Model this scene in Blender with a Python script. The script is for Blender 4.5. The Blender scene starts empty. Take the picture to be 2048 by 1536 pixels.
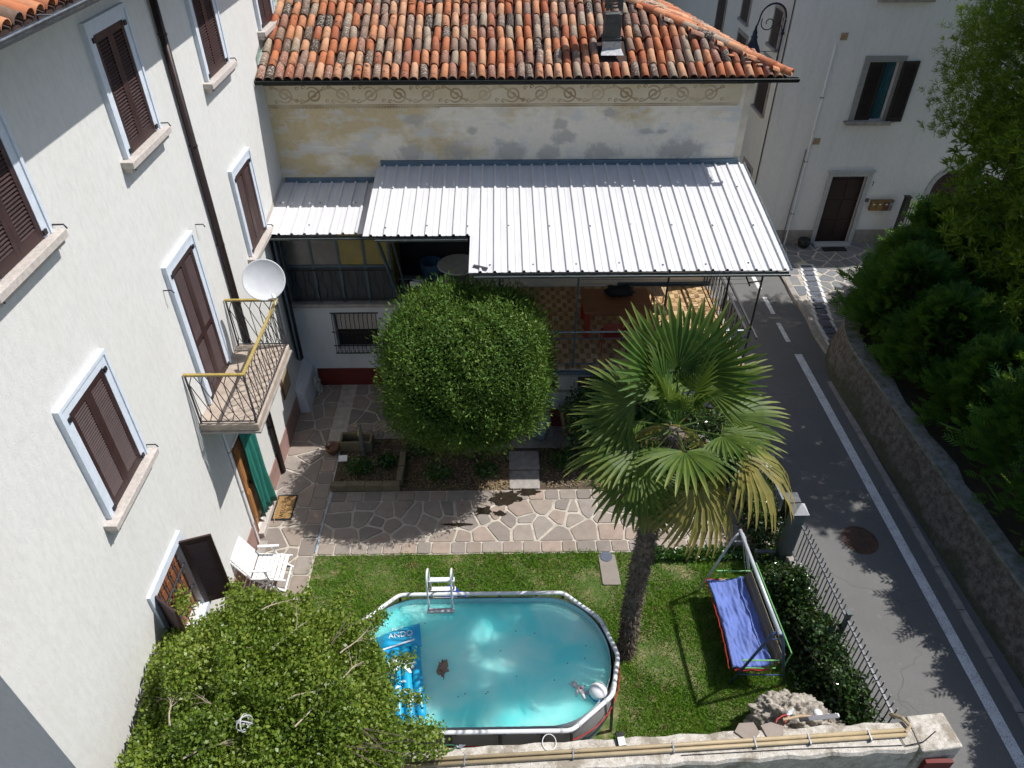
import bpy, bmesh, math, random
import numpy as np
from mathutils import Vector, Matrix
R = math.radians
random.seed(7); RNG = np.random.default_rng(7)
scene = bpy.context.scene
COL = scene.collection

# ---------------------------------------------------------------- camera, sky, sun, exposure
YAW, PITCH, HCAM = 0.0156, 0.67327, 12.0
cam = bpy.data.cameras.new('camera'); cam_o = bpy.data.objects.new('camera', cam); COL.objects.link(cam_o)
cam.sensor_width = 36.0; cam.lens = 1456.0 / 2048.0 * 36.0; cam.clip_end = 2000.0; cam.clip_start = 0.1
fwd = Vector((math.sin(YAW) * math.cos(PITCH), math.cos(YAW) * math.cos(PITCH), -math.sin(PITCH)))
rgt = Vector((math.cos(YAW), -math.sin(YAW), 0)); upv = rgt.cross(fwd)
cam_o.matrix_world = Matrix(((rgt.x, upv.x, -fwd.x, 0), (rgt.y, upv.y, -fwd.y, 0), (rgt.z, upv.z, -fwd.z, HCAM), (0, 0, 0, 1)))
scene.camera = cam_o
SUN = Vector((0.63, 0.16, 1.0)).normalized()
world = bpy.data.worlds.new('World'); scene.world = world; world.use_nodes = True
wn = world.node_tree; wn.nodes.clear()
sky = wn.nodes.new('ShaderNodeTexSky'); sky.sky_type = 'NISHITA'; sky.sun_disc = False
sky.sun_elevation = math.asin(SUN.z); sky.sun_rotation = math.atan2(SUN.x, SUN.y)
sky.air_density = 1.0; sky.dust_density = 1.4; sky.ozone_density = 1.0
bg = wn.nodes.new('ShaderNodeBackground'); bg.inputs[1].default_value = 0.10
wo = wn.nodes.new('ShaderNodeOutputWorld')
wn.links.new(sky.outputs[0], bg.inputs[0]); wn.links.new(bg.outputs[0], wo.inputs[0])
sun = bpy.data.lights.new('sun', 'SUN'); sun.energy = 4.6; sun.angle = R(0.5); sun.color = (1.0, 0.97, 0.93)
sun_o = bpy.data.objects.new('sun', sun); COL.objects.link(sun_o)
sun_o.rotation_euler = SUN.to_track_quat('Z', 'Y').to_euler(); sun_o.location = (20, 5, 30)
vs = scene.view_settings; vs.view_transform = 'Standard'; vs.look = 'None'; vs.exposure = 0.22; vs.gamma = 1.0
scene.cycles.max_bounces = 6; scene.cycles.diffuse_bounces = 4; scene.cycles.glossy_bounces = 2; scene.cycles.transmission_bounces = 4; scene.cycles.transparent_max_bounces = 6
scene.cycles.use_denoising = True; scene.cycles.use_light_tree = False; scene.cycles.use_adaptive_sampling = True; scene.cycles.adaptive_threshold = 0.02

# ---------------------------------------------------------------- helpers
ORG = {}
def org(p): return ORG.get(p.name, Vector((0, 0, 0))) if p is not None else Vector((0, 0, 0))
def tag(o, label=None, cat=None, group=None, kind=None):
    if label: o['label'] = label
    if cat: o['category'] = cat
    if group: o['group'] = group
    if kind: o['kind'] = kind
    return o
def thing(name, loc, label, cat, group=None):
    o = bpy.data.objects.new(name, None); o.empty_display_size = 0.1; COL.objects.link(o)
    o.location = loc; ORG[o.name] = Vector(loc)
    return tag(o, label, cat, group)
def link_mesh(name, me, parent=None, mat=None, smooth=False):
    o = bpy.data.objects.new(name, me); COL.objects.link(o)
    if mat is not None and not me.materials: me.materials.append(mat)
    if parent is not None:
        o.parent = parent; ORG[o.name] = org(parent)
    if smooth: me.polygons.foreach_set('use_smooth', [True] * len(me.polygons))
    return o
def piece(name, me, parent, loc, rot=(0, 0, 0), scale=(1, 1, 1)):
    o = bpy.data.objects.new(name, me); COL.objects.link(o); o.parent = parent
    o.location = Vector(loc) - org(parent); o.rotation_euler = rot; o.scale = scale
    return o
class MB:
    """collects boxes, bars, tubes and prisms in world coordinates; build() links them as one mesh"""
    def __init__(s): s.v = []; s.f = []
    def add(s, vs, fs):
        n = len(s.v); s.v += [tuple(v) for v in vs]; s.f += [tuple(i + n for i in f) for f in fs]; return s
    def box(s, x0, x1, y0, y1, z0, z1):
        return s.add([(x0, y0, z0), (x1, y0, z0), (x1, y1, z0), (x0, y1, z0), (x0, y0, z1), (x1, y0, z1), (x1, y1, z1), (x0, y1, z1)],
                     [(0, 3, 2, 1), (4, 5, 6, 7), (0, 1, 5, 4), (1, 2, 6, 5), (2, 3, 7, 6), (3, 0, 4, 7)])
    def obox(s, c, dx, dy, dz, ax=(1, 0, 0), ay=(0, 1, 0), az=None):
        c = Vector(c); ax = Vector(ax).normalized(); ay = Vector(ay); ay = (ay - ax * ay.dot(ax)).normalized(); az = ax.cross(ay)
        vs = [c + ax * (sx * dx / 2) + ay * (sy * dy / 2) + az * (sz * dz / 2) for sz in (-1, 1) for sx, sy in ((-1, -1), (1, -1), (1, 1), (-1, 1))]
        return s.add(vs, [(0, 3, 2, 1), (4, 5, 6, 7), (0, 1, 5, 4), (1, 2, 6, 5), (2, 3, 7, 6), (3, 0, 4, 7)])
    def tube(s, pts, r, n=8, caps=True, closed=False):
        pts = [Vector(p) for p in pts]; rr = r if isinstance(r, (list, tuple)) else [r] * len(pts); m = len(pts)
        ref = None; vs = []
        for i, p in enumerate(pts):
            if closed: t = pts[(i + 1) % m] - pts[i - 1]
            else: t = pts[min(i + 1, m - 1)] - pts[max(i - 1, 0)]
            t.normalize()
            if ref is None:
                ref = Vector((0, 0, 1)) if abs(t.z) < 0.9 else Vector((1, 0, 0))
            a = ref - t * ref.dot(t)
            if a.length < 1e-5: a = Vector((1, 0.3, 0.1)) - t * Vector((1, 0.3, 0.1)).dot(t)
            a.normalize(); b = t.cross(a); ref = a
            vs += [p + (a * math.cos(2 * math.pi * k / n) + b * math.sin(2 * math.pi * k / n)) * rr[i] for k in range(n)]
        fs = []
        for i in range(m if closed else m - 1):
            j = (i + 1) % m
            for k in range(n):
                k2 = (k + 1) % n
                fs.append((i * n + k, i * n + k2, j * n + k2, j * n + k))
        if caps and not closed:
            fs.append(tuple(range(n))[::-1]); fs.append(tuple((m - 1) * n + k for k in range(n)))
        return s.add(vs, fs)
    def bar(s, a, b, w, h=None, up=(0, 0, 1)):
        a = Vector(a); b = Vector(b); d = b - a; L = d.length; d.normalize(); u = Vector(up)
        if abs(d.dot(u)) > 0.97: u = Vector((0, 1, 0)) if abs(d.y) < 0.9 else Vector((1, 0, 0))
        sd = d.cross(u).normalized()
        return s.obox((a + b) / 2, L, w, h or w, d, sd)
    def poly(s, pts, z0, z1):
        n = len(pts); vs = [(x, y, z0) for x, y in pts] + [(x, y, z1) for x, y in pts]
        fs = [tuple(range(n))[::-1], tuple(range(n, 2 * n))] + [(i, (i + 1) % n, n + (i + 1) % n, n + i) for i in range(n)]
        return s.add(vs, fs)
    def lathe(s, c, prof, n=16, ax=(0, 0, 1)):
        c = Vector(c); az = Vector(ax).normalized(); a = Vector((1, 0, 0)) if abs(az.x) < 0.9 else Vector((0, 1, 0))
        a = (a - az * a.dot(az)).normalized(); b = az.cross(a); vs = []; fs = []
        for r, h in prof: vs += [c + az * h + (a * math.cos(2 * math.pi * k / n) + b * math.sin(2 * math.pi * k / n)) * r for k in range(n)]
        for i in range(len(prof) - 1):
            for k in range(n):
                k2 = (k + 1) % n; fs.append((i * n + k, i * n + k2, (i + 1) * n + k2, (i + 1) * n + k))
        fs.append(tuple(range(n))[::-1]); fs.append(tuple((len(prof) - 1) * n + k for k in range(n)))
        return s.add(vs, fs)
    def mesh(s, name, o=(0, 0, 0)):
        me = bpy.data.meshes.new(name); o = Vector(o)
        me.from_pydata([(x - o.x, y - o.y, z - o.z) for x, y, z in s.v], [], s.f); me.update(); return me
    def build(s, name, mat, parent=None, smooth=False, bevel=0.0, **kw):
        o = link_mesh(name, s.mesh(name, org(parent)), parent, mat, smooth)
        if bevel:
            m = o.modifiers.new('bevel', 'BEVEL'); m.width = bevel; m.segments = 2; m.limit_method = 'ANGLE'
        return tag(o, kw.get('label'), kw.get('cat'), kw.get('group'), kw.get('kind'))
def fast_mesh(name, V, loops_per, mat, parent=None, kind=None, smooth=False):
    """V: (n, k, 3) array of n separate k-gons in world coordinates"""
    n, k, _ = V.shape; V = V - np.array(org(parent))[None, None, :]
    me = bpy.data.meshes.new(name); me.vertices.add(n * k); me.loops.add(n * k); me.polygons.add(n)
    me.vertices.foreach_set('co', V.reshape(-1).astype(np.float32))
    me.loops.foreach_set('vertex_index', np.arange(n * k, dtype=np.int32))
    me.polygons.foreach_set('loop_start', np.arange(0, n * k, k, dtype=np.int32))
    me.polygons.foreach_set('loop_total', np.full(n, k, dtype=np.int32))
    me.update(calc_edges=True); me.validate()
    o = link_mesh(name, me, parent, mat)
    if kind: o['kind'] = kind
    return o
def unit(a): return a / np.maximum(np.linalg.norm(a, axis=-1, keepdims=True), 1e-9)
def leaf_quads(P, axis, L, Wd, nrm=None, fold=0.0):
    """leaves at P pointing along axis: pointed diamonds of length L, width Wd"""
    n = len(P); axis = unit(axis)
    if nrm is None: nrm = RNG.normal(size=(n, 3))
    side = unit(np.cross(axis, nrm)); up = np.cross(side, axis)
    L = np.asarray(L).reshape(-1, 1) * np.ones((n, 1)); Wd = np.asarray(Wd).reshape(-1, 1) * np.ones((n, 1))
    a = P; c = P + axis * L; m = P + axis * L * 0.45 + up * fold * L
    return np.stack([a, m + side * Wd / 2, c, m - side * Wd / 2], axis=1)
def rand_unit(n): return unit(RNG.normal(size=(n, 3)))

# ---------------------------------------------------------------- materials
def nodes(name):
    m = bpy.data.materials.new(name); m.use_nodes = True; t = m.node_tree; t.nodes.clear()
    out = t.nodes.new('ShaderNodeOutputMaterial'); b = t.nodes.new('ShaderNodeBsdfPrincipled')
    t.links.new(b.outputs[0], out.inputs[0]); return m, t, b, out
def N(t, typ, **kw):
    n = t.nodes.new(typ)
    for k, v in kw.items(): setattr(n, k, v)
    return n
def noise(t, scale, detail=4, rough=0.55, vec=None, mapscale=None, dist=0.0):
    if vec is None:
        g = N(t, 'ShaderNodeNewGeometry'); vec = g.outputs['Position']
    if mapscale is not None:
        mp = N(t, 'ShaderNodeMapping'); mp.inputs['Scale'].default_value = mapscale; t.links.new(vec, mp.inputs[0]); vec = mp.outputs[0]
    n = N(t, 'ShaderNodeTexNoise'); n.inputs['Scale'].default_value = scale; n.inputs['Detail'].default_value = detail
    n.inputs['Roughness'].default_value = rough; n.inputs['Distortion'].default_value = dist
    t.links.new(vec, n.inputs['Vector']); return n.outputs[0]
def ramp(t, fac, stops, interp='LINEAR'):
    r = N(t, 'ShaderNodeValToRGB'); cr = r.color_ramp; cr.interpolation = interp
    while len(cr.elements) < len(stops): cr.elements.new(0.5)
    for e, (p, c) in zip(cr.elements, stops):
        e.position = p; e.color = (*c, 1) if len(c) == 3 else c
    t.links.new(fac, r.inputs[0]); return r.outputs[0]
def val(t, fac, lo, hi, a=0.0, b=1.0):
    r = N(t, 'ShaderNodeMapRange'); r.inputs[1].default_value = lo; r.inputs[2].default_value = hi
    r.inputs[3].default_value = a; r.inputs[4].default_value = b; t.links.new(fac, r.inputs[0]); return r.outputs[0]
def mixc(t, fac, a, b, mode='MIX'):
    m = N(t, 'ShaderNodeMix', data_type='RGBA', blend_type=mode)
    for s, x in ((0, fac), (6, a), (7, b)):
        if isinstance(x, (int, float)): m.inputs[s].default_value = x
        elif isinstance(x, (tuple, list)): m.inputs[s].default_value = (*x, 1)
        else: t.links.new(x, m.inputs[s])
    return m.outputs[2]
def math_(t, op, a, b=None):
    m = N(t, 'ShaderNodeMath', operation=op)
    for i, x in enumerate((a, b)):
        if x is None: continue
        if isinstance(x, (int, float)): m.inputs[i].default_value = x
        else: t.links.new(x, m.inputs[i])
    return m.outputs[0]
def bump(t, b, h, strength=0.3, dist=0.02):
    n = N(t, 'ShaderNodeBump'); n.inputs['Strength'].default_value = strength; n.inputs['Distance'].default_value = dist
    t.links.new(h, n.inputs['Height']); t.links.new(n.outputs[0], b.inputs['Normal'])
def rnd(t):
    a = N(t, 'ShaderNodeObjectInfo').outputs['Random']; g = N(t, 'ShaderNodeNewGeometry').outputs['Random Per Island']
    return math_(t, 'FRACT', math_(t, 'ADD', math_(t, 'MULTIPLY', a, 7.31), g))
def mat(name, col, rough=0.7, var=0.25, scale=6.0, col2=None, bmp=0.0, bscale=40.0, metal=0.0, spec=0.5, mapscale=None, per=0.0):
    m, t, b, o = nodes(name)
    n1 = noise(t, scale, 5, 0.6, mapscale=mapscale)
    c2 = col2 or tuple(c * (1 - var) for c in col)
    c = mixc(t, val(t, n1, 0.35, 0.68), col, c2)
    if per:
        hv = N(t, 'ShaderNodeHueSaturation'); t.links.new(c, hv.inputs['Color']); t.links.new(val(t, rnd(t), 0, 1, 1 - per, 1 + per), hv.inputs['Value']); c = hv.outputs[0]
    t.links.new(c, b.inputs['Base Color'])
    t.links.new(val(t, n1, 0.3, 0.7, min(1, rough * 1.1), rough * 0.88), b.inputs['Roughness'])
    b.inputs['Metallic'].default_value = metal; b.inputs['Specular IOR Level'].default_value = spec
    if bmp: bump(t, b, noise(t, bscale, 4, 0.6, mapscale=mapscale), bmp, 0.01)
    return m
def leafmat(name, cols, trans=0.35, rough=0.45, big=0.6, patch=None, spec=0.35):
    """leaf: colour picked per leaf, drifting over the crown; some light comes through"""
    m, t, b, o = nodes(name)
    stops = [(i / (len(cols) - 1) if len(cols) > 1 else 0, c) for i, c in enumerate(cols)]
    f = math_(t, 'ADD', math_(t, 'MULTIPLY', rnd(t), 0.6), math_(t, 'MULTIPLY', val(t, noise(t, big, 3), 0.3, 0.7), 0.4))
    c = ramp(t, f, stops)
    t.links.new(c, b.inputs['Base Color']); b.inputs['Roughness'].default_value = rough; b.inputs['Specular IOR Level'].default_value = spec
    tr = N(t, 'ShaderNodeBsdfTranslucent'); t.links.new(mixc(t, 0.5, c, (0.25, 0.35, 0.03), 'MIX'), tr.inputs[0])
    mx = N(t, 'ShaderNodeMixShader'); mx.inputs[0].default_value = trans
    t.links.new(b.outputs[0], mx.inputs[1]); t.links.new(tr.outputs[0], mx.inputs[2]); t.links.new(mx.outputs[0], o.inputs[0])
    return m

M = {}
def plaster(name, base, dark, stain, sc=1.0, streak=True):
    m, t, b, o = nodes(name)
    fine = noise(t, 15 * sc, 6, 0.78, mapscale=(1, 1, 0.4)); big = noise(t, 0.8 * sc, 5, 0.6, mapscale=(1, 1, 0.5))
    c = mixc(t, val(t, fine, 0.42, 0.70, 0, 0.75), base, dark)
    c = mixc(t, val(t, big, 0.5, 0.78, 0, 0.3), c, stain)
    c = mixc(t, val(t, noise(t, 3.2, 5, 0.6, mapscale=(1, 1, 0.07)), 0.52, 0.75, 0, 0.28), c, stain)
    t.links.new(c, b.inputs['Base Color']); b.inputs['Roughness'].default_value = 0.9; b.inputs['Specular IOR Level'].default_value = 0.2
    bump(t, b, math_(t, 'ADD', noise(t, 60, 4, 0.7, mapscale=(1, 1, 0.5)), fine), 0.35, 0.012)
    return m
M['white_plaster'] = plaster('white_plaster', (0.665, 0.66, 0.635), (0.555, 0.55, 0.53), (0.57, 0.555, 0.51))
M['grey_plaster'] = plaster('grey_plaster', (0.76, 0.75, 0.73), (0.66, 0.655, 0.64), (0.55, 0.54, 0.50))
M['low_white'] = plaster('low_white', (0.62, 0.64, 0.66), (0.55, 0.56, 0.58), (0.45, 0.45, 0.44))
M['pink_plinth'] = mat('pink_plinth', (0.33, 0.20, 0.17), 0.85, 0.3, 5, bmp=0.2)
M['red_plinth'] = mat('red_plinth', (0.16, 0.018, 0.014), 0.7, 0.4, 3, bmp=0.15)
M['frame_white'] = mat('frame_white', (0.62, 0.68, 0.76), 0.6, 0.12, 9, bmp=0.08)
M['sill_stone'] = mat('sill_stone', (0.52, 0.47, 0.43), 0.8, 0.25, 18, bmp=0.25)
M['shutter'] = mat('shutter', (0.042, 0.019, 0.018), 0.5, 0.3, 8, per=0.12)
M['shutter_dark'] = mat('shutter_dark', (0.020, 0.012, 0.010), 0.6, 0.3, 8, per=0.1)
M['dark'] = mat('dark', (0.012, 0.012, 0.013), 0.8, 0.3, 5)
M['black_iron'] = mat('black_iron', (0.03, 0.028, 0.03), 0.5, 0.4, 20, metal=0.3)
M['grey_iron'] = mat('grey_iron', (0.10, 0.10, 0.115), 0.45, 0.4, 25, metal=0.4)
M['blue_iron'] = mat('blue_iron', (0.07, 0.11, 0.14), 0.5, 0.35, 12, metal=0.2)
M['pipe_brown'] = mat('pipe_brown', (0.030, 0.017, 0.015), 0.4, 0.3, 12, metal=0.3)
M['gold'] = mat('gold', (0.50, 0.37, 0.11), 0.45, 0.3, 20, metal=0.3)
M['concrete'] = mat('concrete', (0.36, 0.33, 0.30), 0.9, 0.35, 7, bmp=0.3)
M['balcony_floor'] = mat('balcony_floor', (0.44, 0.36, 0.29), 0.9, 0.3, 6, bmp=0.2)
M['zinc'] = mat('zinc', (0.30, 0.33, 0.36), 0.4, 0.4, 9, metal=0.6)
M['gutter_dark'] = mat('gutter_dark', (0.025, 0.032, 0.028), 0.45, 0.4, 8, metal=0.3)
M['white_plastic'] = mat('white_plastic', (0.78, 0.78, 0.78), 0.4, 0.08, 6)
M['dish'] = mat('dish', (0.58, 0.59, 0.61), 0.45, 0.1, 5, per=0.02)
M['wood_orange'] = mat('wood_orange', (0.42, 0.19, 0.06), 0.5, 0.4, 4, mapscale=(6, 6, 0.6))
M['wood_red'] = mat('wood_red', (0.30, 0.11, 0.05), 0.55, 0.45, 5, mapscale=(1, 1, 4), per=0.15)
M['wood_brown'] = mat('wood_brown', (0.16, 0.07, 0.035), 0.55, 0.4, 4, mapscale=(5, 5, 0.7))
M['wood_pale'] = mat('wood_pale', (0.46, 0.33, 0.20), 0.6, 0.3, 6)
M['canopy'] = mat('canopy', (0.63, 0.63, 0.65), 0.5, 0.10, 3.0, col2=(0.56, 0.56, 0.57), metal=0.0, bmp=0.04, mapscale=(2.5, 0.35, 1))
M['flash_blue'] = mat('flash_blue', (0.11, 0.17, 0.23), 0.5, 0.3, 6, metal=0.2)
def tile_mat():
    m, t, b, o = nodes('terracotta')
    r = rnd(t)
    base = ramp(t, r, [(0.0, (0.50, 0.17, 0.075)), (0.14, (0.56, 0.24, 0.12)), (0.28, (0.40, 0.12, 0.055)), (0.40, (0.60, 0.31, 0.17)),
                       (0.56, (0.33, 0.15, 0.10)), (0.68, (0.27, 0.17, 0.125)), (0.78, (0.36, 0.27, 0.19)), (0.87, (0.15, 0.10, 0.075)), (0.95, (0.07, 0.05, 0.042)), (1.0, (0.45, 0.40, 0.33))], 'CONSTANT')
    tc = N(t, 'ShaderNodeTexCoord'); pos = N(t, 'ShaderNodeNewGeometry').outputs['Position']
    n1 = noise(t, 9, 5, 0.65, vec=pos); n2 = noise(t, 26, 4, 0.7, vec=pos); n3 = noise(t, 1.1, 3, 0.5, vec=pos)
    c = mixc(t, val(t, n1, 0.40, 0.75, 0, 0.45), base, (0.20, 0.13, 0.09))
    lich = math_(t, 'MULTIPLY', val(t, n2, 0.52, 0.62), val(t, math_(t, 'ADD', n3, math_(t, 'MULTIPLY', r, 0.35)), 0.62, 0.85))
    c = mixc(t, lich, c, (0.50, 0.47, 0.40))
    dirt = math_(t, 'MULTIPLY', val(t, n1, 0.55, 0.66), val(t, math_(t, 'SUBTRACT', n3, math_(t, 'MULTIPLY', r, 0.2)), 0.42, 0.6))
    c = mixc(t, dirt, c, (0.045, 0.038, 0.033))
    t.links.new(c, b.inputs['Base Color']); b.inputs['Roughness'].default_value = 0.88; b.inputs['Specular IOR Level'].default_value = 0.25
    bump(t, b, n2, 0.3, 0.008); return m
M['tile'] = tile_mat()
M['tile_deck'] = mat('tile_deck', (0.06, 0.03, 0.022), 0.95, 0.5, 9)
def stone_mat(name, cols, wet=False):
    m, t, b, o = nodes(name)
    c = ramp(t, rnd(t), [(i / (len(cols) - 1), k) for i, k in enumerate(cols)])
    n1 = noise(t, 5, 6, 0.65); n2 = noise(t, 40, 4, 0.7); n3 = noise(t, 0.9, 4, 0.6)
    c = mixc(t, val(t, n1, 0.4, 0.75, 0, 0.5), c, tuple(0.65 * x for x in cols[0]))
    c = mixc(t, val(t, n2, 0.55, 0.8, 0, 0.35), c, (0.42, 0.38, 0.34))
    c = mixc(t, val(t, n3, 0.55, 0.75, 0, 0.35), c, (0.10, 0.09, 0.08))
    t.links.new(c, b.inputs['Base Color']); b.inputs['Roughness'].default_value = 0.8
    bump(t, b, math_(t, 'ADD', n1, math_(t, 'MULTIPLY', n2, 0.4)), 0.35, 0.012); return m
M['porphyry'] = stone_mat('porphyry', [(0.25, 0.20, 0.165), (0.32, 0.27, 0.23), (0.22, 0.195, 0.17), (0.34, 0.26, 0.21), (0.29, 0.255, 0.225), (0.20, 0.17, 0.15)])
M['slate'] = stone_mat('slate', [(0.17, 0.18, 0.19), (0.22, 0.22, 0.22), (0.15, 0.165, 0.185), (0.25, 0.245, 0.235)])
M['slate_dark'] = stone_mat('slate_dark', [(0.085, 0.10, 0.135), (0.12, 0.13, 0.16), (0.10, 0.11, 0.14)])
M['mortar'] = mat('mortar', (0.52, 0.47, 0.40), 0.95, 0.35, 6, bmp=0.3)
M['mortar_white'] = mat('mortar_white', (0.70, 0.70, 0.68), 0.9, 0.2, 12, bmp=0.2)
def asphalt():
    m, t, b, o = nodes('asphalt')
    n1 = noise(t, 130, 3, 0.8); n2 = noise(t, 0.7, 5, 0.6); n3 = noise(t, 6, 5, 0.6)
    c = mixc(t, val(t, n1, 0.35, 0.7), (0.095, 0.094, 0.092), (0.185, 0.182, 0.174))
    c = mixc(t, val(t, n2, 0.4, 0.7, 0, 0.4), c, (0.09, 0.09, 0.088)); c = mixc(t, val(t, n3, 0.62, 0.72, 0, 0.35), c, (0.25, 0.24, 0.22))
    vo = N(t, 'ShaderNodeTexVoronoi', feature='DISTANCE_TO_EDGE'); vo.inputs['Scale'].default_value = 0.55; pos = N(t, 'ShaderNodeNewGeometry').outputs['Position']; wp = N(t, 'ShaderNodeVectorMath', operation='ADD'); nz = N(t, 'ShaderNodeTexNoise'); nz.inputs['Scale'].default_value = 1.6; t.links.new(pos, nz.inputs['Vector']); t.links.new(pos, wp.inputs[0]); t.links.new(nz.outputs[1], wp.inputs[1]); t.links.new(wp.outputs[0], vo.inputs['Vector'])
    crack = math_(t, 'MULTIPLY', val(t, vo.outputs['Distance'], 0.003, 0.009, 0.45, 0.0), val(t, noise(t, 0.5, 3), 0.52, 0.62)); c = mixc(t, crack, c, (0.03, 0.03, 0.03))
    t.links.new(c, b.inputs['Base Color']); b.inputs['Roughness'].default_value = 0.85
    bump(t, b, n1, 0.4, 0.006); return m
M['asphalt'] = asphalt()
def paint_mat():
    m, t, b, o = nodes('road_paint'); n = noise(t, 38, 5, 0.75); n2 = noise(t, 4, 4, 0.6); w = val(t, math_(t, 'ADD', n, math_(t, 'MULTIPLY', n2, 0.25)), 0.66, 0.74)
    t.links.new(mixc(t, w, mixc(t, val(t, n2, 0.3, 0.7), (0.72, 0.73, 0.73), (0.60, 0.61, 0.61)), (0.17, 0.17, 0.16)), b.inputs['Base Color']); b.inputs['Roughness'].default_value = 0.75; return m
M['road_paint'] = paint_mat()
M['soil'] = mat('soil', (0.10, 0.075, 0.05), 0.95, 0.5, 5, bmp=0.5, bscale=25)
M['terrain'] = mat('terrain', (0.06, 0.07, 0.03), 0.95, 0.5, 0.6)
def lawn_mat():
    m, t, b, o = nodes('lawn_soil')
    n1 = noise(t, 3.5, 5, 0.65); n2 = noise(t, 30, 4, 0.7)
    c = mixc(t, val(t, n1, 0.45, 0.68), (0.07, 0.13, 0.018), (0.30, 0.24, 0.13)); c = mixc(t, val(t, n2, 0.4, 0.7), c, (0.045, 0.06, 0.015))
    t.links.new(c, b.inputs['Base Color']); b.inputs['Roughness'].default_value = 0.95; bump(t, b, n2, 0.6, 0.03); return m
M['lawn'] = lawn_mat()
def grass_mat():
    m, t, b, o = nodes('grass_blades')
    g = N(t, 'ShaderNodeNewGeometry'); r = g.outputs['Random Per Island']
    n1 = noise(t, 1.3, 4, 0.6); n2 = noise(t, 4.5, 3, 0.5)
    f = math_(t, 'ADD', math_(t, 'MULTIPLY', r, 0.55), math_(t, 'MULTIPLY', val(t, n1, 0.3, 0.7), 0.45))
    c = ramp(t, f, [(0, (0.06, 0.15, 0.012)), (0.4, (0.125, 0.27, 0.022)), (0.75, (0.21, 0.34, 0.04)), (1, (0.36, 0.38, 0.10))])
    c = mixc(t, math_(t, 'MULTIPLY', val(t, n2, 0.58, 0.72), 0.8), c, (0.30, 0.23, 0.10))
    t.links.new(c, b.inputs['Base Color']); b.inputs['Roughness'].default_value = 0.6; b.inputs['Specular IOR Level'].default_value = 0.2
    tr = N(t, 'ShaderNodeBsdfTranslucent'); t.links.new(c, tr.inputs[0]); mx = N(t, 'ShaderNodeMixShader'); mx.inputs[0].default_value = 0.3
    t.links.new(b.outputs[0], mx.inputs[1]); t.links.new(tr.outputs[0], mx.inputs[2]); t.links.new(mx.outputs[0], o.inputs[0]); return m
M['grass'] = grass_mat()

# ---------------------------------------------------------------- ground, road, paving
def sheet(name, x0, x1, y0, y1, z, m, parent=None, kind='structure', n=1):
    b = MB()
    for i in range(n):
        for j in range(n):
            xa, xb = x0 + (x1 - x0) * i / n, x0 + (x1 - x0) * (i + 1) / n; ya, yb = y0 + (y1 - y0) * j / n, y0 + (y1 - y0) * (j + 1) / n
            b.add([(xa, ya, z), (xb, ya, z), (xb, yb, z), (xa, yb, z)], [(0, 1, 2, 3)])
    return b.build(name, m, parent, kind=kind)
sheet('ground', -600, 600, -600, 600, -0.06, M['terrain'])
lawn = sheet('lawn', -3.95, 5.75, 2.0, 9.5, -0.012, M['lawn'])
bedo = sheet('garden_bed', -3.9, 5.6, 11.2, 13.6, -0.006, M['soil'])
road = sheet('road', 5.75, 9.02, -6, 60, -0.002, M['asphalt'])
court = sheet('courtyard_paving', -5.15, -3.86, 6.6, 15.2, 0.0, M['mortar'])
path = sheet('garden_path', -3.86, 5.5, 9.48, 11.24, 0.0, M['mortar'])
back = sheet('rear_paving', -3.86, 1.2, 12.98, 15.2, 0.0, M['mortar'])
pave = sheet('pavement', 9.02, 16.0, 15.4, 22.7, 0.07, M['mortar'])

def clip_half(poly, nx, ny, d):
    out = []; m = len(poly)
    for i in range(m):
        p, q = poly[i], poly[(i + 1) % m]; a = nx * p[0] + ny * p[1] - d; b = nx * q[0] + ny * q[1] - d
        if a <= 0: out.append(p)
        if (a < 0) != (b < 0) and a != b:
            s = a / (a - b); out.append((p[0] + (q[0] - p[0]) * s, p[1] + (q[1] - p[1]) * s))
    return out
def voronoi(rect, size, gap, rs, keep=None, aniso=1.0):
    x0, x1, y0, y1 = rect; nx = max(1, round((x1 - x0) / size)); ny = max(1, round((y1 - y0) / (size * aniso)))
    S = [(x0 + (i + 0.5 + rs.uniform(-0.5, 0.5)) * (x1 - x0) / nx, y0 + (j + 0.5 + rs.uniform(-0.5, 0.5)) * (y1 - y0) / ny) for i in range(nx) for j in range(ny)]
    S = [q for q in S if rs.random() > 0.09]
    cells = []
    for i, a in enumerate(S):
        poly = [(x0, y0), (x1, y0), (x1, y1), (x0, y1)]
        for j, b in enumerate(S):
            if i == j: continue
            dx, dy = b[0] - a[0], b[1] - a[1]; L = math.hypot(dx, dy)
            if L > size * 4: continue
            mx, my = (a[0] + b[0]) / 2, (a[1] + b[1]) / 2; g = gap * rs.uniform(0.6, 1.5) / 2
            poly = clip_half(poly, dx / L, dy / L, (dx * mx + dy * my) / L - g)
            if len(poly) < 3: break
        if len(poly) >= 3:
            cx = sum(p[0] for p in poly) / len(poly); cy = sum(p[1] for p in poly) / len(poly)
            if keep and not keep(cx, cy): continue
            cells.append(poly)
    return cells
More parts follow.
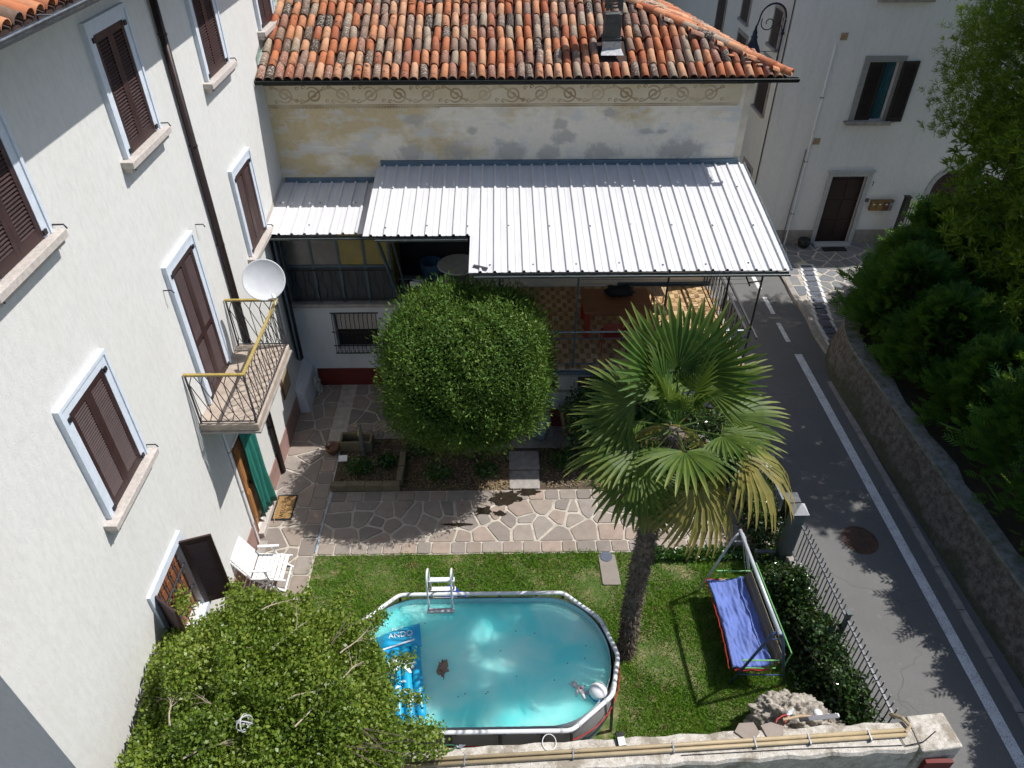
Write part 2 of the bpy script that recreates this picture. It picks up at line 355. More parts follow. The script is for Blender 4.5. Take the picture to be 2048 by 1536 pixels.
def stone_piece(name, poly, z0, z1, m, parent, rs, wob=0.012):
    # soften corners: cut each corner and jog the outline a little
    pts = []
    k = len(poly)
    for i in range(k):
        p, a, b = poly[i], poly[i - 1], poly[(i + 1) % k]
        for q in (a, b):
            L = math.hypot(q[0] - p[0], q[1] - p[1])
            if L < 1e-4: continue
            s = min(0.028, L * 0.3) / L
            pts.append((p[0] + (q[0] - p[0]) * s + rs.uniform(-wob, wob) * 0.4, p[1] + (q[1] - p[1]) * s + rs.uniform(-wob, wob) * 0.4))
    if len(pts) < 3: return
    cx = sum(p[0] for p in pts) / len(pts); cy = sum(p[1] for p in pts) / len(pts)
    h = z1 + rs.uniform(-0.004, 0.004); b = MB(); n = len(pts)
    vs = [(x, y, z0) for x, y in pts] + [(x, y, h - 0.006) for x, y in pts] + [(cx + (x - cx) * 0.955, cy + (y - cy) * 0.955, h) for x, y in pts]
    fs = [(i, (i + 1) % n, n + (i + 1) % n, n + i) for i in range(n)] + [(n + i, n + (i + 1) % n, 2 * n + (i + 1) % n, 2 * n + i) for i in range(n)] + [tuple(range(2 * n, 3 * n))]
    b.add(vs, fs); me = b.mesh(name, (cx, cy, 0)); me.materials.append(m)
    return piece(name, me, parent, (cx, cy, 0))
rs = random.Random(3)
def rect_stones(x0, x1, y0, y1, along, step, parent, m=None, gap=0.03):
    p = x0 if along == 'x' else y0; e = x1 if along == 'x' else y1
    while p < e - 0.12:
        w = min(step * rs.uniform(0.8, 1.25), e - p); a, b = p + gap / 2, p + w - gap / 2
        q = [(a, y0), (b, y0), (b, y1), (a, y1)] if along == 'x' else [(x0, a), (x1, a), (x1, b), (x0, b)]
        stone_piece('edging_stone', q, -0.01, 0.02, m or M['porphyry'], parent, rs, 0.006); p += w
for c in voronoi((-5.08, -4.24, 7.0, 15.05), 0.38, 0.045, rs): stone_piece('flagstone', c, -0.01, 0.018, M['porphyry'], court, rs)
rect_stones(-4.22, -3.9, 7.0, 12.9, 'y', 0.40, court)
rect_stones(-3.84, 5.45, 9.5, 9.78, 'x', 0.36, path)
rect_stones(-3.84, 5.45, 10.95, 11.22, 'x', 0.38, path)
for c in voronoi((-3.84, 5.3, 9.80, 10.93), 0.40, 0.05, rs): stone_piece('flagstone', c, -0.01, 0.018, M['porphyry'], path, rs)
for c in voronoi((-3.84, 0.9, 13.25, 15.05), 0.40, 0.045, rs): stone_piece('flagstone', c, -0.01, 0.018, M['porphyry'], back, rs)
rect_stones(-3.84, 1.0, 13.0, 13.23, 'x', 0.42, back)
# stepping slabs through the bed and beside the lawn
for (x0, x1, y0, y1) in ((0.12, 0.82, 11.85, 12.46), (0.12, 0.80, 11.26, 11.82)):
    stone_piece('concrete_slab', [(x0, y0), (x1, y0), (x1, y1), (x0, y1)], -0.01, 0.035, M['concrete'], bedo, rs, 0.004)
stone_piece('stepping_slab', [(1.92, 8.68), (2.28, 8.68), (2.24, 9.42), (1.9, 9.42)], -0.03, 0.02, M['porphyry'], lawn, rs, 0.006)
b = MB(); b.lathe((2.06, 9.36, 0), [(0.13, -0.02), (0.13, 0.03), (0.11, 0.035)], 18); b.build('drain_lid', M['slate_dark'], lawn)

# road markings, kerb, manhole
def mark(y0, y1, x0=8.10, x1=8.27): MB().add([(x0, y0, 0.002), (x1, y0, 0.002), (x1, y1, 0.002), (x0, y1, 0.002)], [(0, 1, 2, 3)]).build('road_marking', M['road_paint'], road)
for y0, y1 in ((16.85, 17.8), (18.3, 19.25), (19.75, 20.6), (21.2, 22.1), (22.7, 23.6), (24.2, 25.1)): mark(y0, y1, 8.08, 8.21)
mark(-6, 16.25, 8.12, 8.33)
kb = MB()
for i in range(28):
    y0 = -5 + i * 1.0
    if y0 < 15: kb.box(8.60, 8.74, y0 + 0.01, y0 + 0.99, -0.03, 0.035)
kb.build('gutter_kerb', M['concrete'], road)
def kerbx(y): return 8.98 + 0.012 * (y - 16)
kp = MB(); pts = [(kerbx(15.4 + 0.6 * i) + 0.03 * math.sin(i * 1.7), 15.4 + 0.6 * i) for i in range(13)]
for a, c in zip(pts, pts[1:]): kp.add([(a[0] - 0.02, a[1], -0.03), (c[0] - 0.02, c[1], -0.03), (c[0], c[1], 0.085), (a[0], a[1], 0.085), (a[0] + 0.16, a[1], 0.09), (c[0] + 0.16, c[1], 0.09), (c[0] + 0.16, c[1], -0.03), (a[0] + 0.16, a[1], -0.03)], [(0, 1, 2, 3), (3, 2, 5, 4), (4, 5, 6, 7)])
kp.build('kerb', M['concrete'], pave)
ribbon = lambda y: 9.25 + (0.0 if y > 18.6 else 0) + 0.55 * max(0, (y - 17.6) / 3.2) - 0.25 * max(0, (17.0 - y)) * 0.6
def not_ribbon(cx, cy): return not (ribbon(cy) - 0.02 < cx < ribbon(cy) + 0.44 and cy < 21.1)
for c in voronoi((9.2, 14.0, 15.6, 22.6), 0.45, 0.05, rs, keep=lambda x, y: not_ribbon(x, y) and (x < 11.2 + (y - 17) * 0.8)): stone_piece('flagstone', c, 0.04, 0.082, M['slate'], pave, rs)
y = 16.1
while y < 21.0:
    h = rs.uniform(0.28, 0.42); x = ribbon(y + h / 2)
    MB().box(x - 0.05, x + 0.46, y - 0.02, y + h + 0.02, 0.05, 0.0885).build('mortar_joint', M['mortar_white'], pave)
    stone_piece('dark_stone', [(x + 0.03, y + 0.03), (x + 0.36, y + 0.02), (x + 0.38, y + h - 0.04), (x + 0.02, y + h - 0.03)], 0.04, 0.099, M['slate_dark'], pave, rs, 0.02); y += h
mh = thing('manhole_cover', (7.4, 9.72, 0), 'round rusty iron manhole cover in the asphalt beside the long white line', 'manhole cover')
M['rust_iron'] = mat('rust_iron', (0.11, 0.065, 0.045), 0.75, 0.5, 9, bmp=0.3, metal=0.2)
MB().lathe((7.4, 9.72, 0), [(0.37, -0.02), (0.37, 0.006), (0.33, 0.008), (0.33, 0.002)], 36).build('rim', M['rust_iron'], mh)
b = MB(); b.lathe((7.4, 9.72, 0), [(0.32, -0.02), (0.32, 0.006)], 36)
for i in range(-4, 5):
    for j in range(-4, 5):
        if math.hypot(i, j) < 4.1: b.box(7.4 + i * 0.07 - 0.024, 7.4 + i * 0.07 + 0.024, 9.72 + j * 0.07 - 0.024, 9.72 + j * 0.07 + 0.024, 0.006, 0.011)
b.build('lid', M['rust_iron'], mh)
hy = thing('access_cover', (10.35, 17.0, 0.07), 'brown rectangular metal cover in the stone pavement near the curved wall', 'metal cover')
MB().box(10.15, 10.62, 16.75, 17.2, 0.07, 0.095).build('plate', M['rust_iron'], hy); MB().box(10.36, 10.40, 16.82, 16.9, 0.095, 0.1).build('handle', M['white_plastic'], hy)

# ---------------------------------------------------------------- white house on the left
WX = -5.118
wh = thing('white_house', (-7, 10, 0), 'tall white rendered house with brown louvred shutters on the left', 'house')
def wall_x(x, y0, y1, z0, z1, holes, depth, nx=1):
    """a wall face in the plane x, facing +x, with rectangular openings that have reveals"""
    ys = sorted({y0, y1, *[h[0] for h in holes], *[h[1] for h in holes]}); zs = sorted({z0, z1, *[h[2] for h in holes], *[h[3] for h in holes]}); b = MB()
    for ya, yb in zip(ys, ys[1:]):
        for za, zb in zip(zs, zs[1:]):
            if any(h[0] <= ya and yb <= h[1] and h[2] <= za and zb <= h[3] for h in holes): continue
            b.add([(x, ya, za), (x, yb, za), (x, yb, zb), (x, ya, zb)], [(0, 1, 2, 3)])
    for (a, c, d, e) in holes:
        xi = x - depth
        b.add([(x, a, d), (x, a, e), (xi, a, e), (xi, a, d)], [(0, 1, 2, 3)]); b.add([(x, c, d), (xi, c, d), (xi, c, e), (x, c, e)], [(0, 1, 2, 3)])
        b.add([(x, a, d), (xi, a, d), (xi, c, d), (x, c, d)], [(0, 1, 2, 3)]); b.add([(x, a, e), (x, c, e), (xi, c, e), (xi, a, e)], [(0, 1, 2, 3)])
    return b
DOOR = (9.98, 11.16, 0.16, 2.5); LOWW = (6.45, 7.38, 1.52, 2.98)
sheet('bounce_sheet', -14, 5.7, -9, 4.55, -0.02, M['concrete'])  # pale sheet added to bounce sunlight onto the end wall
b = wall_x(WX, 4.0, 34.0, -0.05, 10.5, [DOOR, LOWW], 0.35)
b.add([(-12, 4.0, -0.05), (WX, 4.0, -0.05), (WX, 4.0, 10.5), (-12, 4.0, 10.5)], [(0, 1, 2, 3)])
b.build('wall', M['white_plaster'], wh)
for h, m in ((DOOR, 'dark'), (LOWW, 'dark')):
    MB().add([(WX - 0.35, h[0], h[2]), (WX - 0.35, h[1], h[2]), (WX - 0.35, h[1], h[3]), (WX - 0.35, h[0], h[3])], [(0, 1, 2, 3)]).build('opening_back', M['dark'], wh)
b = MB()
for ya, yb in ((4.0, 9.96), (11.18, 15.1)): b.box(WX, WX + 0.02, ya, yb, -0.02, 0.55)
b.build('plinth', M['pink_plinth'], wh)

def shutter_mesh(w, h, m, rails=(0.0, 1.0), tilt=0.011):
    """one louvred leaf in the y-z plane, hinge at y=0, front toward +x; stiles, rails and slats"""
    b = MB(); st = 0.075; th = 0.035
    b.box(0, th, 0, st, 0, h); b.box(0, th, w - st, w, 0, h)
    zz = [0.0, h - 0.09] + [h * r for r in rails if 0 < r < 1]
    for z in zz: b.box(0.001, th - 0.001, st, w - st, z, z + (0.13 if z == 0 else 0.09))
    b.box(-0.008, -0.004, st, w - st, 0.1, h - 0.05)
    z = 0.14
    while z < h - 0.12:
        if not any(abs(z - q) < 0.10 and z > q - 0.02 for q in zz[2:]):
            b.add([(0.034, st, z), (0.034, w - st, z), (0.012, w - st, z + 0.016), (0.012, st, z + 0.016), (0.032, st, z - 0.008), (0.032, w - st, z - 0.008)], [(0, 1, 2, 3), (4, 5, 1, 0)])
        z += 0.0425
    me = b.mesh('shutter'); me.materials.append(m); return me
def stay(parent, y, z, s=1):
    MB().tube([(WX, y, z), (WX + 0.13, y, z + 0.005), (WX + 0.15, y + 0.01, z - 0.05)], 0.010, 5).build('shutter_stay', M['black_iron'], parent)
SH = {}
def window(y0, y1, z0, z1, sill=True, frame_l=0.17, frame_r=0.17, frame_t=0.17, label=None, rails=(0, 1), depth_=0.055, frame_b=0.0):
    fr = MB(); d = depth_; x = WX
    fr.box(x, x + d, y0 - frame_l, y0, z0 - frame_b, z1 + frame_t); fr.box(x, x + d, y1, y1 + frame_r, z0 - frame_b, z1 + frame_t); fr.box(x, x + d - 0.001, y0, y1, z1, z1 + frame_t)
    # raised outer moulding
    fr.box(x + d, x + d + 0.018, y0 - frame_l, y0 - frame_l + 0.05, z0 - frame_b, z1 + frame_t); fr.box(x + d, x + d + 0.018, y1 + frame_r - 0.05, y1 + frame_r, z0 - frame_b, z1 + frame_t)
    fr.box(x + d, x + d + 0.0175, y0 - frame_l + 0.05, y1 + frame_r - 0.05, z1 + frame_t - 0.05, z1 + frame_t)
    w = fr.build('window', M['frame_white'], wh, label=label)
    wd = (y1 - y0) / 2 - 0.003; key = (round(wd, 3), round(z1 - z0, 3))
    if key not in SH: SH[key] = shutter_mesh(wd, z1 - z0 - 0.01, M['shutter'], rails)
    piece('shutter', SH[key], w, (x + 0.012, y0 + 0.002, z0 + 0.005)); piece('shutter', SH[key], w, (x + 0.012, y0 + wd + 0.005, z0 + 0.005))
    if sill:
        s = MB().box(x, x + 0.17, y0 - frame_l - 0.12, y1 + frame_r + 0.08, z0 - 0.10, z0 - 0.005); s.box(x, x + 0.12, y0 - frame_l - 0.09, y1 + frame_r + 0.05, z0 - 0.17, z0 - 0.101)
        s.build('sill', M['sill_stone'], w, bevel=0.008)
        stay(w, y0 - frame_l - 0.06, z0 - 0.09); stay(w, y1 + frame_r + 0.12, z0 + 0.02)
    for yy in (y0 - 0.03, y1 + 0.03):
        for zz in (z0 + 0.06, z1 - 0.05): MB().box(x + d, x + d + 0.02, yy - 0.035, yy + 0.035, zz - 0.03, zz + 0.03).build('hinge', M['black_iron'], w)
    return w
window(6.49, 7.40, 8.23, 9.74); window(9.87, 10.77, 8.23, 9.74); window(13.37, 14.32, 8.23, 9.74); window(17.0, 17.95, 8.23, 9.74)
window(6.49, 7.40, 4.80, 6.43); window(13.37, 14.30, 4.83, 6.44)
window(9.87, 10.77, 3.87, 6.38, sill=False, label='tall louvred balcony door with middle rail', rails=(0.42,))
stay(wh, 9.55, 6.25); stay(wh, 11.25, 6.5)
# ground floor window: frame, boards behind an iron grille, two shutters folded open
y0, y1, z0, z1 = LOWW; x = WX
fr = MB(); fr.box(x, x + 0.05, y0 - 0.16, y0, z0 - 0.05, z1 + 0.15); fr.box(x, x + 0.05, y1, y1 + 0.16, z0 - 0.05, z1 + 0.15); fr.box(x, x + 0.049, y0, y1, z1, z1 + 0.15); fr.box(x, x + 0.12, y0 - 0.2, y1 + 0.2, z0 - 0.14, z0 - 0.051)
lw = fr.build('window', M['frame_white'], wh, label='ground floor window with iron grille and open shutters')
for i in range(4):
    h = (z1 - z0) / 4; MB().box(x - 0.12, x - 0.08, y0 + 0.01, y1 - 0.01, z0 + i * h + 0.015, z0 + (i + 1) * h - 0.015).build('board', M['wood_red'], lw)
g = MB()
for i in range(5):
    yy = y0 + 0.1 + i * (y1 - y0 - 0.2) / 4; g.tube([(x + 0.0, yy, z0 + 0.02), (x + 0.0, yy, z1 - 0.02)], 0.011, 6)
    for q in range(4): g.lathe((x, yy, z0 + 0.25 + q * 0.33), [(0.012, -0.03), (0.026, 0), (0.012, 0.03)], 6)
for zz in (z0 + 0.45, z0 + 1.0): g.box(x - 0.012, x + 0.012, y0 - 0.02, y1 + 0.02, zz - 0.018, zz + 0.018)
g.build('grille', M['grey_iron'], lw)
sm = shutter_mesh(0.47, z1 - z0 + 0.1, M['shutter'])
piece('shutter', sm, lw, (x + 0.05, y1 + 0.03, z0 - 0.05), (0, 0, R(-72))); piece('shutter', sm, lw, (x + 0.06, y0 - 0.03, z0 - 0.05), (0, 0, R(-125)))
# small shuttered opening and recessed lower block near the far corner
fr = MB(); fr.box(x, x + 0.03, 13.12, 13.72, 1.12, 1.90); so = fr.build('small_shutter', M['wood_brown'], wh); MB().box(x + 0.03, x + 0.045, 13.2, 13.64, 1.2, 1.82).build('panel', M['wood_pale'], so)
# roof edge: deck, tiles, gutter
EX, EZ, SL = -4.36, 10.44, 0.36
MB().add([(EX, 2.6, EZ), (EX, 34, EZ), (-12, 34, EZ + SL * (EX + 12)), (-12, 2.6, EZ + SL * (EX + 12)), (EX, 2.6, EZ - 0.05), (EX, 34, EZ - 0.05), (-12, 34, EZ - 0.05 + SL * (EX + 12)), (-12, 2.6, EZ - 0.05 + SL * (EX + 12))], [(0, 1, 2, 3), (7, 6, 5, 4), (0, 4, 5, 1), (0, 3, 7, 4)]).build('roof', M['tile_deck'], wh)
b = MB()
for i in range(11): b.bar((-4.5, 3.2 + i * 1.0, EZ - 0.09 + SL * 0.13), (-5.3, 3.2 + i * 1.0, EZ - 0.09 + SL * 0.68), 0.08, 0.1)
b.build('rafter_ends', M['wood_brown'], wh)
gx = -4.29; b = MB(); n = 7
prof = [(gx + 0.075 * math.cos(math.pi + math.pi * k / n), EZ - 0.01 + 0.085 * math.sin(math.pi + math.pi * k / n)) for k in range(n + 1)]
vs = [(px_, yy, pz) for yy in (2.6, 20.0) for px_, pz in prof]; b.add(vs, [(k, k + 1, n + 2 + k, n + 1 + k) for k in range(n)] + [(n + 1 + k, n + 2 + k, k + 1, k) for k in range(n)])
b.tube([(gx + 0.075, 2.6, EZ - 0.008), (gx + 0.075, 20, EZ - 0.008)], 0.009, 6)
b.build('gutter', M['zinc'], wh)
for yy in (7.6, 9.4, 11.2): MB().box(gx - 0.1, gx + 0.074, yy - 0.015, yy + 0.015, EZ - 0.005, EZ + 0.004).build('gutter_bracket', M['zinc'], wh)
def coppo(wl, wu, L, h, seg=7):
    """roman cover tile lying along +y (lower end at y=0), arched over z; with a lip thickness at the lower end"""
    vs = []; fs = []; t = 0.014
    for yy, w in ((0.0, wl), (L, wu)):
        vs += [(w / 2 * math.cos(math.pi * k / seg), yy, h * (w / wl) * math.sin(math.pi * k / seg)) for k in range(seg + 1)]
    vs += [((wl / 2 - t) * math.cos(math.pi * k / seg), 0.0, (h - t) * math.sin(math.pi * k / seg)) for k in range(seg + 1)]
    vs += [((wl / 2 - t) * math.cos(math.pi * k / seg), 0.16, (h - t) * math.sin(math.pi * k / seg)) for k in range(seg + 1)]
    n = seg + 1
    for k in range(seg):
        fs.append((k, n + k, n + k + 1, k + 1)); fs.append((2 * n + k, k, k + 1, 2 * n + k + 1)); fs.append((3 * n + k, 2 * n + k, 2 * n + k + 1, 3 * n + k + 1))
    me = bpy.data.meshes.new('roof_tile'); me.from_pydata(vs, [], fs); me.materials.append(M['tile']); me.polygons.foreach_set('use_smooth', [True] * len(fs)); me.update(); return me
COPPO = [coppo(0.182, 0.150, 0.50, 0.088), coppo(0.176, 0.146, 0.48, 0.080), coppo(0.186, 0.150, 0.50, 0.094)]
for i in range(16):
    for j in range(3):
        piece('roof_tile', COPPO[(i + j) % 3], wh, (EX + 0.03 - j * 0.42 + rs.uniform(-0.02, 0.02), 6.2 + i * 0.205, EZ + 0.01 + SL * (j * 0.42 - 0.03) + 0.02), (math.atan(SL), 0, R(90)))
# balcony with bent-bar railing
bal = MB().box(WX, -4.12, 9.2, 11.52, 3.70, 3.85).build('balcony', M['balcony_floor'], wh, bevel=0.02)
MB().box(WX, -4.10, 9.18, 11.54, 3.66, 3.699).build('slab_edge', M['concrete'], bal)
def bent_bars(b, p0, d, L, n, z0, z1, r=0.008, phase=0.0):
    """pairs of bars that lean, meet and part again between two rails"""
    p0 = Vector(p0); d = Vector(d); p = L / n; h = z1 - z0
    P = lambda u, k: p0 + d * min(max(u, 0.0), L) + Vector((0, 0, z0 + h * k))
    for i in range(n + 1):
        u = i * p + 0.08 * p
        for a_, c_ in (((u - 0.42 * p, 1.0), (u, 0.82)), ((u + 0.42 * p, 1.0), (u, 0.82)), ((u, 0.82), (u + 0.12 * p, 0.17)), ((u, 0.82), (u + 1.12 * p, 0.17)), ((u + 0.12 * p, 0.17), (u - 0.25 * p, 0.0)), ((u + 0.12 * p, 0.17), (u + 0.5 * p, 0.0))):
            if -0.3 * p < a_[0] < L + 0.3 * p and c_[0] < L + 0.2 * p: b.tube([P(*a_), P(*c_)], r, 5)
    return b
b = MB(); ZR0, ZR1 = 3.89, 4.85
for (p0, d, L, n) in (((-5.07, 9.24, 0), (1, 0, 0), 0.92, 5), ((-4.15, 9.24, 0), (0, 1, 0), 2.24, 12), ((-5.07, 11.48, 0), (1, 0, 0), 0.92, 5)):
    bent_bars(b, p0, d, L, n, ZR0, ZR1); a = Vector(p0); e = a + Vector(d) * L
    for z in (ZR0, ZR1): b.bar((a.x, a.y, z), (e.x, e.y, z), 0.018)
for px_, py_ in ((-4.15, 9.24), (-4.15, 11.48), (-5.08, 9.24), (-5.08, 11.48)): b.box(px_ - 0.012, px_ + 0.012, py_ - 0.012, py_ + 0.012, 3.85, 4.86)
b.build('railing', M['grey_iron'], bal)
b = MB(); b.box(-5.1, -4.12, 9.215, 9.265, 4.861, 4.893); b.box(-4.175, -4.122, 9.266, 11.454, 4.862, 4.892); b.box(-5.1, -4.12, 11.455, 11.505, 4.861, 4.893)
b.build('handrail', M['gold'], bal, bevel=0.006)

# satellite dish on the far outer balcony corner
dn = Vector((0.30, -0.80, 0.52)).normalized(); dc = Vector((-4.22, 11.30, 5.40))
ds = thing('satellite_dish', (-4.15, 11.48, 4.6), 'large white satellite dish fixed to the far corner of the balcony railing', 'satellite dish')
KD = 0.86
prof = [(0.02, -0.075), (0.12, -0.068), (0.24, -0.048), (0.34, -0.016), (0.40, 0.012), (0.425, 0.026), (0.428, 0.018), (0.40, -0.006), (0.33, -0.034), (0.2, -0.075), (0.05, -0.09)]
b = MB(); b.lathe(dc, [(r_ * KD, h_ * KD) for r_, h_ in prof], 48, dn); do = b.build('reflector', M['dish'], ds, smooth=True)
b = MB(); side = dn.cross(Vector((0, 0, 1))).normalized(); upd = side.cross(dn)
lnb = dc - upd * 0.31 + dn * 0.31 + side * -0.0 + Vector((0.10, 0, 0))
b.tube([dc - upd * 0.35 + dn * 0.0, lnb - dn * 0.04 - upd * 0.03], 0.012, 6); b.build('arm', M['zinc'], ds)
MB().lathe(lnb, [(0.03, -0.06), (0.033, 0.0), (0.028, 0.05), (0.02, 0.06)], 12, (dc - lnb)).build('receiver', M['white_plastic'], ds)
b = MB(); b.tube([dc - dn * 0.07, dc - dn * 0.16, (-4.15, 11.52, 5.1), (-4.15, 11.52, 4.1)], 0.02, 8); b.build('mast', M['zinc'], ds)
b = MB(); b.tube([lnb, lnb + Vector((0.05, 0, -0.12)), lnb + Vector((-0.02, 0.05, -0.2)), (-4.15, 11.5, 4.95)], 0.005, 5); b.build('cable', M['white_plastic'], ds)
b = MB()
for u, v in ((-0.03, 0.02), (0.03, 0.03), (-0.06, -0.03), (0.02, -0.28), (0.10, -0.24)): b.lathe(dc + side * u + upd * v - dn * (0.068 if abs(v) < 0.1 else 0.035), [(0.006, 0), (0.006, 0.004)], 8, dn)
b.build('bolts', M['grey_iron'], ds)

# downpipes
dp = thing('downpipe', (WX + 0.07, 11.87, 0), 'long dark brown downpipe running down the white house behind the balcony end', 'downpipe')
b = MB(); b.tube([(WX + 0.075, 11.87, 0.06), (WX + 0.075, 11.87, 4.0), (WX + 0.075, 11.85, 10.25)], 0.058, 14); b.tube([(WX + 0.075, 11.85, 10.2), (WX + 0.2, 11.85, 10.28), (-4.55, 11.85, 10.33)], 0.05, 10); b.build('pipe', M['pipe_brown'], dp, smooth=True)
b = MB()
for z in (1.4, 3.3, 5.8, 7.6, 9.3): b.lathe((WX + 0.075, 11.86, z), [(0.064, -0.015), (0.066, 0), (0.064, 0.015)], 14); b.box(WX, WX + 0.05, 11.85, 11.88, z - 0.01, z + 0.01)
b.build('clips', M['pipe_brown'], dp)
dp2 = thing('drain_stack', (-5.02, 14.5, 1.2), 'thick black drain pipe in the corner beside the veranda', 'drainpipe')
MB().tube([(-5.02, 14.58, 1.25), (-5.02, 14.58, 4.72)], 0.085, 14).build('pipe', M['black_iron'], dp2, smooth=True)
MB().tube([(-4.98, 14.42, 1.3), (-4.98, 14.45, 4.6)], 0.025, 8).build('blue_cable_duct', M['flash_blue'], dp2)
bb = MB(); bb.add([(WX, 13.95, -0.02), (-4.86, 13.95, -0.02), (-4.86, 15.1, -0.02), (WX, 15.1, -0.02), (WX, 13.95, 0.78), (-4.90, 13.95, 0.60), (-4.90, 15.1, 0.66), (WX, 15.1, 1.0)], [(0, 3, 2, 1), (4, 5, 6, 7), (0, 1, 5, 4), (1, 2, 6, 5), (2, 3, 7, 6), (3, 0, 4, 7)])
bb.build('corner_buttress', M['low_white'], None, bevel=0.03, label='low sloping plastered buttress in the corner below the drain pipe', cat='buttress')
# front door under the balcony
y0, y1, z0, z1 = DOOR
fr = MB(); fr.box(WX - 0.2, WX + 0.012, y0, y0 + 0.07, z0, z1); fr.box(WX - 0.2, WX + 0.012, y1 - 0.07, y1, z0, z1); fr.box(WX - 0.2, WX + 0.011, y0 + 0.07, y1 - 0.07, z1 - 0.08, z1)
dr = fr.build('front_door', M['wood_brown'], wh)
lf = MB(); lf.box(WX - 0.10, WX - 0.05, y0 + 0.075, y0 + 0.62, z0 + 0.01, z1 - 0.09)
lf.build('door_leaf', M['wood_orange'], dr, label='orange wooden door leaf with raised panels')
b = MB()
for za, zb in ((0.35, 1.15), (1.4, 2.2)):
    b.box(WX - 0.05, WX - 0.032, y0 + 0.15, y0 + 0.36, za, zb); b.box(WX - 0.032, WX - 0.022, y0 + 0.19, y0 + 0.32, za + 0.05, zb - 0.05)
b.build('door_panels', M['wood_orange'], dr)
b = MB(); b.tube([(WX - 0.05, y0 + 0.42, 1.22), (WX + 0.01, y0 + 0.42, 1.22), (WX + 0.02, y0 + 0.36, 1.24)], 0.012, 6); b.lathe((WX - 0.045, y0 + 0.42, 1.22), [(0.05, 0), (0.05, 0.01)], 10, (1, 0, 0)); b.build('door_handle', M['black_iron'], dr)
MB().box(WX - 0.17, WX - 0.12, y1 - 0.52, y1 - 0.07, z0 + 0.01, z1 - 0.09).build('inner_leaf', M['wood_brown'], dr)
st = MB(); st.box(WX - 0.3, WX + 0.12, y0 - 0.02, y1 + 0.02, -0.02, 0.15); st.build('door_step', M['sill_stone'], wh, bevel=0.015)
MB().box(WX + 0.05, WX + 0.22, y0 - 0.5, y0 - 0.14, -0.02, 0.07).build('low_step', M['concrete'], wh, bevel=0.01)
# green door curtain, gathered, hanging from a white rail
M['curtain'] = mat('curtain', (0.02, 0.20, 0.155), 0.75, 0.25, 5)
cu = thing('door_curtain', (WX + 0.05, 10.5, 2.6), 'long gathered teal green curtain hanging over the front door', 'curtain')
b = MB(); nu, nv = 40, 14
V = []
for j in range(nv + 1):
    k = j / nv; z = 2.58 - 2.33 * k
    for i in range(nu + 1):
        s = i / nu; y = 10.36 + 0.50 * s - 0.06 * k * (1 - s) ; x = WX + 0.055 + 0.05 * math.sin(s * 21 + 1.5 * k) * (0.6 + 0.4 * k) + 0.17 * max(0, s - 0.45) * (0.3 + k) + 0.012 * math.sin(9 * k + 6 * s)
        V.append((x, y, z))
b.add(V, [(j * (nu + 1) + i, j * (nu + 1) + i + 1, (j + 1) * (nu + 1) + i + 1, (j + 1) * (nu + 1) + i) for j in range(nv) for i in range(nu)])
co = b.build('cloth', M['curtain'], cu, smooth=True); sm_ = co.modifiers.new('thick', 'SOLIDIFY'); sm_.thickness = 0.006
MB().tube([(WX + 0.06, 9.95, 2.62), (WX + 0.06, 11.1, 2.62)], 0.014, 8).build('curtain_rail', M['white_plastic'], cu)
wp = thing('white_conduit', (WX + 0.02, 9.82, 0), 'thin white cable conduit running down beside the front door', 'conduit')
MB().tube([(WX + 0.03, 9.84, 3.6), (WX + 0.03, 9.84, 1.5), (WX + 0.03, 9.83, 0.5), (WX + 0.05, 9.80, 0.02)], 0.022, 8).build('pipe', M['white_plastic'], wp)
b = MB()
for z in (0.6, 1.55, 2.6): b.lathe((WX + 0.03, 9.84, z), [(0.027, -0.012), (0.027, 0.012)], 8)
b.build('clips', M['zinc'], wp)
# doormat
M['coir'] = mat('coir', (0.34, 0.20, 0.075), 0.95, 0.35, 60, bmp=0.5, bscale=200)
dm = thing('doormat', (-4.8, 10.8, 0.02), 'brown coir doormat with black border reading WELCOME', 'doormat')
MB().box(-4.99, -4.56, 10.42, 11.14, 0.024, 0.036).build('mat', M['dark'], dm); MB().box(-4.96, -4.59, 10.46, 11.10, 0.036, 0.041).build('coir_pile', M['coir'], dm)
def text(name, s, size, loc, rot, m, parent, extrude=0.001, align='CENTER', shear=0.0):
    cu_ = bpy.data.curves.new(name, 'FONT'); cu_.body = s; cu_.size = size; cu_.extrude = extrude; cu_.align_x = align; cu_.align_y = 'CENTER'; cu_.shear = shear
    tmp = bpy.data.objects.new('tmp', cu_); COL.objects.link(tmp); bpy.context.view_layer.update()
    me = bpy.data.meshes.new_from_object(tmp.evaluated_get(bpy.context.evaluated_depsgraph_get())); bpy.data.objects.remove(tmp); bpy.data.curves.remove(cu_)
    me.materials.clear(); me.materials.append(m); o = piece(name, me, parent, loc, rot); return o
text('lettering', 'WELCOME', 0.125, (-4.79, 10.78, 0.0425), (0, 0, R(90)), M['dark'], dm)
b = MB(); b.tube([(-5.0, 11.1, 0.05), (-4.93, 10.85, 0.06), (-4.95, 10.6, 0.055), (-4.9, 10.35, 0.04)], 0.006, 5); b.build('bell_wire', M['wood_pale'], dm)

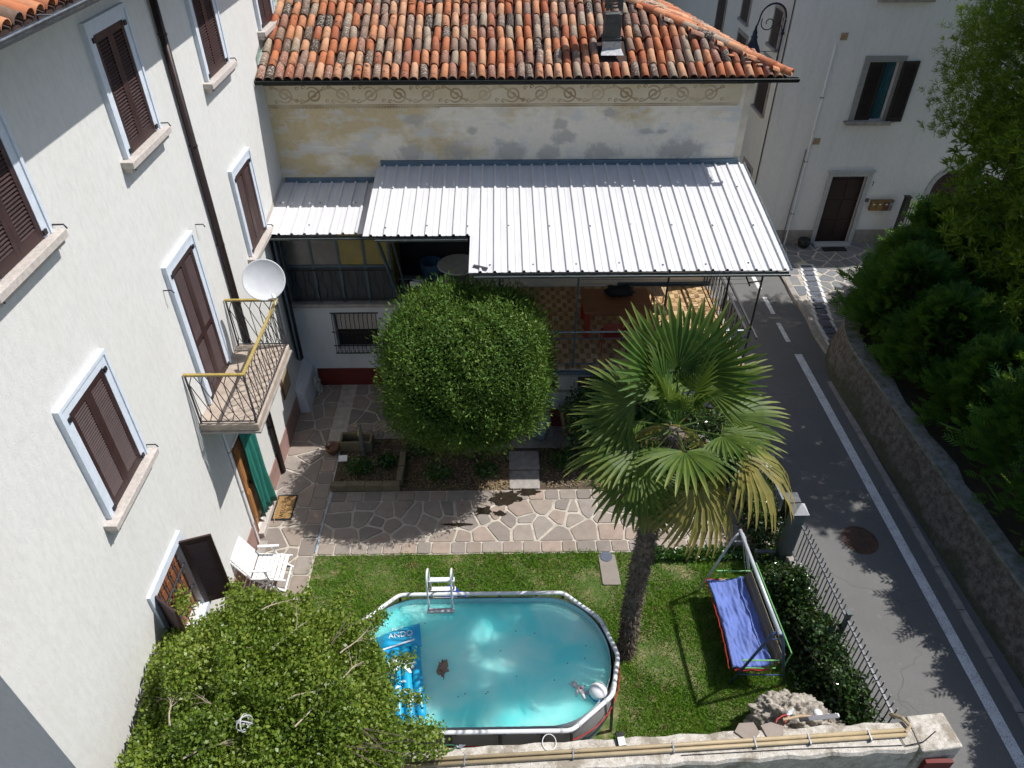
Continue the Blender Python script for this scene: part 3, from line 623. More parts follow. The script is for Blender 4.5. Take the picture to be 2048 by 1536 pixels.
# ---------------------------------------------------------------- tiled house across the courtyard
th = thing('tiled_house', (0, 18, 0), 'old house with terracotta tile roof and faded ochre wall across the courtyard', 'house')
FY = 16.4; FX1 = 5.54
def facade_mat():
    m, t, b, o = nodes('ochre_plaster')
    pos = N(t, 'ShaderNodeNewGeometry').outputs['Position']; sep = N(t, 'ShaderNodeSeparateXYZ'); t.links.new(pos, sep.inputs[0])
    n1 = noise(t, 0.55, 6, 0.62, mapscale=(1, 1, 1.6)); n2 = noise(t, 2.3, 6, 0.65, mapscale=(0.8, 1, 1.3)); n3 = noise(t, 14, 5, 0.7); n4 = noise(t, 1.2, 5, 0.6, mapscale=(0.5, 1, 4))
    ochre = mixc(t, val(t, n3, 0.35, 0.7), (0.60, 0.49, 0.30), (0.53, 0.425, 0.255)); cream = mixc(t, val(t, n3, 0.35, 0.7), (0.78, 0.715, 0.605), (0.71, 0.645, 0.54)); grey = (0.60, 0.585, 0.555)
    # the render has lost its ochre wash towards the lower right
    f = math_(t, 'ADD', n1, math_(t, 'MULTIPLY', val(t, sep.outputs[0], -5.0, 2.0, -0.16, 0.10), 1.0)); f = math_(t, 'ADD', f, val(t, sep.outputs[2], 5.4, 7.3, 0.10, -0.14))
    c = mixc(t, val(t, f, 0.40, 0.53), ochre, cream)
    c = mixc(t, val(t, math_(t, 'ADD', n2, math_(t, 'MULTIPLY', val(t, n4, 0.35, 0.7), 0.12)), 0.56, 0.70, 0, 0.85), c, grey)
    c = mixc(t, val(t, n4, 0.62, 0.75, 0, 0.5), c, (0.80, 0.76, 0.69))
    n5 = noise(t, 4.5, 6, 0.7); n6 = noise(t, 1.6, 3, 0.5)
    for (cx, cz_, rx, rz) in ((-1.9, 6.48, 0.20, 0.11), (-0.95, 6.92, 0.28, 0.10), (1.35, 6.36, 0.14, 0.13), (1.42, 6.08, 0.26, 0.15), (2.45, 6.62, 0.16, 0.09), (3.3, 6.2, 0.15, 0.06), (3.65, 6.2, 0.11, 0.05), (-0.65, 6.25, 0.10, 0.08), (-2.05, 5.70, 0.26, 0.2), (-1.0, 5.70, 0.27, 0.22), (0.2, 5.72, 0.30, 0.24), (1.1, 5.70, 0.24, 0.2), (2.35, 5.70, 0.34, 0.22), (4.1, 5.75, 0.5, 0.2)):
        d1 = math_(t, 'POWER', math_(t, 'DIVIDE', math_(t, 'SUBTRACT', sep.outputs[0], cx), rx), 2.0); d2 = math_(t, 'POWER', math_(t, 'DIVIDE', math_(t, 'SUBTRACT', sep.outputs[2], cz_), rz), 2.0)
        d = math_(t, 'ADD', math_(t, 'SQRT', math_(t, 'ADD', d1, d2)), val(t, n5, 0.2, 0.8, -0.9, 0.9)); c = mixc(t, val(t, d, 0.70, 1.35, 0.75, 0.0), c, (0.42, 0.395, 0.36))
    t.links.new(c, b.inputs['Base Color']); b.inputs['Roughness'].default_value = 0.95; b.inputs['Specular IOR Level'].default_value = 0.1
    bump(t, b, math_(t, 'ADD', n3, n2), 0.3, 0.012); return m
M['ochre'] = facade_mat(); M['ochre_side'] = mat('ochre_side', (0.68, 0.60, 0.48), 0.95, 0.3, 2, bmp=0.2)
MB().add([(WX, FY, -0.05), (FX1, FY, -0.05), (FX1, FY, 7.42), (WX, FY, 7.42)], [(0, 1, 2, 3)]).build('wall', M['ochre'], th)
MB().add([(FX1, FY, -0.05), (FX1 - 1.55, 24.4, -0.05), (FX1 - 1.55, 24.4, 7.42), (FX1, FY, 7.42)], [(0, 1, 2, 3)]).build('side_wall', M['ochre_side'], th)
b = MB(); b.box(FX1 - 0.16, FX1 + 0.006, FY - 0.008, FY, 4.0, 7.3); b.build('corner_strip', M['ochre_side'], th)
# painted frieze of scrolls under the eaves
M['frieze_paint'] = mat('frieze_paint', (0.31, 0.215, 0.115), 0.95, 0.35, 1.6, col2=(0.54, 0.45, 0.31)); M['frieze_ground'] = mat('frieze_ground', (0.60, 0.50, 0.335), 0.95, 0.3, 2.2, col2=(0.66, 0.58, 0.44))
def facade_print(b, pts, w, y):
    P = [Vector((p[0], 0, p[1])) for p in pts]; L = []
    for i, p in enumerate(P):
        t_ = (P[min(i + 1, len(P) - 1)] - P[max(i - 1, 0)]).normalized(); n_ = Vector((-t_.z, 0, t_.x)); ww = w * (0.55 + 0.45 * math.sin(math.pi * (i + 0.5) / len(P)))
        L += [(p.x + n_.x * ww / 2, y, p.z + n_.z * ww / 2), (p.x - n_.x * ww / 2, y, p.z - n_.z * ww / 2)]
    b.add(L, [(2 * i, 2 * i + 1, 2 * i + 3, 2 * i + 2) for i in range(len(P) - 1)])
MB().add([(WX + 0.01, FY - 0.003, 6.80), (5.3, FY - 0.003, 6.80), (5.3, FY - 0.003, 7.25), (WX + 0.01, FY - 0.003, 7.25)], [(0, 1, 2, 3)]).build('frieze_band', M['frieze_ground'], th)
b = MB(); p = 0.62; zc = 7.03; yp = FY - 0.006
for i in range(17):
    cx = WX + 0.42 + i * p; s = 1 if i % 2 == 0 else -1
    if cx > 5.1: break
    pts = []
    for k in range(30):
        a = -2.4 + k * 0.36; r = 0.175 * (1 - k / 36); pts.append((cx + r * math.cos(a), zc + s * r * math.sin(a)))
    facade_print(b, pts, 0.042, yp)
    facade_print(b, [(cx - 0.31 + 0.62 * q / 12, zc + s * (0.15 * math.cos(math.pi * q / 12) + 0.02)) for q in range(13)], 0.04, yp + 0.0007)
    for sx, sz, r in ((-0.26, 0.15, 0.055), (0.24, -0.13, 0.05), (0.28, 0.13, 0.045), (-0.2, -0.15, 0.05)):
        facade_print(b, [(cx + sx + r * (1 - k / 16) * math.cos(k * 0.5), zc + s * sz + r * (1 - k / 16) * math.sin(k * 0.5)) for k in range(14)], 0.026, yp + 0.0012)
for z, w in ((6.815, 0.022), (6.775, 0.03), (7.235, 0.016)): b.add([(WX + 0.02, yp, z - w / 2), (5.25, yp, z - w / 2), (5.25, yp, z + w / 2), (WX + 0.02, yp, z + w / 2)], [(0, 1, 2, 3)])
for i in range(60):
    x = WX + 0.06 + i * 0.062; b.add([(x, yp, 6.757), (x + 0.062, yp, 6.757), (x + 0.031, yp, 6.725)], [(0, 2, 1)])
b.build('painted_frieze', M['frieze_paint'], th)
# roof
RX, RY, RZ, RS = 6.05, 15.95, 7.50, 0.35; HA = R(39.5); T = 4.2; HT = T / math.tan(HA)
QX, QY = RX - 1.95, RY + 10.0
b = MB()
b.add([(WX, RY, RZ), (RX, RY, RZ), (RX - HT, RY + T, RZ + RS * T), (WX, RY + T, RZ + RS * T)], [(0, 1, 2, 3)])
b.add([(RX, RY, RZ), (QX, QY, RZ), (RX - HT, RY + T, RZ + RS * T)], [(0, 1, 2)])
b.add([(WX, RY + T, RZ + RS * T), (RX - HT, RY + T, RZ + RS * T), (QX, QY, RZ), (WX, QY, RZ)], [(0, 1, 2, 3)])
b.add([(WX, RY, RZ - 0.04), (RX, RY, RZ - 0.04), (RX, FY + 0.1, RZ - 0.04), (WX, FY + 0.1, RZ - 0.04)], [(3, 2, 1, 0)]); b.add([(FX1 - 0.4, RY, RZ - 0.041), (RX, RY, RZ - 0.041), (QX, QY, RZ - 0.041), (QX - 0.9, QY, RZ - 0.041)], [(3, 2, 1, 0)])
b.add([(WX, RY, RZ - 0.04), (RX, RY, RZ - 0.04), (RX, RY, RZ), (WX, RY, RZ)], [(0, 1, 2, 3)]); b.add([(RX, RY, RZ - 0.04), (QX, QY, RZ - 0.04), (QX, QY, RZ), (RX, RY, RZ)], [(0, 1, 2, 3)])
roof = b.build('roof', M['tile_deck'], th)
sa = math.atan(RS); EXPO = 0.43; pit = 0.2015
spots = []
for i in range(56):
    x = WX + 0.10 + i * pit; row = 0
    while True:
        y = RY - 0.10 + row * EXPO
        tmax = (RX - 0.10 - x) * math.tan(HA)
        if y - RY > min(tmax - 0.03, 4.0): break
        spots.append((row, i, x, y)); row += 1
spots.sort(); rest = []
for k, (row, i, x, y) in enumerate(spots):
    jx, jy, jr = rs.uniform(-0.009, 0.009), rs.uniform(-0.03, 0.03), rs.uniform(-0.05, 0.05); z = RZ + RS * (y - RY) + 0.022 + rs.uniform(0, 0.012)
    if 2.16 < x < 2.66 and 16.18 < y < 16.9: continue
    if k < 300: piece('roof_tile', COPPO[rs.randrange(3)], roof, (x + jx, y + jy, z), (sa + rs.uniform(-0.015, 0.02), rs.uniform(-0.06, 0.06), jr))
    else: rest.append((x + jx, y + jy, z, jr))
def merge_tiles(name, lst, parent, base_rot):
    b = MB(); src = [([v.co.copy() for v in me.vertices], [tuple(p.vertices) for p in me.polygons]) for me in COPPO]
    for (x, y, z, jr) in lst:
        vs, fs = src[rs.randrange(3)]; mx = Matrix.Translation((x, y, z)) @ (Matrix.Rotation(base_rot + jr, 4, 'Z') @ Matrix.Rotation(sa, 4, 'X'))
        b.add([mx @ v for v in vs], fs)
    return b.build(name, M['tile'], parent, smooth=True, kind='stuff')
merge_tiles('upper_roof_tiles', rest, roof, 0.0)
Cn = Vector((RX, RY, RZ)); ed = (Vector((QX, QY, RZ)) - Cn).normalized(); hp = Vector((RX - HT, RY + T, RZ + RS * T)) - Cn; nn = ed.cross(hp).normalized(); nn = nn if nn.z > 0 else -nn; us = nn.cross(ed); us = us if us.z > 0 else -us
hu, hv = hp.dot(ed), hp.dot(us); elen = (Vector((QX, QY, RZ)) - Cn).length; src = [([v.co.copy() for v in me.vertices], [tuple(p.vertices) for p in me.polygons]) for me in COPPO]; b = MB(); rotm = Matrix((us.cross(nn), us, nn)).transposed().to_4x4()
for i in range(int(elen / pit)):
    u = 0.1 + i * pit; row = 0
    while True:
        v = -0.10 + row * 0.455
        if v > min(hv * u / hu if u < hu else 99, hv * (elen - u) / max(0.1, elen - hu)) - 0.04: break
        vs, fs = src[rs.randrange(3)]; mx = Matrix.Translation(Cn + ed * (u + rs.uniform(-0.01, 0.01)) + us * (v + rs.uniform(-0.03, 0.03)) + nn * (0.022 + rs.uniform(0, 0.012))) @ rotm @ Matrix.Rotation(rs.uniform(-0.05, 0.05), 4, 'Z'); b.add([mx @ q for q in vs], fs); row += 1
b.build('side_slope_tiles', M['tile'], roof, smooth=True, kind='stuff')
RIDGE = coppo(0.235, 0.205, 0.46, 0.115); hd = Vector((-math.cos(HA), math.sin(HA), RS * math.sin(HA))).normalized()
for k in range(17):
    c = Vector((RX + 0.06, RY - 0.06, RZ + 0.055)) + hd * (k * 0.385); rot = Vector((0, 1, 0)).rotation_difference(hd).to_euler()
    piece('hip_tile', RIDGE, roof, c, (math.asin(hd.z) + rs.uniform(-0.02, 0.03), rs.uniform(-0.05, 0.05), R(90) - HA + rs.uniform(-0.03, 0.03)))
# broken shards lying on the slope
for (x, y) in ((5.25, 16.25), (4.95, 16.45), (5.5, 16.15), (3.6, 18.2), (-2.0, 18.35), (-1.6, 18.4)):
    b = MB(); b.poly([(x + 0.09 * math.cos(q + x) * rs.uniform(0.6, 1.2), y + 0.09 * math.sin(q + x) * rs.uniform(0.6, 1.2)) for q in (0, 1.2, 2.4, 3.6, 4.9)], RZ + RS * (y - RY) + 0.11, RZ + RS * (y - RY) + 0.125); b.build('tile_shard', M['tile'], roof)
# gutter along the eaves, wall flashing, soffit
b = MB(); n = 7; gy = RY - 0.11; gz = RZ - 0.005
prof = [(gy + 0.075 * math.cos(math.pi + math.pi * k / n), gz + 0.09 * math.sin(math.pi + math.pi * k / n)) for k in range(n + 1)]
b.add([(xx, py_, pz_) for xx in (WX + 0.02, RX + 0.22) for py_, pz_ in prof], [(k, k + 1, n + 2 + k, n + 1 + k) for k in range(n)] + [(n + 1 + k, n + 2 + k, k + 1, k) for k in range(n)])
b.tube([(WX + 0.02, gy - 0.075, gz), (RX + 0.22, gy - 0.075, gz)], 0.01, 6); b.add([(RX + 0.22, py_, pz_) for py_, pz_ in prof], [tuple(range(n + 1))])
b.build('gutter', M['gutter_dark'], roof)
MB().box(WX + 0.03, 5.5, 16.25, FY - 0.002, 7.27, 7.40).build('eave_shadow_strip', M['dark'], th)  # dark strip paints in the shadow band below the eaves
M['lead'] = mat('lead', (0.33, 0.40, 0.37), 0.5, 0.3, 8, metal=0.3)
b = MB(); b.add([(WX + 0.01, RY + 0.3, RZ + 0.20), (WX + 0.01, RY + 4, RZ + RS * 4 + 0.12), (WX + 0.01, RY + 4, RZ + RS * 4 + 0.32), (WX + 0.01, RY + 0.3, RZ + 0.34)], [(0, 1, 2, 3)]); b.add([(WX + 0.012, RY + 0.3, RZ + 0.20), (WX + 0.09, RY + 0.3, RZ + 0.185), (WX + 0.09, RY + 4, RZ + RS * 4 + 0.105), (WX + 0.012, RY + 4, RZ + RS * 4 + 0.12)], [(0, 1, 2, 3)]); b.build('wall_flashing', M['lead'], roof)
# chimney
M['chimney'] = mat('chimney', (0.105, 0.105, 0.095), 0.85, 0.5, 5, bmp=0.4); cy0, cy1, cx0, cx1 = 16.66, 17.0, 2.22, 2.57
b = MB(); b.box(cx0, cx1, cy0, cy1, 7.6, 8.55); b.box(cx0 - 0.025, cx1 + 0.025, cy0 - 0.025, cy1 + 0.025, 8.06, 8.10); b.box(cx0 - 0.03, cx1 + 0.03, cy0 - 0.03, cy1 + 0.03, 9.25, 9.32)
for a, c in ((cx0, cx0 + 0.07), (cx1 - 0.07, cx1)):
    for d, e in ((cy0, cy0 + 0.07), (cy1 - 0.07, cy1)): b.box(a, c, d, e, 8.62, 9.25)
for i in range(3): b.box(cx0 + 0.071, cx1 - 0.071, cy0 + 0.02, cy0 + 0.04, 8.66 + i * 0.06, 8.70 + i * 0.06)
for i in range(3): b.box(cx0 + 0.08, cx1 - 0.08, cy0 - 0.012, cy0 - 0.0005, 8.30 + i * 0.1, 8.36 + i * 0.1)
ch = b.build('chimney', M['chimney'], roof, bevel=0.008)
b = MB(); b.add([(cx0 - 0.03, cy0 - 0.02, 7.89), (cx1 + 0.03, cy0 - 0.02, 7.89), (cx1 + 0.07, cy0 - 0.20, 7.80), (cx0 - 0.07, cy0 - 0.20, 7.80)], [(0, 3, 2, 1)]); b.box(cx0 - 0.03, cx1 + 0.03, cy0 - 0.02, cy0 - 0.001, 7.87, 8.03); b.build('chimney_flashing', mat('aluminium', (0.62, 0.62, 0.63), 0.35, 0.3, 14, metal=0.5, bmp=0.5, bscale=18), roof)
# ---------------------------------------------------------------- white corrugated canopy
CS = 0.146
def cz(y, z0=5.45): return z0 - CS * (FY - y)
def corrugated(x0, x1, ya, yb, z0, name, parent, phase=0.146, pitch=0.2835):
    xs = [x0]; k = math.ceil((x0 - phase + 0.04) / pitch); pr = [(x0, 0.0)]
    while phase + k * pitch < x1 - 0.04:
        c = phase + k * pitch; pr += [(c - 0.034, 0), (c - 0.018, 0.040), (c + 0.018, 0.040), (c + 0.034, 0), (c + 0.115, 0.0), (c + 0.122, 0.006), (c + 0.15, 0.006), (c + 0.157, 0.0)]; k += 1
    pr = [q for q in pr if q[0] < x1 - 0.001] + [(x1, 0)]
    b = MB(); n = len(pr); ys = [ya, (ya + yb) / 2, yb]
    vs = [(px_, yy, cz(yy, z0) + h + 0.003 * math.sin(px_ * 2.1 + yy)) for yy in ys for px_, h in pr]
    b.add(vs, [(j * n + i, (j + 1) * n + i, (j + 1) * n + i + 1, j * n + i + 1) for j in range(2) for i in range(n - 1)])
    o = b.build(name, M['canopy'], parent); s = o.modifiers.new('thick', 'SOLIDIFY'); s.thickness = 0.004; return o
ca = thing('metal_canopy', (2.4, 14.4, 2.17), 'white corrugated metal canopy on thin posts over the terrace', 'canopy')
corrugated(-0.65, 5.66, FY - 0.05, 12.42, 5.45, 'long_sheet', ca); corrugated(-2.86, -0.652, FY - 0.05, 13.63, 5.45, 'short_sheet', ca)
b = MB()
for yy, xs, in ((15.35, range(-9, 20, 3)), (13.9, range(-9, 20, 3)), (12.66, range(-1, 20, 3))):
    for k in xs:
        x = 0.146 + k * 0.2835 - (0.10 if yy < 13 else 0); b.lathe((x, yy + rs.uniform(-0.05, 0.05), cz(yy) + (0.04 if yy > 13 else 0.0)), [(0.022, 0), (0.022, 0.005), (0.010, 0.006), (0.010, 0.014)], 8)
b.build('screws', M['grey_iron'], ca, kind='stuff')
def half_gutter(b, x0, x1, y, z, r=0.06):
    n = 6; prof = [(y + r * math.cos(math.pi + math.pi * k / n), z + r * 1.1 * math.sin(math.pi + math.pi * k / n)) for k in range(n + 1)]
    b.add([(xx, a, c) for xx in (x0, x1) for a, c in prof], [(k, k + 1, n + 2 + k, n + 1 + k) for k in range(n)] + [(n + 1 + k, n + 2 + k, k + 1, k) for k in range(n)]); b.tube([(x0, y - r, z), (x1, y - r, z)], 0.008, 6)
M['gutter_grey'] = mat('gutter_grey', (0.16, 0.18, 0.175), 0.45, 0.3, 6, metal=0.4)
b = MB(); half_gutter(b, -0.55, 5.62, 12.36, cz(12.42) - 0.03); b.build('long_gutter', M['gutter_grey'], ca)
b = MB(); half_gutter(b, -2.6, -0.7, 13.57, cz(13.6) - 0.03); b.build('short_gutter', M['gutter_grey'], ca)
b = MB(); b.box(-2.78, 5.50, FY - 0.06, FY - 0.002, 5.44, 5.56); b.build('top_flashing', M['flash_blue'], ca)
b = MB(); b.box(-0.6, 5.6, 12.55, 12.62, cz(12.58) - 0.11, cz(12.58) - 0.012); b.build('front_beam', M['pipe_brown'], ca)
b = MB(); b.box(-2.8, 5.6, 14.4, 14.46, cz(14.43) - 0.09, cz(14.43) - 0.012); b.build('middle_beam', M['blue_iron'], ca)
b = MB(); b.box(-2.8, -0.7, 13.72, 13.78, cz(13.75) - 0.09, cz(13.75) - 0.012); b.build('short_beam', M['pipe_brown'], ca)
TZ = 2.17
for x in (-0.05, 1.56, 3.40, 4.64, 5.32):
    MB().tube([(x, 12.9, TZ - 0.05), (x, 12.9, cz(12.9) - 0.02)], 0.022, 8).build('post', M['blue_iron'] if x < 2 else M['black_iron'], ca)
b = MB(); b.tube([(-2.62, 13.75, cz(13.75) - 0.06), (-2.45, 15.02, 2.62)], 0.04, 8); b.build('strut', M['blue_iron'], ca)
MB().tube([(-2.25, 15.0, 2.62), (-2.42, 14.2, cz(14.2) - 0.05)], 0.025, 8).build('strut', M['blue_iron'], ca)
b = MB(); b.tube([(5.66, FY, 5.46), (5.66, 12.42, 4.88)], 0.02, 6); b.build('edge_trim', M['zinc'], ca)
b = MB(); b.obox((-0.42, 12.55, cz(12.55) + 0.03), 0.3, 0.05, 0.03, (1, -0.45, 0)); b.build('loose_batten', M['grey_iron'], ca)
for yy in (12.72,):
    b = MB()
    for q in (0, 0.18): b.tube([(1.6, yy + q, 4.42), (4.0, yy + q, 4.38), (5.1, yy + q, 4.40)], 0.004, 4)
    b.build('washing_lines', M['dark'], ca); b = MB(); b.tube([(5.32, 12.9, 4.35), (5.0, 12.75, 4.40)], 0.015, 6); b.tube([(5.0, 12.66, 4.38), (5.0, 12.95, 4.42)], 0.015, 6); b.build('line_bracket', M['black_iron'], ca)
sc_ = thing('lean_to_roof', (-4, 15.3, 4.7), 'small white corrugated roof over the glazed veranda beside the white house', 'lean-to roof')
corrugated(-4.88, -2.80, FY - 0.05, 14.32, 5.05, 'sheet', sc_, phase=-4.789, pitch=0.275)
b = MB(); b.add([(-5.11, FY - 0.05, cz(FY, 5.05) + 0.012), (-4.84, FY - 0.05, cz(FY, 5.05) + 0.012), (-4.84, 14.32, cz(14.32, 5.05) + 0.012), (-5.11, 14.32, cz(14.32, 5.05) + 0.012)], [(3, 2, 1, 0)]); b.build('flat_strip', M['canopy'], sc_)
b = MB(); b.box(-5.05, -2.87, FY - 0.05, FY - 0.002, 5.05, 5.16); b.build('top_flashing', M['flash_blue'], sc_)
b = MB(); half_gutter(b, -5.08, -2.5, 14.27, cz(14.3, 5.05) - 0.04); b.build('gutter', M['gutter_grey'], sc_)
b = MB(); b.add([(WX + 0.012, FY, cz(FY, 5.05)), (WX + 0.012, 14.3, cz(14.3, 5.05)), (WX + 0.012, 14.3, cz(14.3, 5.05) + 0.13), (WX + 0.012, FY, cz(FY, 5.05) + 0.13)], [(0, 1, 2, 3)]); b.build('side_flashing', M['sill_stone'], sc_)
b = MB()
for yy, xs in ((15.5, (-5.0, -4.1, -3.3)), (14.65, (-5.0, -4.2, -3.4))):
    for x in xs: b.lathe((x, yy, cz(yy, 5.05) + 0.012), [(0.022, 0), (0.022, 0.005), (0.01, 0.006), (0.01, 0.014)], 8)
b.build('screws', M['grey_iron'], sc_, kind='stuff')

# ---------------------------------------------------------------- terrace
def floor_tile_mat():
    m, t, b, o = nodes('floor_tile'); r = rnd(t)
    c = ramp(t, r, [(0, (0.56, 0.40, 0.22)), (0.3, (0.48, 0.31, 0.15)), (0.5, (0.62, 0.46, 0.27)), (0.7, (0.42, 0.26, 0.12)), (1, (0.58, 0.42, 0.24))]); n = noise(t, 18, 4)
    t.links.new(mixc(t, val(t, n, 0.4, 0.7, 0, 0.3), c, (0.25, 0.14, 0.06)), b.inputs['Base Color']); b.inputs['Roughness'].default_value = 0.6; return m
M['floor_tile'] = floor_tile_mat(); M['tile_brown'] = mat('tile_brown', (0.34, 0.20, 0.085), 0.65, 0.3, 8, per=0.2)
tr = thing('terrace', (2.4, 14.6, 0), 'raised terrace with basket pattern tiles under the white canopy', 'terrace')
MB().box(-0.65, 5.42, 12.80, FY - 0.01, TZ - 0.19, TZ - 0.012).build('slab', M['concrete'], tr)
MB().box(-0.70, 5.47, 12.74, 12.90, TZ - 0.10, TZ - 0.013).build('slab_lip', M['blue_iron'], tr)
tm1 = MB().box(0.004, 0.161, 0.004, 0.186, -0.012, 0.0).mesh('floor_tile'); tm1.materials.append(M['floor_tile']); tm2 = MB().box(0.004, 0.091, 0.004, 0.186, -0.012, 0.0015).mesh('floor_tile'); tm2.materials.append(M['tile_brown'])
cells = []
for j in range(18):
    for i in range(26):
        cells.append((j, -0.62 + i * 0.262 + (0.131 if j % 2 else 0), 12.84 + j * 0.195))
pick = 0; rb = MB(); rb2 = MB()
for j, x, y in cells:
    if x + 0.26 > 5.42: continue
    if pick < 300 and x > 0.6:
        piece('floor_tile', tm1, tr, (x, y, TZ)); pick += 1
        if pick < 300: piece('floor_tile', tm2, tr, (x + 0.166, y, TZ)); pick += 1
    else: rb.box(x + 0.004, x + 0.161, y + 0.004, y + 0.186, TZ - 0.012, TZ); rb2.box(x + 0.17, x + 0.257, y + 0.004, y + 0.186, TZ - 0.012, TZ + 0.0015)
rb.build('rear_light_tiles', M['floor_tile'], tr, kind='stuff'); rb2.build('rear_brown_tiles', M['tile_brown'], tr, kind='stuff')
MB().box(3.0, 5.40, FY - 0.03, FY - 0.003, TZ, TZ + 0.10).build('skirting', M['blue_iron'], tr)
# white undercroft front with openings, pillars and dark red plinth
UY = 13.35
for x0, x1 in ((1.30, 1.75), (3.0, 3.4), (4.95, 5.40), (-0.64, -0.4)): MB().box(x0, x1, UY, UY + 0.3, 0.56, TZ - 0.195).build('pillar', M['low_white'], tr, bevel=0.01)
for x0, x1 in ((-0.398, 1.298), (1.752, 2.998), (3.402, 4.948)): MB().box(x0, x1, UY + 0.03, UY + 0.27, 0.56, 1.05).build('parapet', M['low_white'], tr)
MB().box(0.9, 2.4, UY - 0.02, UY + 0.02, 1.10, 1.16).build('parapet_shelf', M['concrete'], tr)
MB().box(-0.64, 5.40, UY + 0.01, UY + 0.29, -0.03, 0.559).build('plinth', M['red_plinth'], tr)
MB().box(5.30, 5.41, UY + 0.3, FY - 0.02, -0.03, TZ - 0.195).build('side_wall', M['low_white'], tr)
sheet('undercroft_floor', -0.6, 5.4, 12.6, FY, -0.004, M['concrete'])
# railings
b = MB(); b.tube([(-0.62, 12.9, 3.12), (5.34, 12.9, 3.12)], 0.022, 8); b.build('front_rail', M['zinc'], tr)
b = MB(); b.tube([(-0.62, 12.9, 2.95), (5.34, 12.9, 2.95)], 0.012, 6); b.tube([(-0.62, 12.9, 2.27), (5.34, 12.9, 2.27)], 0.018, 6)
for i in range(5): b.tube([(4.3 + i * 0.22, 12.9, 2.27), (4.3 + i * 0.22, 12.9, 3.1)], 0.009, 5)
b.build('front_lower_rails', M['blue_iron'], tr)
b = MB(); x = 5.24
for i in range(15):
    yy = 12.98 + i * 0.235; zz = [TZ + 0.1 + 0.85 * k / 4 for k in range(5)]
    b.tube([(x, yy, TZ + 0.08), (x, yy + 0.09, TZ + 0.32), (x, yy + 0.02, TZ + 0.6), (x, yy + 0.1, TZ + 0.95)], 0.009, 5); b.tube([(x, yy + 0.12, TZ + 0.08), (x, yy + 0.12, TZ + 0.95)], 0.009, 5)
b.tube([(x, 12.9, TZ + 0.08), (x, FY - 0.05, TZ + 0.08)], 0.014, 6)
b.build('side_railing', M['black_iron'], tr)
b = MB(); b.bar((x, 12.9, TZ + 0.97), (x, FY - 0.03, TZ + 0.97), 0.05, 0.03); b.build('side_handrail', M['grey_iron'], tr)
b = MB(); b.bar((x + 0.13, 12.55, TZ + 0.99), (x + 0.13, FY - 0.03, TZ + 0.99), 0.04, 0.04); b.build('outer_pole', M['grey_iron'], tr)

# furniture on the terrace
def simple_chair(name, c, rot, seat_m, frame_m, label, group=None, back=0.45, sh=0.45, w=0.42):
    t = thing(name, c, label, 'chair', group); cx, cy, z0 = c; ca_, sa_ = math.cos(rot), math.sin(rot)
    P = lambda u, v, z: (cx + ca_ * u - sa_ * v, cy + sa_ * u + ca_ * v, z0 + z)
    h = w / 2
    for u, v in ((-h, -h), (h, -h)): MB().tube([P(u, v, 0), P(u * 0.95, v * 0.95, sh)], 0.013, 6).build('leg', frame_m, t)
    for u, v in ((-h, h), (h, h)): MB().tube([P(u, v, 0), P(u * 0.95, v * 0.9, sh), P(u * 0.95, v + 0.05, sh + back)], 0.013, 6).build('leg', frame_m, t)
    MB().obox(P(0, 0, sh), w, w, 0.03, (ca_, sa_, 0), (-sa_, ca_, 0)).build('seat', seat_m, t, bevel=0.01); MB().obox(P(0, h + 0.035, sh + back * 0.72), w * 0.9, 0.02, back * 0.5, (ca_, sa_, 0), (-sa_, ca_, 0)).build('backrest', seat_m, t, bevel=0.008)
    return t
M['red_seat'] = mat('red_seat', (0.22, 0.025, 0.02), 0.5, 0.3, 6); M['table_wood'] = mat('table_wood', (0.30, 0.12, 0.05), 0.45, 0.4, 3, mapscale=(0.6, 6, 6)); M['red_paint'] = mat('red_paint', (0.36, 0.035, 0.02), 0.5, 0.3, 6)
tb = thing('terrace_table', (2.62, 14.25, TZ), 'large reddish wooden table with red legs under the canopy', 'table')
MB().box(1.86, 3.46, 13.95, 15.0, TZ + 0.72, TZ + 0.76).build('tabletop', M['table_wood'], tb, bevel=0.008)
for xx, yy in ((1.96, 14.05), (3.36, 14.05), (1.96, 14.9), (3.36, 14.9)): MB().box(xx - 0.06, xx + 0.06, yy - 0.06, yy + 0.06, TZ, TZ + 0.72).build('leg', M['red_paint'], tb)
b = MB(); b.box(2.03, 3.3, 14.0, 14.03, TZ + 0.62, TZ + 0.719); b.box(2.03, 3.3, 14.92, 14.95, TZ + 0.62, TZ + 0.719); b.build('apron', M['table_wood'], tb)
simple_chair('red_chair', (2.45, 13.55, TZ), R(178), M['red_seat'], M['red_paint'], 'dark red chair at the near side of the terrace table, left of two', 'red chairs at the terrace table')
simple_chair('red_chair', (2.98, 13.60, TZ), R(186), M['red_seat'], M['grey_iron'], 'red chair with grey metal legs at the near side of the terrace table', 'red chairs at the terrace table')
bag = thing('dark_bag', (2.75, 14.75, TZ + 0.76), 'dark crumpled bag lying on the terrace table', 'bag')
def rock_mesh(name, c, r, m, parent=None, sub=3, amp=0.25, freq=2.5, seed=0, sq=(1, 1, 1), flat=0.0):
    bm = bmesh.new(); bmesh.ops.create_icosphere(bm, subdivisions=sub, radius=1.0); from mathutils import noise as mn
    for v in bm.verts:
        p = v.co.copy(); d = 1 + amp * (mn.fractal(p * freq + Vector((seed * 7.3, seed * 3.1, 0)), 0.7, 2.1, 7) + 0.4 * mn.turbulence(p * freq * 2.3, 3, True)); q = p * d * r
        q = Vector((q.x * sq[0], q.y * sq[1], max(q.z * sq[2], -r * 0.3) if flat else q.z * sq[2])); v.co = q + Vector(c) - org(parent)
    me = bpy.data.meshes.new(name); bm.to_mesh(me); bm.free(); return link_mesh(name, me, parent, m, True)
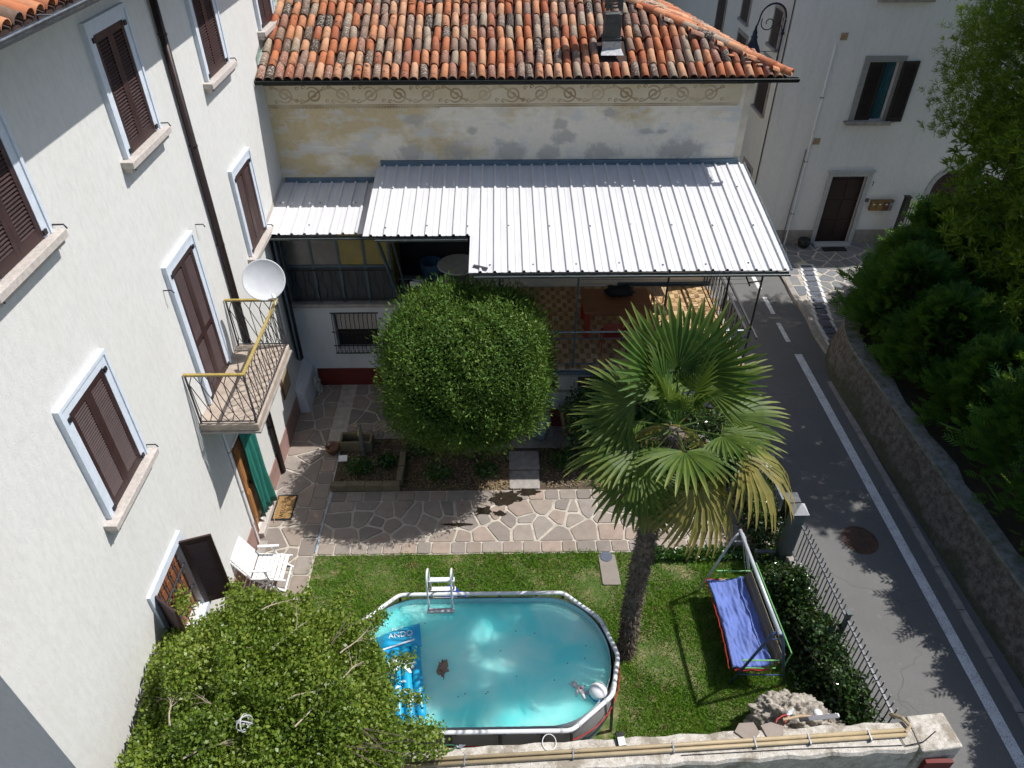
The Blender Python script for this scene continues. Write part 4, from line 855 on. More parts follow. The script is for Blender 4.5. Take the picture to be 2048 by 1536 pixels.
rock_mesh('bag_body', (2.75, 14.72, TZ + 0.86), 0.2, M['dark'], bag, 3, 0.35, 2.0, 2, (1.6, 0.9, 0.6))
stl = thing('wooden_stool', (3.85, 15.35, TZ), 'pale wooden slatted stool standing in the sun by the terrace back wall', 'stool')
for i in range(6): MB().box(3.63 + i * 0.075, 3.695 + i * 0.075, 15.15, 15.55, TZ + 0.43, TZ + 0.455).build('slat', M['wood_pale'], stl)
for xx in (3.66, 4.03):
    for yy in (15.18, 15.52): MB().box(xx - 0.015, xx + 0.015, yy - 0.015, yy + 0.015, TZ, TZ + 0.43).build('leg', M['wood_pale'], stl)
MB().box(3.66, 4.03, 15.17, 15.19, TZ + 0.15, TZ + 0.18).build('stretcher', M['wood_pale'], stl)
fc = thing('folding_chair', (3.78, 14.5, TZ), 'pale wooden folding chair standing open at the right end of the terrace table', 'chair')
for yy in (14.3, 14.7):
    MB().bar((3.55, yy, TZ), (3.85, yy, TZ + 0.46), 0.03, 0.02).build('leg', M['wood_pale'], fc); MB().bar((4.0, yy, TZ), (3.55, yy, TZ + 0.85), 0.03, 0.02).build('leg', M['wood_pale'], fc)
for i in range(5): MB().box(3.58 + i * 0.07, 3.64 + i * 0.07, 14.31, 14.69, TZ + 0.44, TZ + 0.455).build('slat', M['wood_pale'], fc)
for i in range(2): MB().box(3.545 - i * 0.02, 3.565 - i * 0.02, 14.31, 14.69, TZ + 0.66 + i * 0.1, TZ + 0.73 + i * 0.1).build('back_slat', M['wood_pale'], fc)

# ---------------------------------------------------------------- veranda on the left
VZ = 2.55; VY = 15.10
ve = thing('veranda', (-3, 15.6, 0), 'glazed veranda above a white wall with a barred window, next to the white house', 'veranda')
def wall_y(y, x0, x1, z0, z1, holes, depth):
    xs = sorted({x0, x1, *[h[0] for h in holes], *[h[1] for h in holes]}); zs = sorted({z0, z1, *[h[2] for h in holes], *[h[3] for h in holes]}); b = MB()
    for xa, xb in zip(xs, xs[1:]):
        for za, zb in zip(zs, zs[1:]):
            if any(h[0] <= xa and xb <= h[1] and h[2] <= za and zb <= h[3] for h in holes): continue
            b.add([(xa, y, za), (xb, y, za), (xb, y, zb), (xa, y, zb)], [(0, 1, 2, 3)])
    for (a, c, d, e) in holes:
        yi = y + depth
        b.add([(a, y, d), (a, y, e), (a, yi, e), (a, yi, d)], [(0, 1, 2, 3)]); b.add([(c, y, d), (c, yi, d), (c, yi, e), (c, y, e)], [(0, 1, 2, 3)]); b.add([(a, y, d), (a, yi, d), (c, yi, d), (c, y, d)], [(0, 1, 2, 3)]); b.add([(a, y, e), (c, y, e), (c, yi, e), (a, yi, e)], [(0, 1, 2, 3)])
        b.add([(a, yi, d), (c, yi, d), (c, yi, e), (a, yi, e)], [(0, 1, 2, 3)])
    return b
BW = (-4.18, -3.10, 1.14, 2.22)
b = wall_y(VY, WX, -0.65, -0.03, 2.45, [BW], 0.28); b.add([(-0.65, VY, -0.03), (-0.65, FY, -0.03), (-0.65, FY, 2.45), (-0.65, VY, 2.45)], [(0, 1, 2, 3)]); b.build('wall', M['low_white'], ve)
MB().box(WX + 0.3, -0.63, VY - 0.022, VY - 0.001, -0.02, 0.54).build('plinth', M['red_plinth'], ve)
MB().box(WX + 0.01, -0.6, VY - 0.12, FY - 0.01, 2.452, VZ).build('floor_slab', M['concrete'], ve, bevel=0.012)
MB().box(BW[0] + 0.02, BW[1] - 0.02, VY + 0.2, VY + 0.23, BW[2], BW[2] + 0.5).build('window_pane', M['dark'], ve); MB().box(BW[0] + 0.03, BW[1] - 0.03, VY + 0.15, VY + 0.19, BW[2] + 0.52, BW[3] - 0.02).build('roller_blind', M['sill_stone'], ve)
b = MB(); n = 10
for i in range(n + 1):
    x = BW[0] + (BW[1] - BW[0]) * i / n; b.tube([(x, VY - 0.01, BW[3] + 0.02), (x, VY - 0.10, BW[3] - 0.08), (x, VY - 0.12, 1.5), (x, VY - 0.19, 1.22), (x, VY - 0.10, 1.08), (x, VY, 1.12)], 0.009, 5)
for z, d in ((BW[3] + 0.02, 0.02), (1.75, 0.12), (1.36, 0.15), (1.09, 0.1)): b.bar((BW[0] - 0.05, VY - d, z), (BW[1] + 0.05, VY - d, z), 0.022)
b.build('window_bars', M['black_iron'], ve)
# glazed screen and dark balustrade
def glass(name, col, a): return mat(name, col, 0.25, 0.25, 3)
M['pane_grey'] = glass('pane_grey', (0.16, 0.145, 0.13), 1); M['pane_yellow'] = glass('pane_yellow', (0.24, 0.185, 0.03), 1); M['balustrade'] = mat('balustrade', (0.035, 0.045, 0.055), 0.5, 0.3, 4)
xs = [-5.02, -4.42, -3.80, -3.20, -2.62]
for i in range(4):
    MB().box(xs[i] + 0.03, xs[i + 1] - 0.03, VY + 0.02, VY + 0.035, 3.56, 4.52).build('pane', M['pane_grey'] if i < 2 else M['pane_yellow'], ve)
for x in xs: MB().box(x - 0.03, x + 0.03, VY, VY + 0.05, VZ, 4.56).build('mullion', M['blue_iron'], ve)
b = MB()
for z in (3.53, 4.55): b.box(xs[0], xs[-1], VY - 0.002, VY + 0.045, z - 0.03, z + 0.03)
b.build('transom', M['blue_iron'], ve)
MB().box(-5.05, -2.6, VY + 0.03, VY + 0.05, VZ + 0.02, 3.5).build('solid_panel', M['balustrade'], ve)
b = MB(); [b.tube([(-5.0 + i * 0.155, VY - 0.03, VZ + 0.1), (-5.0 + i * 0.155 + (0.05 if i % 2 else -0.02), VY - 0.03, VZ + 0.35), (-5.0 + i * 0.155 - (0.05 if i % 2 else -0.03), VY - 0.03, VZ + 0.6), (-5.0 + i * 0.155, VY - 0.03, VZ + 0.88)], 0.008, 5) for i in range(16)]
b.tube([(-5.05, VY - 0.03, VZ + 0.88), (-2.5, VY - 0.03, VZ + 0.88)], 0.014, 6); b.tube([(-5.05, VY - 0.03, VZ + 0.1), (-2.5, VY - 0.03, VZ + 0.1)], 0.014, 6); b.build('balustrade', M['black_iron'], ve)
b = MB(); b.tube([(-2.45, VY, 3.17), (-0.65, VY, 3.17)], 0.016, 6); b.tube([(-2.45, VY, 2.95), (-0.65, VY, 2.95)], 0.01, 6); b.build('open_rail', M['blue_iron'], ve)
MB().box(-5.1, -0.66, FY - 0.06, FY - 0.03, VZ, 4.9).build('interior_shade_sheet', M['dark'], ve)  # near-black sheet stands in for the shade inside the veranda
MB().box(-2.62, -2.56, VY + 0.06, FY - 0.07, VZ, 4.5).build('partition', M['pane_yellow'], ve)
wt = thing('round_table', (-1.0, 15.6, VZ), 'white round plastic table in the dark veranda', 'table')
M['dull_white'] = mat('dull_white', (0.5, 0.5, 0.5), 0.5, 0.2, 6)
MB().lathe((-1.05, 15.6, VZ + 0.70), [(0.50, 0), (0.52, 0.02), (0.50, 0.04)], 32).build('tabletop', M['dull_white'], wt)
for dx, dy in ((-0.3, -0.3), (0.3, -0.3), (-0.3, 0.3), (0.3, 0.3)): MB().tube([(-1.05 + dx * 1.15, 15.6 + dy * 1.15, VZ), (-1.05 + dx * 0.95, 15.6 + dy * 0.95, VZ + 0.7)], 0.032, 8).build('leg', M['dull_white'], wt)
cr = thing('storage_crate', (-2.05, 15.3, VZ), 'grey slotted plastic crate behind the veranda rail', 'crate')
b = MB(); b.box(-2.28, -1.82, 15.16, 15.18, VZ, VZ + 0.06); b.box(-2.28, -1.82, 15.16, 15.18, VZ + 0.28, VZ + 0.34); b.box(-2.28, -1.82, 15.5, 15.52, VZ, VZ + 0.34); b.box(-2.28, -2.26, 15.18, 15.5, VZ, VZ + 0.34); b.box(-1.84, -1.82, 15.18, 15.5, VZ, VZ + 0.34)
for i in range(6): b.box(-2.28 + i * 0.088, -2.26 + i * 0.088, 15.161, 15.179, VZ + 0.06, VZ + 0.28)
b.build('crate_body', M['grey_iron'], cr); MB().box(-2.30, -1.80, 15.14, 15.54, VZ + 0.341, VZ + 0.36).build('lid', M['grey_iron'], cr)
def shoe(x, y, z, lab):
    t = thing('white_trainer', (x, y, z), lab, 'shoe', 'pair of white trainers')
    pts = [(-0.14, -0.045), (0.02, -0.05), (0.12, -0.035), (0.15, 0), (0.12, 0.035), (0.02, 0.045), (-0.14, 0.04)]
    MB().poly([(x + a, y + c) for a, c in pts], z, z + 0.035).build('sole', M['white_plastic'], t, bevel=0.008)
    b = MB(); n = 10; P = []
    for i, (u, w, h) in enumerate(((-0.135, 0.036, 0.085), (-0.09, 0.042, 0.10), (-0.03, 0.043, 0.095), (0.03, 0.045, 0.065), (0.09, 0.04, 0.045), (0.14, 0.018, 0.025))):
        P += [(x + u, y + w * math.cos(math.pi * k / (n - 1)), z + 0.03 + h * math.sin(math.pi * k / (n - 1))) for k in range(n)]
    b.add(P, [(i * n + k, (i + 1) * n + k, (i + 1) * n + k + 1, i * n + k + 1) for i in range(5) for k in range(n - 1)]); b.build('upper', M['white_plastic'], t, smooth=True)
    MB().box(x - 0.10, x - 0.03, y - 0.02, y + 0.02, z + 0.125, z + 0.133).build('collar', M['blue_iron'], t)
shoe(-2.08, 15.24, VZ + 0.36, 'white trainer on the grey crate, the nearer of the pair'); shoe(-2.03, 15.36, VZ + 0.36, 'white trainer on the grey crate, the farther of the pair')
bx = thing('blue_tub', (-1.75, 16.0, VZ), 'blue plastic tub standing in the dark veranda', 'tub'); MB().lathe((-1.75, 16.0, VZ), [(0.22, 0), (0.27, 0.55), (0.29, 0.56), (0.29, 0.6), (0.24, 0.6), (0.2, 0.1)], 20).build('tub_body', mat('tub_blue', (0.05, 0.12, 0.22), 0.5, 0.2, 5), bx, smooth=False)
# ---------------------------------------------------------------- grey house across the road
BY = 22.62; BX = 8.37
gh = thing('grey_house', (12, 26, 0), 'tall grey rendered house across the road with a dark door and half open shutters', 'house')
WIN = (10.95, 11.85, 4.30, 6.02); DR2 = (10.80, 11.95, 0.08, 2.50); ARC = (14.2, 15.6, 0.08, 2.3)
b = wall_y(BY, BX, 18.0, -0.05, 11.0, [WIN, DR2], 0.22); b.build('wall', M['grey_plaster'], gh)
SIDEW = [(22.62 + 0.75, 24.3, 4.35, 5.75), (26.4, 27.4, 4.35, 5.75), (23.4, 24.1, 6.3, 7.2), (26.7, 27.5, 6.3, 7.4), (23.3, 24.2, 1.3, 2.4), (29.6, 30.6, 5.2, 6.8)]
b = MB(); b.add([(BX, BY, -0.05), (BX, BY, 11), (BX, 44, 11), (BX, 44, -0.05)], [(0, 1, 2, 3)]); b.build('side_wall', M['white_plaster'], gh)
for (ya, yb, za, zb) in SIDEW:
    w = MB(); w.box(BX - 0.03, BX, ya - 0.12, ya, za - 0.1, zb + 0.12); w.box(BX - 0.03, BX, yb, yb + 0.12, za - 0.1, zb + 0.12); w.box(BX - 0.029, BX, ya, yb, zb, zb + 0.12); w.box(BX - 0.10, BX, ya - 0.15, yb + 0.15, za - 0.18, za - 0.101)
    wo_ = w.build('side_window', M['concrete'], gh); b = MB(); b.box(BX - 0.035, BX - 0.001, ya, (ya + yb) / 2 - 0.01, za - 0.1, zb - 0.001); b.box(BX - 0.035, BX - 0.001, (ya + yb) / 2 + 0.01, yb, za - 0.1, zb - 0.001)
    z = za
    while z < zb - 0.1: b.box(BX - 0.045, BX - 0.0355, ya + 0.06, yb - 0.06, z, z + 0.03); z += 0.06
    b.build('shutter', M['shutter'], wo_)
MB().box(BX, 10.66, BY - 0.03, BY - 0.001, -0.02, 0.58).build('plinth', M['concrete'], gh); MB().box(12.14, 18, BY - 0.03, BY - 0.001, -0.02, 0.58).build('plinth', M['concrete'], gh)
M['grey_stone'] = mat('grey_stone', (0.30, 0.30, 0.29), 0.8, 0.25, 10, bmp=0.2); M['trim_stone'] = mat('trim_stone', (0.46, 0.47, 0.47), 0.8, 0.2, 10, bmp=0.2)
def front_window(x0, x1, z0, z1, label):
    fr = MB(); t = 0.17; fr.box(x0 - t, x0, BY - 0.035, BY + 0.02, z0, z1 + t); fr.box(x1, x1 + t, BY - 0.035, BY + 0.02, z0, z1 + t); fr.box(x0, x1, BY - 0.034, BY + 0.02, z1, z1 + t); w = fr.build('window', M['grey_stone'], gh, label=label)
    MB().box(x0 - 0.25, x1 + 0.25, BY - 0.14, BY + 0.0, z0 - 0.12, z0 - 0.001).build('sill', M['concrete'], w, bevel=0.01)
    return w
w = front_window(*WIN, 'window with one shutter half closed and a turquoise curtain')
wd = 0.46; sm2 = shutter_mesh(wd, WIN[3] - WIN[2] - 0.02, M['shutter_dark']); sm3 = shutter_mesh(wd + 0.04, WIN[3] - WIN[2] + 0.06, M['shutter_dark'])
piece('shutter', sm2, w, (WIN[0] + 0.02, BY + 0.03, WIN[2] + 0.01), (0, 0, R(-90))); piece('shutter', sm3, w, (WIN[1] + 0.08, BY - 0.055, WIN[2] - 0.03), (0, 0, R(-86)))
M['turq'] = mat('turq', (0.02, 0.13, 0.16), 0.7, 0.5, 7, mapscale=(3, 1, 0.2)); b = MB(); n = 24
b.add([(WIN[0] + 0.45 + 0.42 * i / n, BY + 0.13 + 0.018 * math.sin(i * 1.4), z) for z in (WIN[2] + 0.02, WIN[3] - 0.02) for i in range(n + 1)], [(i, i + 1, n + 2 + i, n + 1 + i) for i in range(n)]); b.build('curtain', M['turq'], w)
front_window(10.9, 12.0, 7.75, 9.4, 'upper window cut by the top of the picture'); MB().box(10.9, 12.0, BY - 0.02, BY - 0.001, 7.75, 9.4).build('upper_shutters', M['shutter_dark'], gh)
for hx in (WIN[0] - 0.3, WIN[1] + 0.26): MB().tube([(hx, BY, WIN[2] - 0.02), (hx, BY - 0.12, WIN[2] - 0.02), (hx + 0.03, BY - 0.13, WIN[2] + 0.04)], 0.012, 5).build('shutter_stay', M['black_iron'], w)
fr = MB(); t = 0.15; x0, x1, z0, z1 = DR2; fr.box(x0 - t, x0, BY - 0.06, BY + 0.05, 0.07, z1 + t); fr.box(x1, x1 + t, BY - 0.06, BY + 0.05, 0.07, z1 + t); fr.box(x0, x1, BY - 0.059, BY + 0.05, z1, z1 + t); fr.box(x0 - t - 0.05, x1 + t + 0.05, BY - 0.1, BY + 0.0, z1 + t, z1 + t + 0.05)
d2 = fr.build('entrance_door', M['trim_stone'], gh, bevel=0.006)
M['door_dark'] = mat('door_dark', (0.028, 0.011, 0.010), 0.5, 0.3, 4); MB().box(x0 + 0.01, x1 - 0.01, BY + 0.12, BY + 0.17, z0, z1 - 0.01).build('door_leaf', M['door_dark'], d2)
b = MB()
for i in range(2):
    for j in range(3): b.box(x0 + 0.1 + i * 0.52, x0 + 0.50 + i * 0.52, BY + 0.10, BY + 0.1195, 0.3 + j * 0.72, 0.9 + j * 0.72)
b.build('door_panels', M['door_dark'], d2); MB().box(x0 - 0.05, x1 + 0.05, BY - 0.3, BY + 0.0, 0.05, 0.13).build('threshold', M['trim_stone'], d2)
MB().box(10.95, 11.75, 22.0, 22.28, 0.09, 0.105).build('entrance_mat', M['dark'], None, label='black mat on the pavement in front of the dark entrance door', cat='mat')
text('house_number', '1', 0.24, (12.22, BY - 0.004, 2.22), (R(90), 0, 0), M['black_iron'], gh)
# arched gateway, mostly behind trees
b = MB(); pts = [(ARC[0], 0.08), (ARC[1], 0.08)] + [((ARC[0] + ARC[1]) / 2 + 0.7 * math.cos(a), 2.0 + 0.7 * math.sin(a)) for a in [math.pi * k / 12 for k in range(13)]]
b.add([(px_, BY - 0.004, pz_) for px_, pz_ in pts], [tuple(range(len(pts)))]); ga = b.build('arched_gate', M['door_dark'], gh)
b = MB(); out = [((ARC[0] + ARC[1]) / 2 + r_ * math.cos(a), 2.0 + r_ * math.sin(a)) for r_ in (0.7, 0.86) for a in [math.pi * k / 12 for k in range(13)]]
b.add([(px_, BY - 0.03, pz_) for px_, pz_ in out], [(i, i + 1, 14 + i, 13 + i) for i in range(12)]); b.box(ARC[0] - 0.16, ARC[0], BY - 0.03, BY, 0.08, 2.0); b.box(ARC[1], ARC[1] + 0.16, BY - 0.03, BY, 0.08, 2.0); b.build('arch_surround', M['trim_stone'], ga)
# downpipe, vents
gp = thing('white_downpipe', (9.78, BY - 0.05, 0), 'thin white pipe running up the grey house left of its door', 'pipe')
MB().tube([(9.78, BY - 0.05, 0.07), (9.78, BY - 0.05, 3.6), (9.78, BY - 0.05, 6.5)], 0.03, 8).build('pipe', M['white_plastic'], gp); MB().tube([(9.66, BY - 0.05, 0.07), (9.70, BY - 0.05, 3.4)], 0.022, 8).build('second_pipe', M['zinc'], gp)
b = MB(); [b.box(9.73, 9.83, BY - 0.09, BY, z, z + 0.02) for z in (1.2, 3.0, 5.0)]; b.build('clips', M['zinc'], gp)
for x, z in ((9.98, 3.65), (9.98, 6.72)):
    b = MB(); b.box(x - 0.1, x + 0.1, BY - 0.02, BY - 0.001, z - 0.1, z + 0.1); [b.box(x - 0.09, x + 0.09, BY - 0.032, BY - 0.0201, z - 0.08 + k * 0.045, z - 0.06 + k * 0.045) for k in range(4)]; b.build('wall_vent', M['wood_pale'], gh)
bt = MB(); bt.tube([(BX - 0.03, BY + 0.05, 0.0), (BX - 0.03, BY + 0.05, 11)], 0.018, 6); bt.build('corner_cable', M['black_iron'], gh)
# mailboxes and doorbell
mb = thing('mailboxes', (12.6, BY - 0.1, 1.3), 'row of bronze mailboxes on the grey wall beside the entrance door', 'mailboxes')
M['bronze'] = mat('bronze', (0.22, 0.14, 0.045), 0.4, 0.3, 10, metal=0.4)
for i, mm in enumerate(('bronze', 'bronze', 'wood_brown', 'zinc')):
    x = 12.32 + i * 0.21 - (0.02 if i == 3 else 0); bo = MB().box(x, x + (0.2 if i < 3 else 0.12), BY - 0.12, BY - 0.002, 1.32, 1.66).build('mailbox', M[mm], mb, bevel=0.006); MB().box(x + 0.06, x + (0.13 if i < 3 else 0.09), BY - 0.126, BY - 0.1201, 1.53, 1.57).build('name_plate', M['white_plastic'], bo)
MB().box(12.30, 13.06, BY - 0.14, BY, 1.661, 1.68).build('mailbox_roof', M['bronze'], mb)
MB().box(12.13, 12.24, BY - 0.03, BY - 0.001, 1.60, 1.72).build('doorbell', M['grey_iron'], None, label='small grey doorbell plate between the entrance door and the mailboxes', cat='doorbell')
gt = thing('iron_gate', (13.6, 22.2, 0), 'small dark iron gate with posts below the mailboxes', 'gate')
for x in (13.28, 14.0): MB().box(x - 0.08, x + 0.08, 22.1, 22.26, 0, 1.95).build('gate_post', M['gutter_dark'], gt); MB().box(x - 0.1, x + 0.1, 22.08, 22.28, 1.95, 1.98).build('post_cap', M['gutter_dark'], gt)
for i in range(6): MB().box(13.40 + i * 0.09, 13.42 + i * 0.09, 22.17, 22.19, 0.1, 1.75).build('bar', M['black_iron'], gt)
b = MB(); b.box(13.36, 13.92, 22.16, 22.2, 1.55, 1.59); b.box(13.36, 13.92, 22.16, 22.2, 0.4, 0.44); b.build('gate_rail', M['black_iron'], gt)
fp = thing('round_pot', (10.35, 22.35, 0.08), 'small dark round plant pot by the grey wall left of the entrance door', 'pot'); MB().lathe((10.35, 22.35, 0.08), [(0.13, 0), (0.2, 0.12), (0.21, 0.26), (0.18, 0.3), (0.1, 0.28)], 16).build('pot_body', M['gutter_dark'], fp, smooth=True)
# wrought iron street lamp on the corner
M['lamp_iron'] = mat('lamp_iron', (0.018, 0.024, 0.05), 0.45, 0.3, 12, metal=0.3)
lp = thing('street_lamp', (BX, 23.0, 6.2), 'dark blue wrought iron bracket lamp on the corner of the grey house', 'lamp'); LY = 23.0
b = MB(); b.tube([(BX - 0.07, LY, 5.75), (BX - 0.07, LY, 6.3), (BX - 0.06, LY, 7.1)], 0.028, 8)
b.lathe((BX - 0.07, LY, 5.78), [(0.012, -0.18), (0.05, -0.1), (0.02, -0.03), (0.05, 0.03), (0.028, 0.08)], 8); b.lathe((BX - 0.07, LY, 6.72), [(0.028, -0.06), (0.06, 0), (0.028, 0.06)], 8); b.build('stem', M['lamp_iron'], lp)
arc = [(BX - 0.06 - 0.38 + 0.38 * math.cos(a), LY, 7.12 + 0.40 * math.sin(a)) for a in [math.pi * k / 14 for k in range(15)]] + [(BX - 0.85, LY, 6.98), (BX - 0.88, LY, 6.9)]
MB().tube(arc, [0.028] * 10 + [0.024] * 5 + [0.024, 0.03], 8).build('bracket_arm', M['lamp_iron'], lp, smooth=True)
b = MB(); b.tube([(BX - 0.54 + r_ * math.cos(a), LY, 7.0 + r_ * math.sin(a)) for a, r_ in [(2.6 + k * 0.38, 0.23 - 0.0088 * k) for k in range(20)]], 0.014, 6); b.tube([(BX - 0.34, LY, 6.93), (BX - 0.22, LY, 7.0), (BX - 0.12, LY, 6.86), (BX - 0.07, LY, 6.72)], 0.012, 6); b.tube([(BX - 0.22, LY, 7.0), (BX - 0.2, LY, 7.12), (BX - 0.12, LY, 7.12), (BX - 0.13, LY, 7.05)], 0.01, 6); b.tube([(BX - 0.07, LY, 6.24), (BX - 0.76, LY, 6.22)], 0.009, 6); b.build('scrolls', M['lamp_iron'], lp)
MB().lathe((BX - 0.88, LY, 6.2), [(0.25, 0.0), (0.24, 0.05), (0.18, 0.18), (0.11, 0.3), (0.085, 0.38), (0.10, 0.43), (0.065, 0.48), (0.07, 0.55), (0.035, 0.64), (0.03, 0.72)], 20).build('lamp_shade', M['lamp_iron'], lp, smooth=True)
MB().lathe((BX - 0.88, LY, 6.18), [(0.1, 0.0), (0.15, 0.03), (0.15, 0.05)], 14).build('lamp_glass', M['dull_white'], lp)
# far building glimpsed between the roofs
fh = thing('far_house', (7.0, 42, 0), 'sunlit white house wall glimpsed between the two roofs at the top', 'house'); MB().box(2.0, 8.0, 40, 48, -0.05, 9.0).build('wall', M['white_plaster'], fh); MB().box(1.7, 8.3, 39.6, 48.4, 9.0, 9.3).build('roof', M['tile_deck'], fh); MB().box(6.2, 6.9, 39.94, 39.99, 4.6, 6.2).build('window', M['shutter_dark'], fh)

# ---------------------------------------------------------------- curved retaining wall and the raised garden behind it
def rwall_mat():
    m, t, b, o = nodes('mossy_render'); n1 = noise(t, 0.9, 6, 0.65); n2 = noise(t, 7, 6, 0.7); n3 = noise(t, 35, 4, 0.7)
    sp = N(t, 'ShaderNodeSeparateXYZ'); t.links.new(N(t, 'ShaderNodeNewGeometry').outputs['Position'], sp.inputs[0])
    c = mixc(t, val(t, n2, 0.4, 0.62), (0.085, 0.07, 0.058), (0.20, 0.185, 0.165)); c = mixc(t, val(t, n3, 0.5, 0.65, 0, 0.7), c, (0.07, 0.06, 0.05))
    moss = val(t, math_(t, 'ADD', n1, val(t, sp.outputs[2], 0.0, 0.45, 0.22, 0.0)), 0.52, 0.66, 0, 0.75); c = mixc(t, moss, c, (0.05, 0.06, 0.028))
    t.links.new(c, b.inputs['Base Color']); b.inputs['Roughness'].default_value = 0.95; bump(t, b, math_(t, 'ADD', n2, n3), 0.6, 0.02); return m
M['mossy'] = rwall_mat(); M['mossy_cap'] = mat('mossy_cap', (0.26, 0.26, 0.25), 0.95, 0.6, 7, col2=(0.10, 0.11, 0.07), bmp=0.6, bscale=30)
topf = [(9.35, -6.0), (9.25, 4.0), (9.10, 8.4), (9.0, 11.1), (8.92, 13.5), (8.88, 14.6), (8.92, 15.3), (9.08, 15.95), (9.35, 16.5), (9.8, 17.1), (10.4, 17.9), (11.2, 19.0), (12.2, 20.0)]
def smooth_path(P, k=4):
    out = []
    for i in range(len(P) - 1):
        p0 = Vector(P[max(i - 1, 0)]); p1 = Vector(P[i]); p2 = Vector(P[i + 1]); p3 = Vector(P[min(i + 2, len(P) - 1)])
        for j in range(k):
            t = j / k; out.append(0.5 * ((2 * p1) + (-p0 + p2) * t + (2 * p0 - 5 * p1 + 4 * p2 - p3) * t * t + (-p0 + 3 * p1 - 3 * p2 + p3) * t ** 3))
    out.append(Vector(P[-1])); return out
tp = smooth_path(topf, 5); nr = []
for i in range(len(tp)):
    d = (tp[min(i + 1, len(tp) - 1)] - tp[max(i - 1, 0)]).normalized(); nr.append(Vector((d.y, -d.x)))
rw = thing('retaining_wall', (9.0, 12, 0), 'long curved mossy retaining wall along the right side of the road', 'wall'); RWZ = 1.22
b = MB(); vs = []
for p, n_ in zip(tp, nr): vs += [(p.x - n_.x * 0.20, p.y - n_.y * 0.20, -0.03), (p.x - n_.x * 0.10, p.y - n_.y * 0.10, 0.55), (p.x, p.y, RWZ - 0.04)]
b.add(vs, [(3 * i + k, 3 * i + k + 1, 3 * i + k + 4, 3 * i + k + 3) for i in range(len(tp) - 1) for k in range(2)]); b.build('wall_face', M['mossy'], rw, smooth=True)
b = MB(); vs = []
for i, (p, n_) in enumerate(zip(tp, nr)):
    wv = 0.36 + 0.05 * math.sin(i * 2.3) + 0.03 * math.sin(i * 5.1); vs += [(p.x - n_.x * 0.02, p.y - n_.y * 0.02, RWZ - 0.07), (p.x - n_.x * 0.02, p.y - n_.y * 0.02, RWZ), (p.x + n_.x * wv, p.y + n_.y * wv, RWZ + 0.01 * math.sin(i)), (p.x + n_.x * wv, p.y + n_.y * wv, RWZ - 0.25)]
b.add(vs, [(4 * i + k, 4 * i + k + 1, 4 * i + k + 5, 4 * i + k + 4) for i in range(len(tp) - 1) for k in range(3)]); b.build('coping', M['mossy_cap'], rw)
M['leaf_litter'] = mat('leaf_litter', (0.06, 0.042, 0.024), 0.95, 0.6, 8, col2=(0.025, 0.025, 0.013), bmp=0.6, bscale=25)
b = MB(); vs = []
for p, n_ in zip(tp, nr): vs += [(p.x + n_.x * 0.34, p.y + n_.y * 0.34, RWZ - 0.12), (max(p.x + 14, 24.0), p.y - 2.0 * max(0, (p.y - 15) / 5), RWZ - 0.1)]
b.add(vs, [(2 * i, 2 * i + 1, 2 * i + 3, 2 * i + 2) for i in range(len(tp) - 1)]); b.build('raised_garden', M['leaf_litter'], None, kind='structure')

# ---------------------------------------------------------------- near garden wall with conduits
def nwall_mat():
    m, t, b, o = nodes('weathered_cement'); n1 = noise(t, 2.2, 6, 0.7); n2 = noise(t, 9, 6, 0.75); n3 = noise(t, 45, 4, 0.7)
    c = mixc(t, val(t, n2, 0.40, 0.60), (0.62, 0.58, 0.52), (0.44, 0.40, 0.34)); c = mixc(t, val(t, n1, 0.48, 0.60, 0, 0.85), c, (0.24, 0.205, 0.155)); c = mixc(t, val(t, n3, 0.56, 0.68, 0, 0.7), c, (0.14, 0.12, 0.10))
    t.links.new(c, b.inputs['Base Color']); b.inputs['Roughness'].default_value = 0.95; bump(t, b, math_(t, 'ADD', n2, n3), 0.6, 0.02); return m
M['weathered'] = nwall_mat()
NZ = 1.30
nw = thing('garden_wall', (2.5, 5, 0), 'weathered pale cement garden wall across the bottom of the picture', 'wall')
yb = lambda x: 5.02 + 0.043 * x; yf = lambda x: 4.58 + 0.043 * x
b = MB(); n = 40; X0, X1 = -2.6, 5.98; vs = []
for i in range(n + 1):
    x = X0 + (X1 - X0) * i / n; j = 0.012 * math.sin(i * 1.9) + 0.008 * math.sin(i * 4.3)
    vs += [(x, yf(x) + j, -0.03), (x, yf(x) + j, NZ - 0.05), (x, yf(x) + 0.03 + j, NZ), (x, (yf(x) + yb(x)) / 2, NZ + 0.012), (x, yb(x) - 0.02 + j, NZ), (x, yb(x) + j, NZ - 0.04), (x, yb(x), -0.03)]
b.add(vs, [(7 * i + k, 7 * i + 7 + k, 7 * i + 8 + k, 7 * i + 1 + k) for i in range(n) for k in range(6)]); b.build('wall_body', M['weathered'], nw)
b = MB(); b.poly([(5.985, 4.80), (6.62, 4.86), (6.56, 5.38), (5.98, 5.33)], -0.03, NZ + 0.03); b.build('end_pier', M['weathered'], nw, bevel=0.03)
b = MB(); b.box(6.1, 6.5, 4.74, 4.80, 0.3, NZ - 0.2); b.build('pier_face', M['red_plinth'], nw)
M['conduit'] = mat('conduit', (0.42, 0.33, 0.20), 0.55, 0.2, 6)
cd = thing('twin_conduit', (2.5, 4.8, NZ), 'two beige conduits running side by side along the top of the garden wall', 'conduit')
ym = lambda x: (yf(x) + yb(x)) / 2
for off in (-0.035, 0.035): MB().tube([(X0, ym(X0) + off, NZ + 0.045), (2, ym(2) + off, NZ + 0.045), (5.85, ym(5.85) + off + 0.02, NZ + 0.045)], 0.030, 10).build('pipe', M['conduit'], cd, smooth=True)
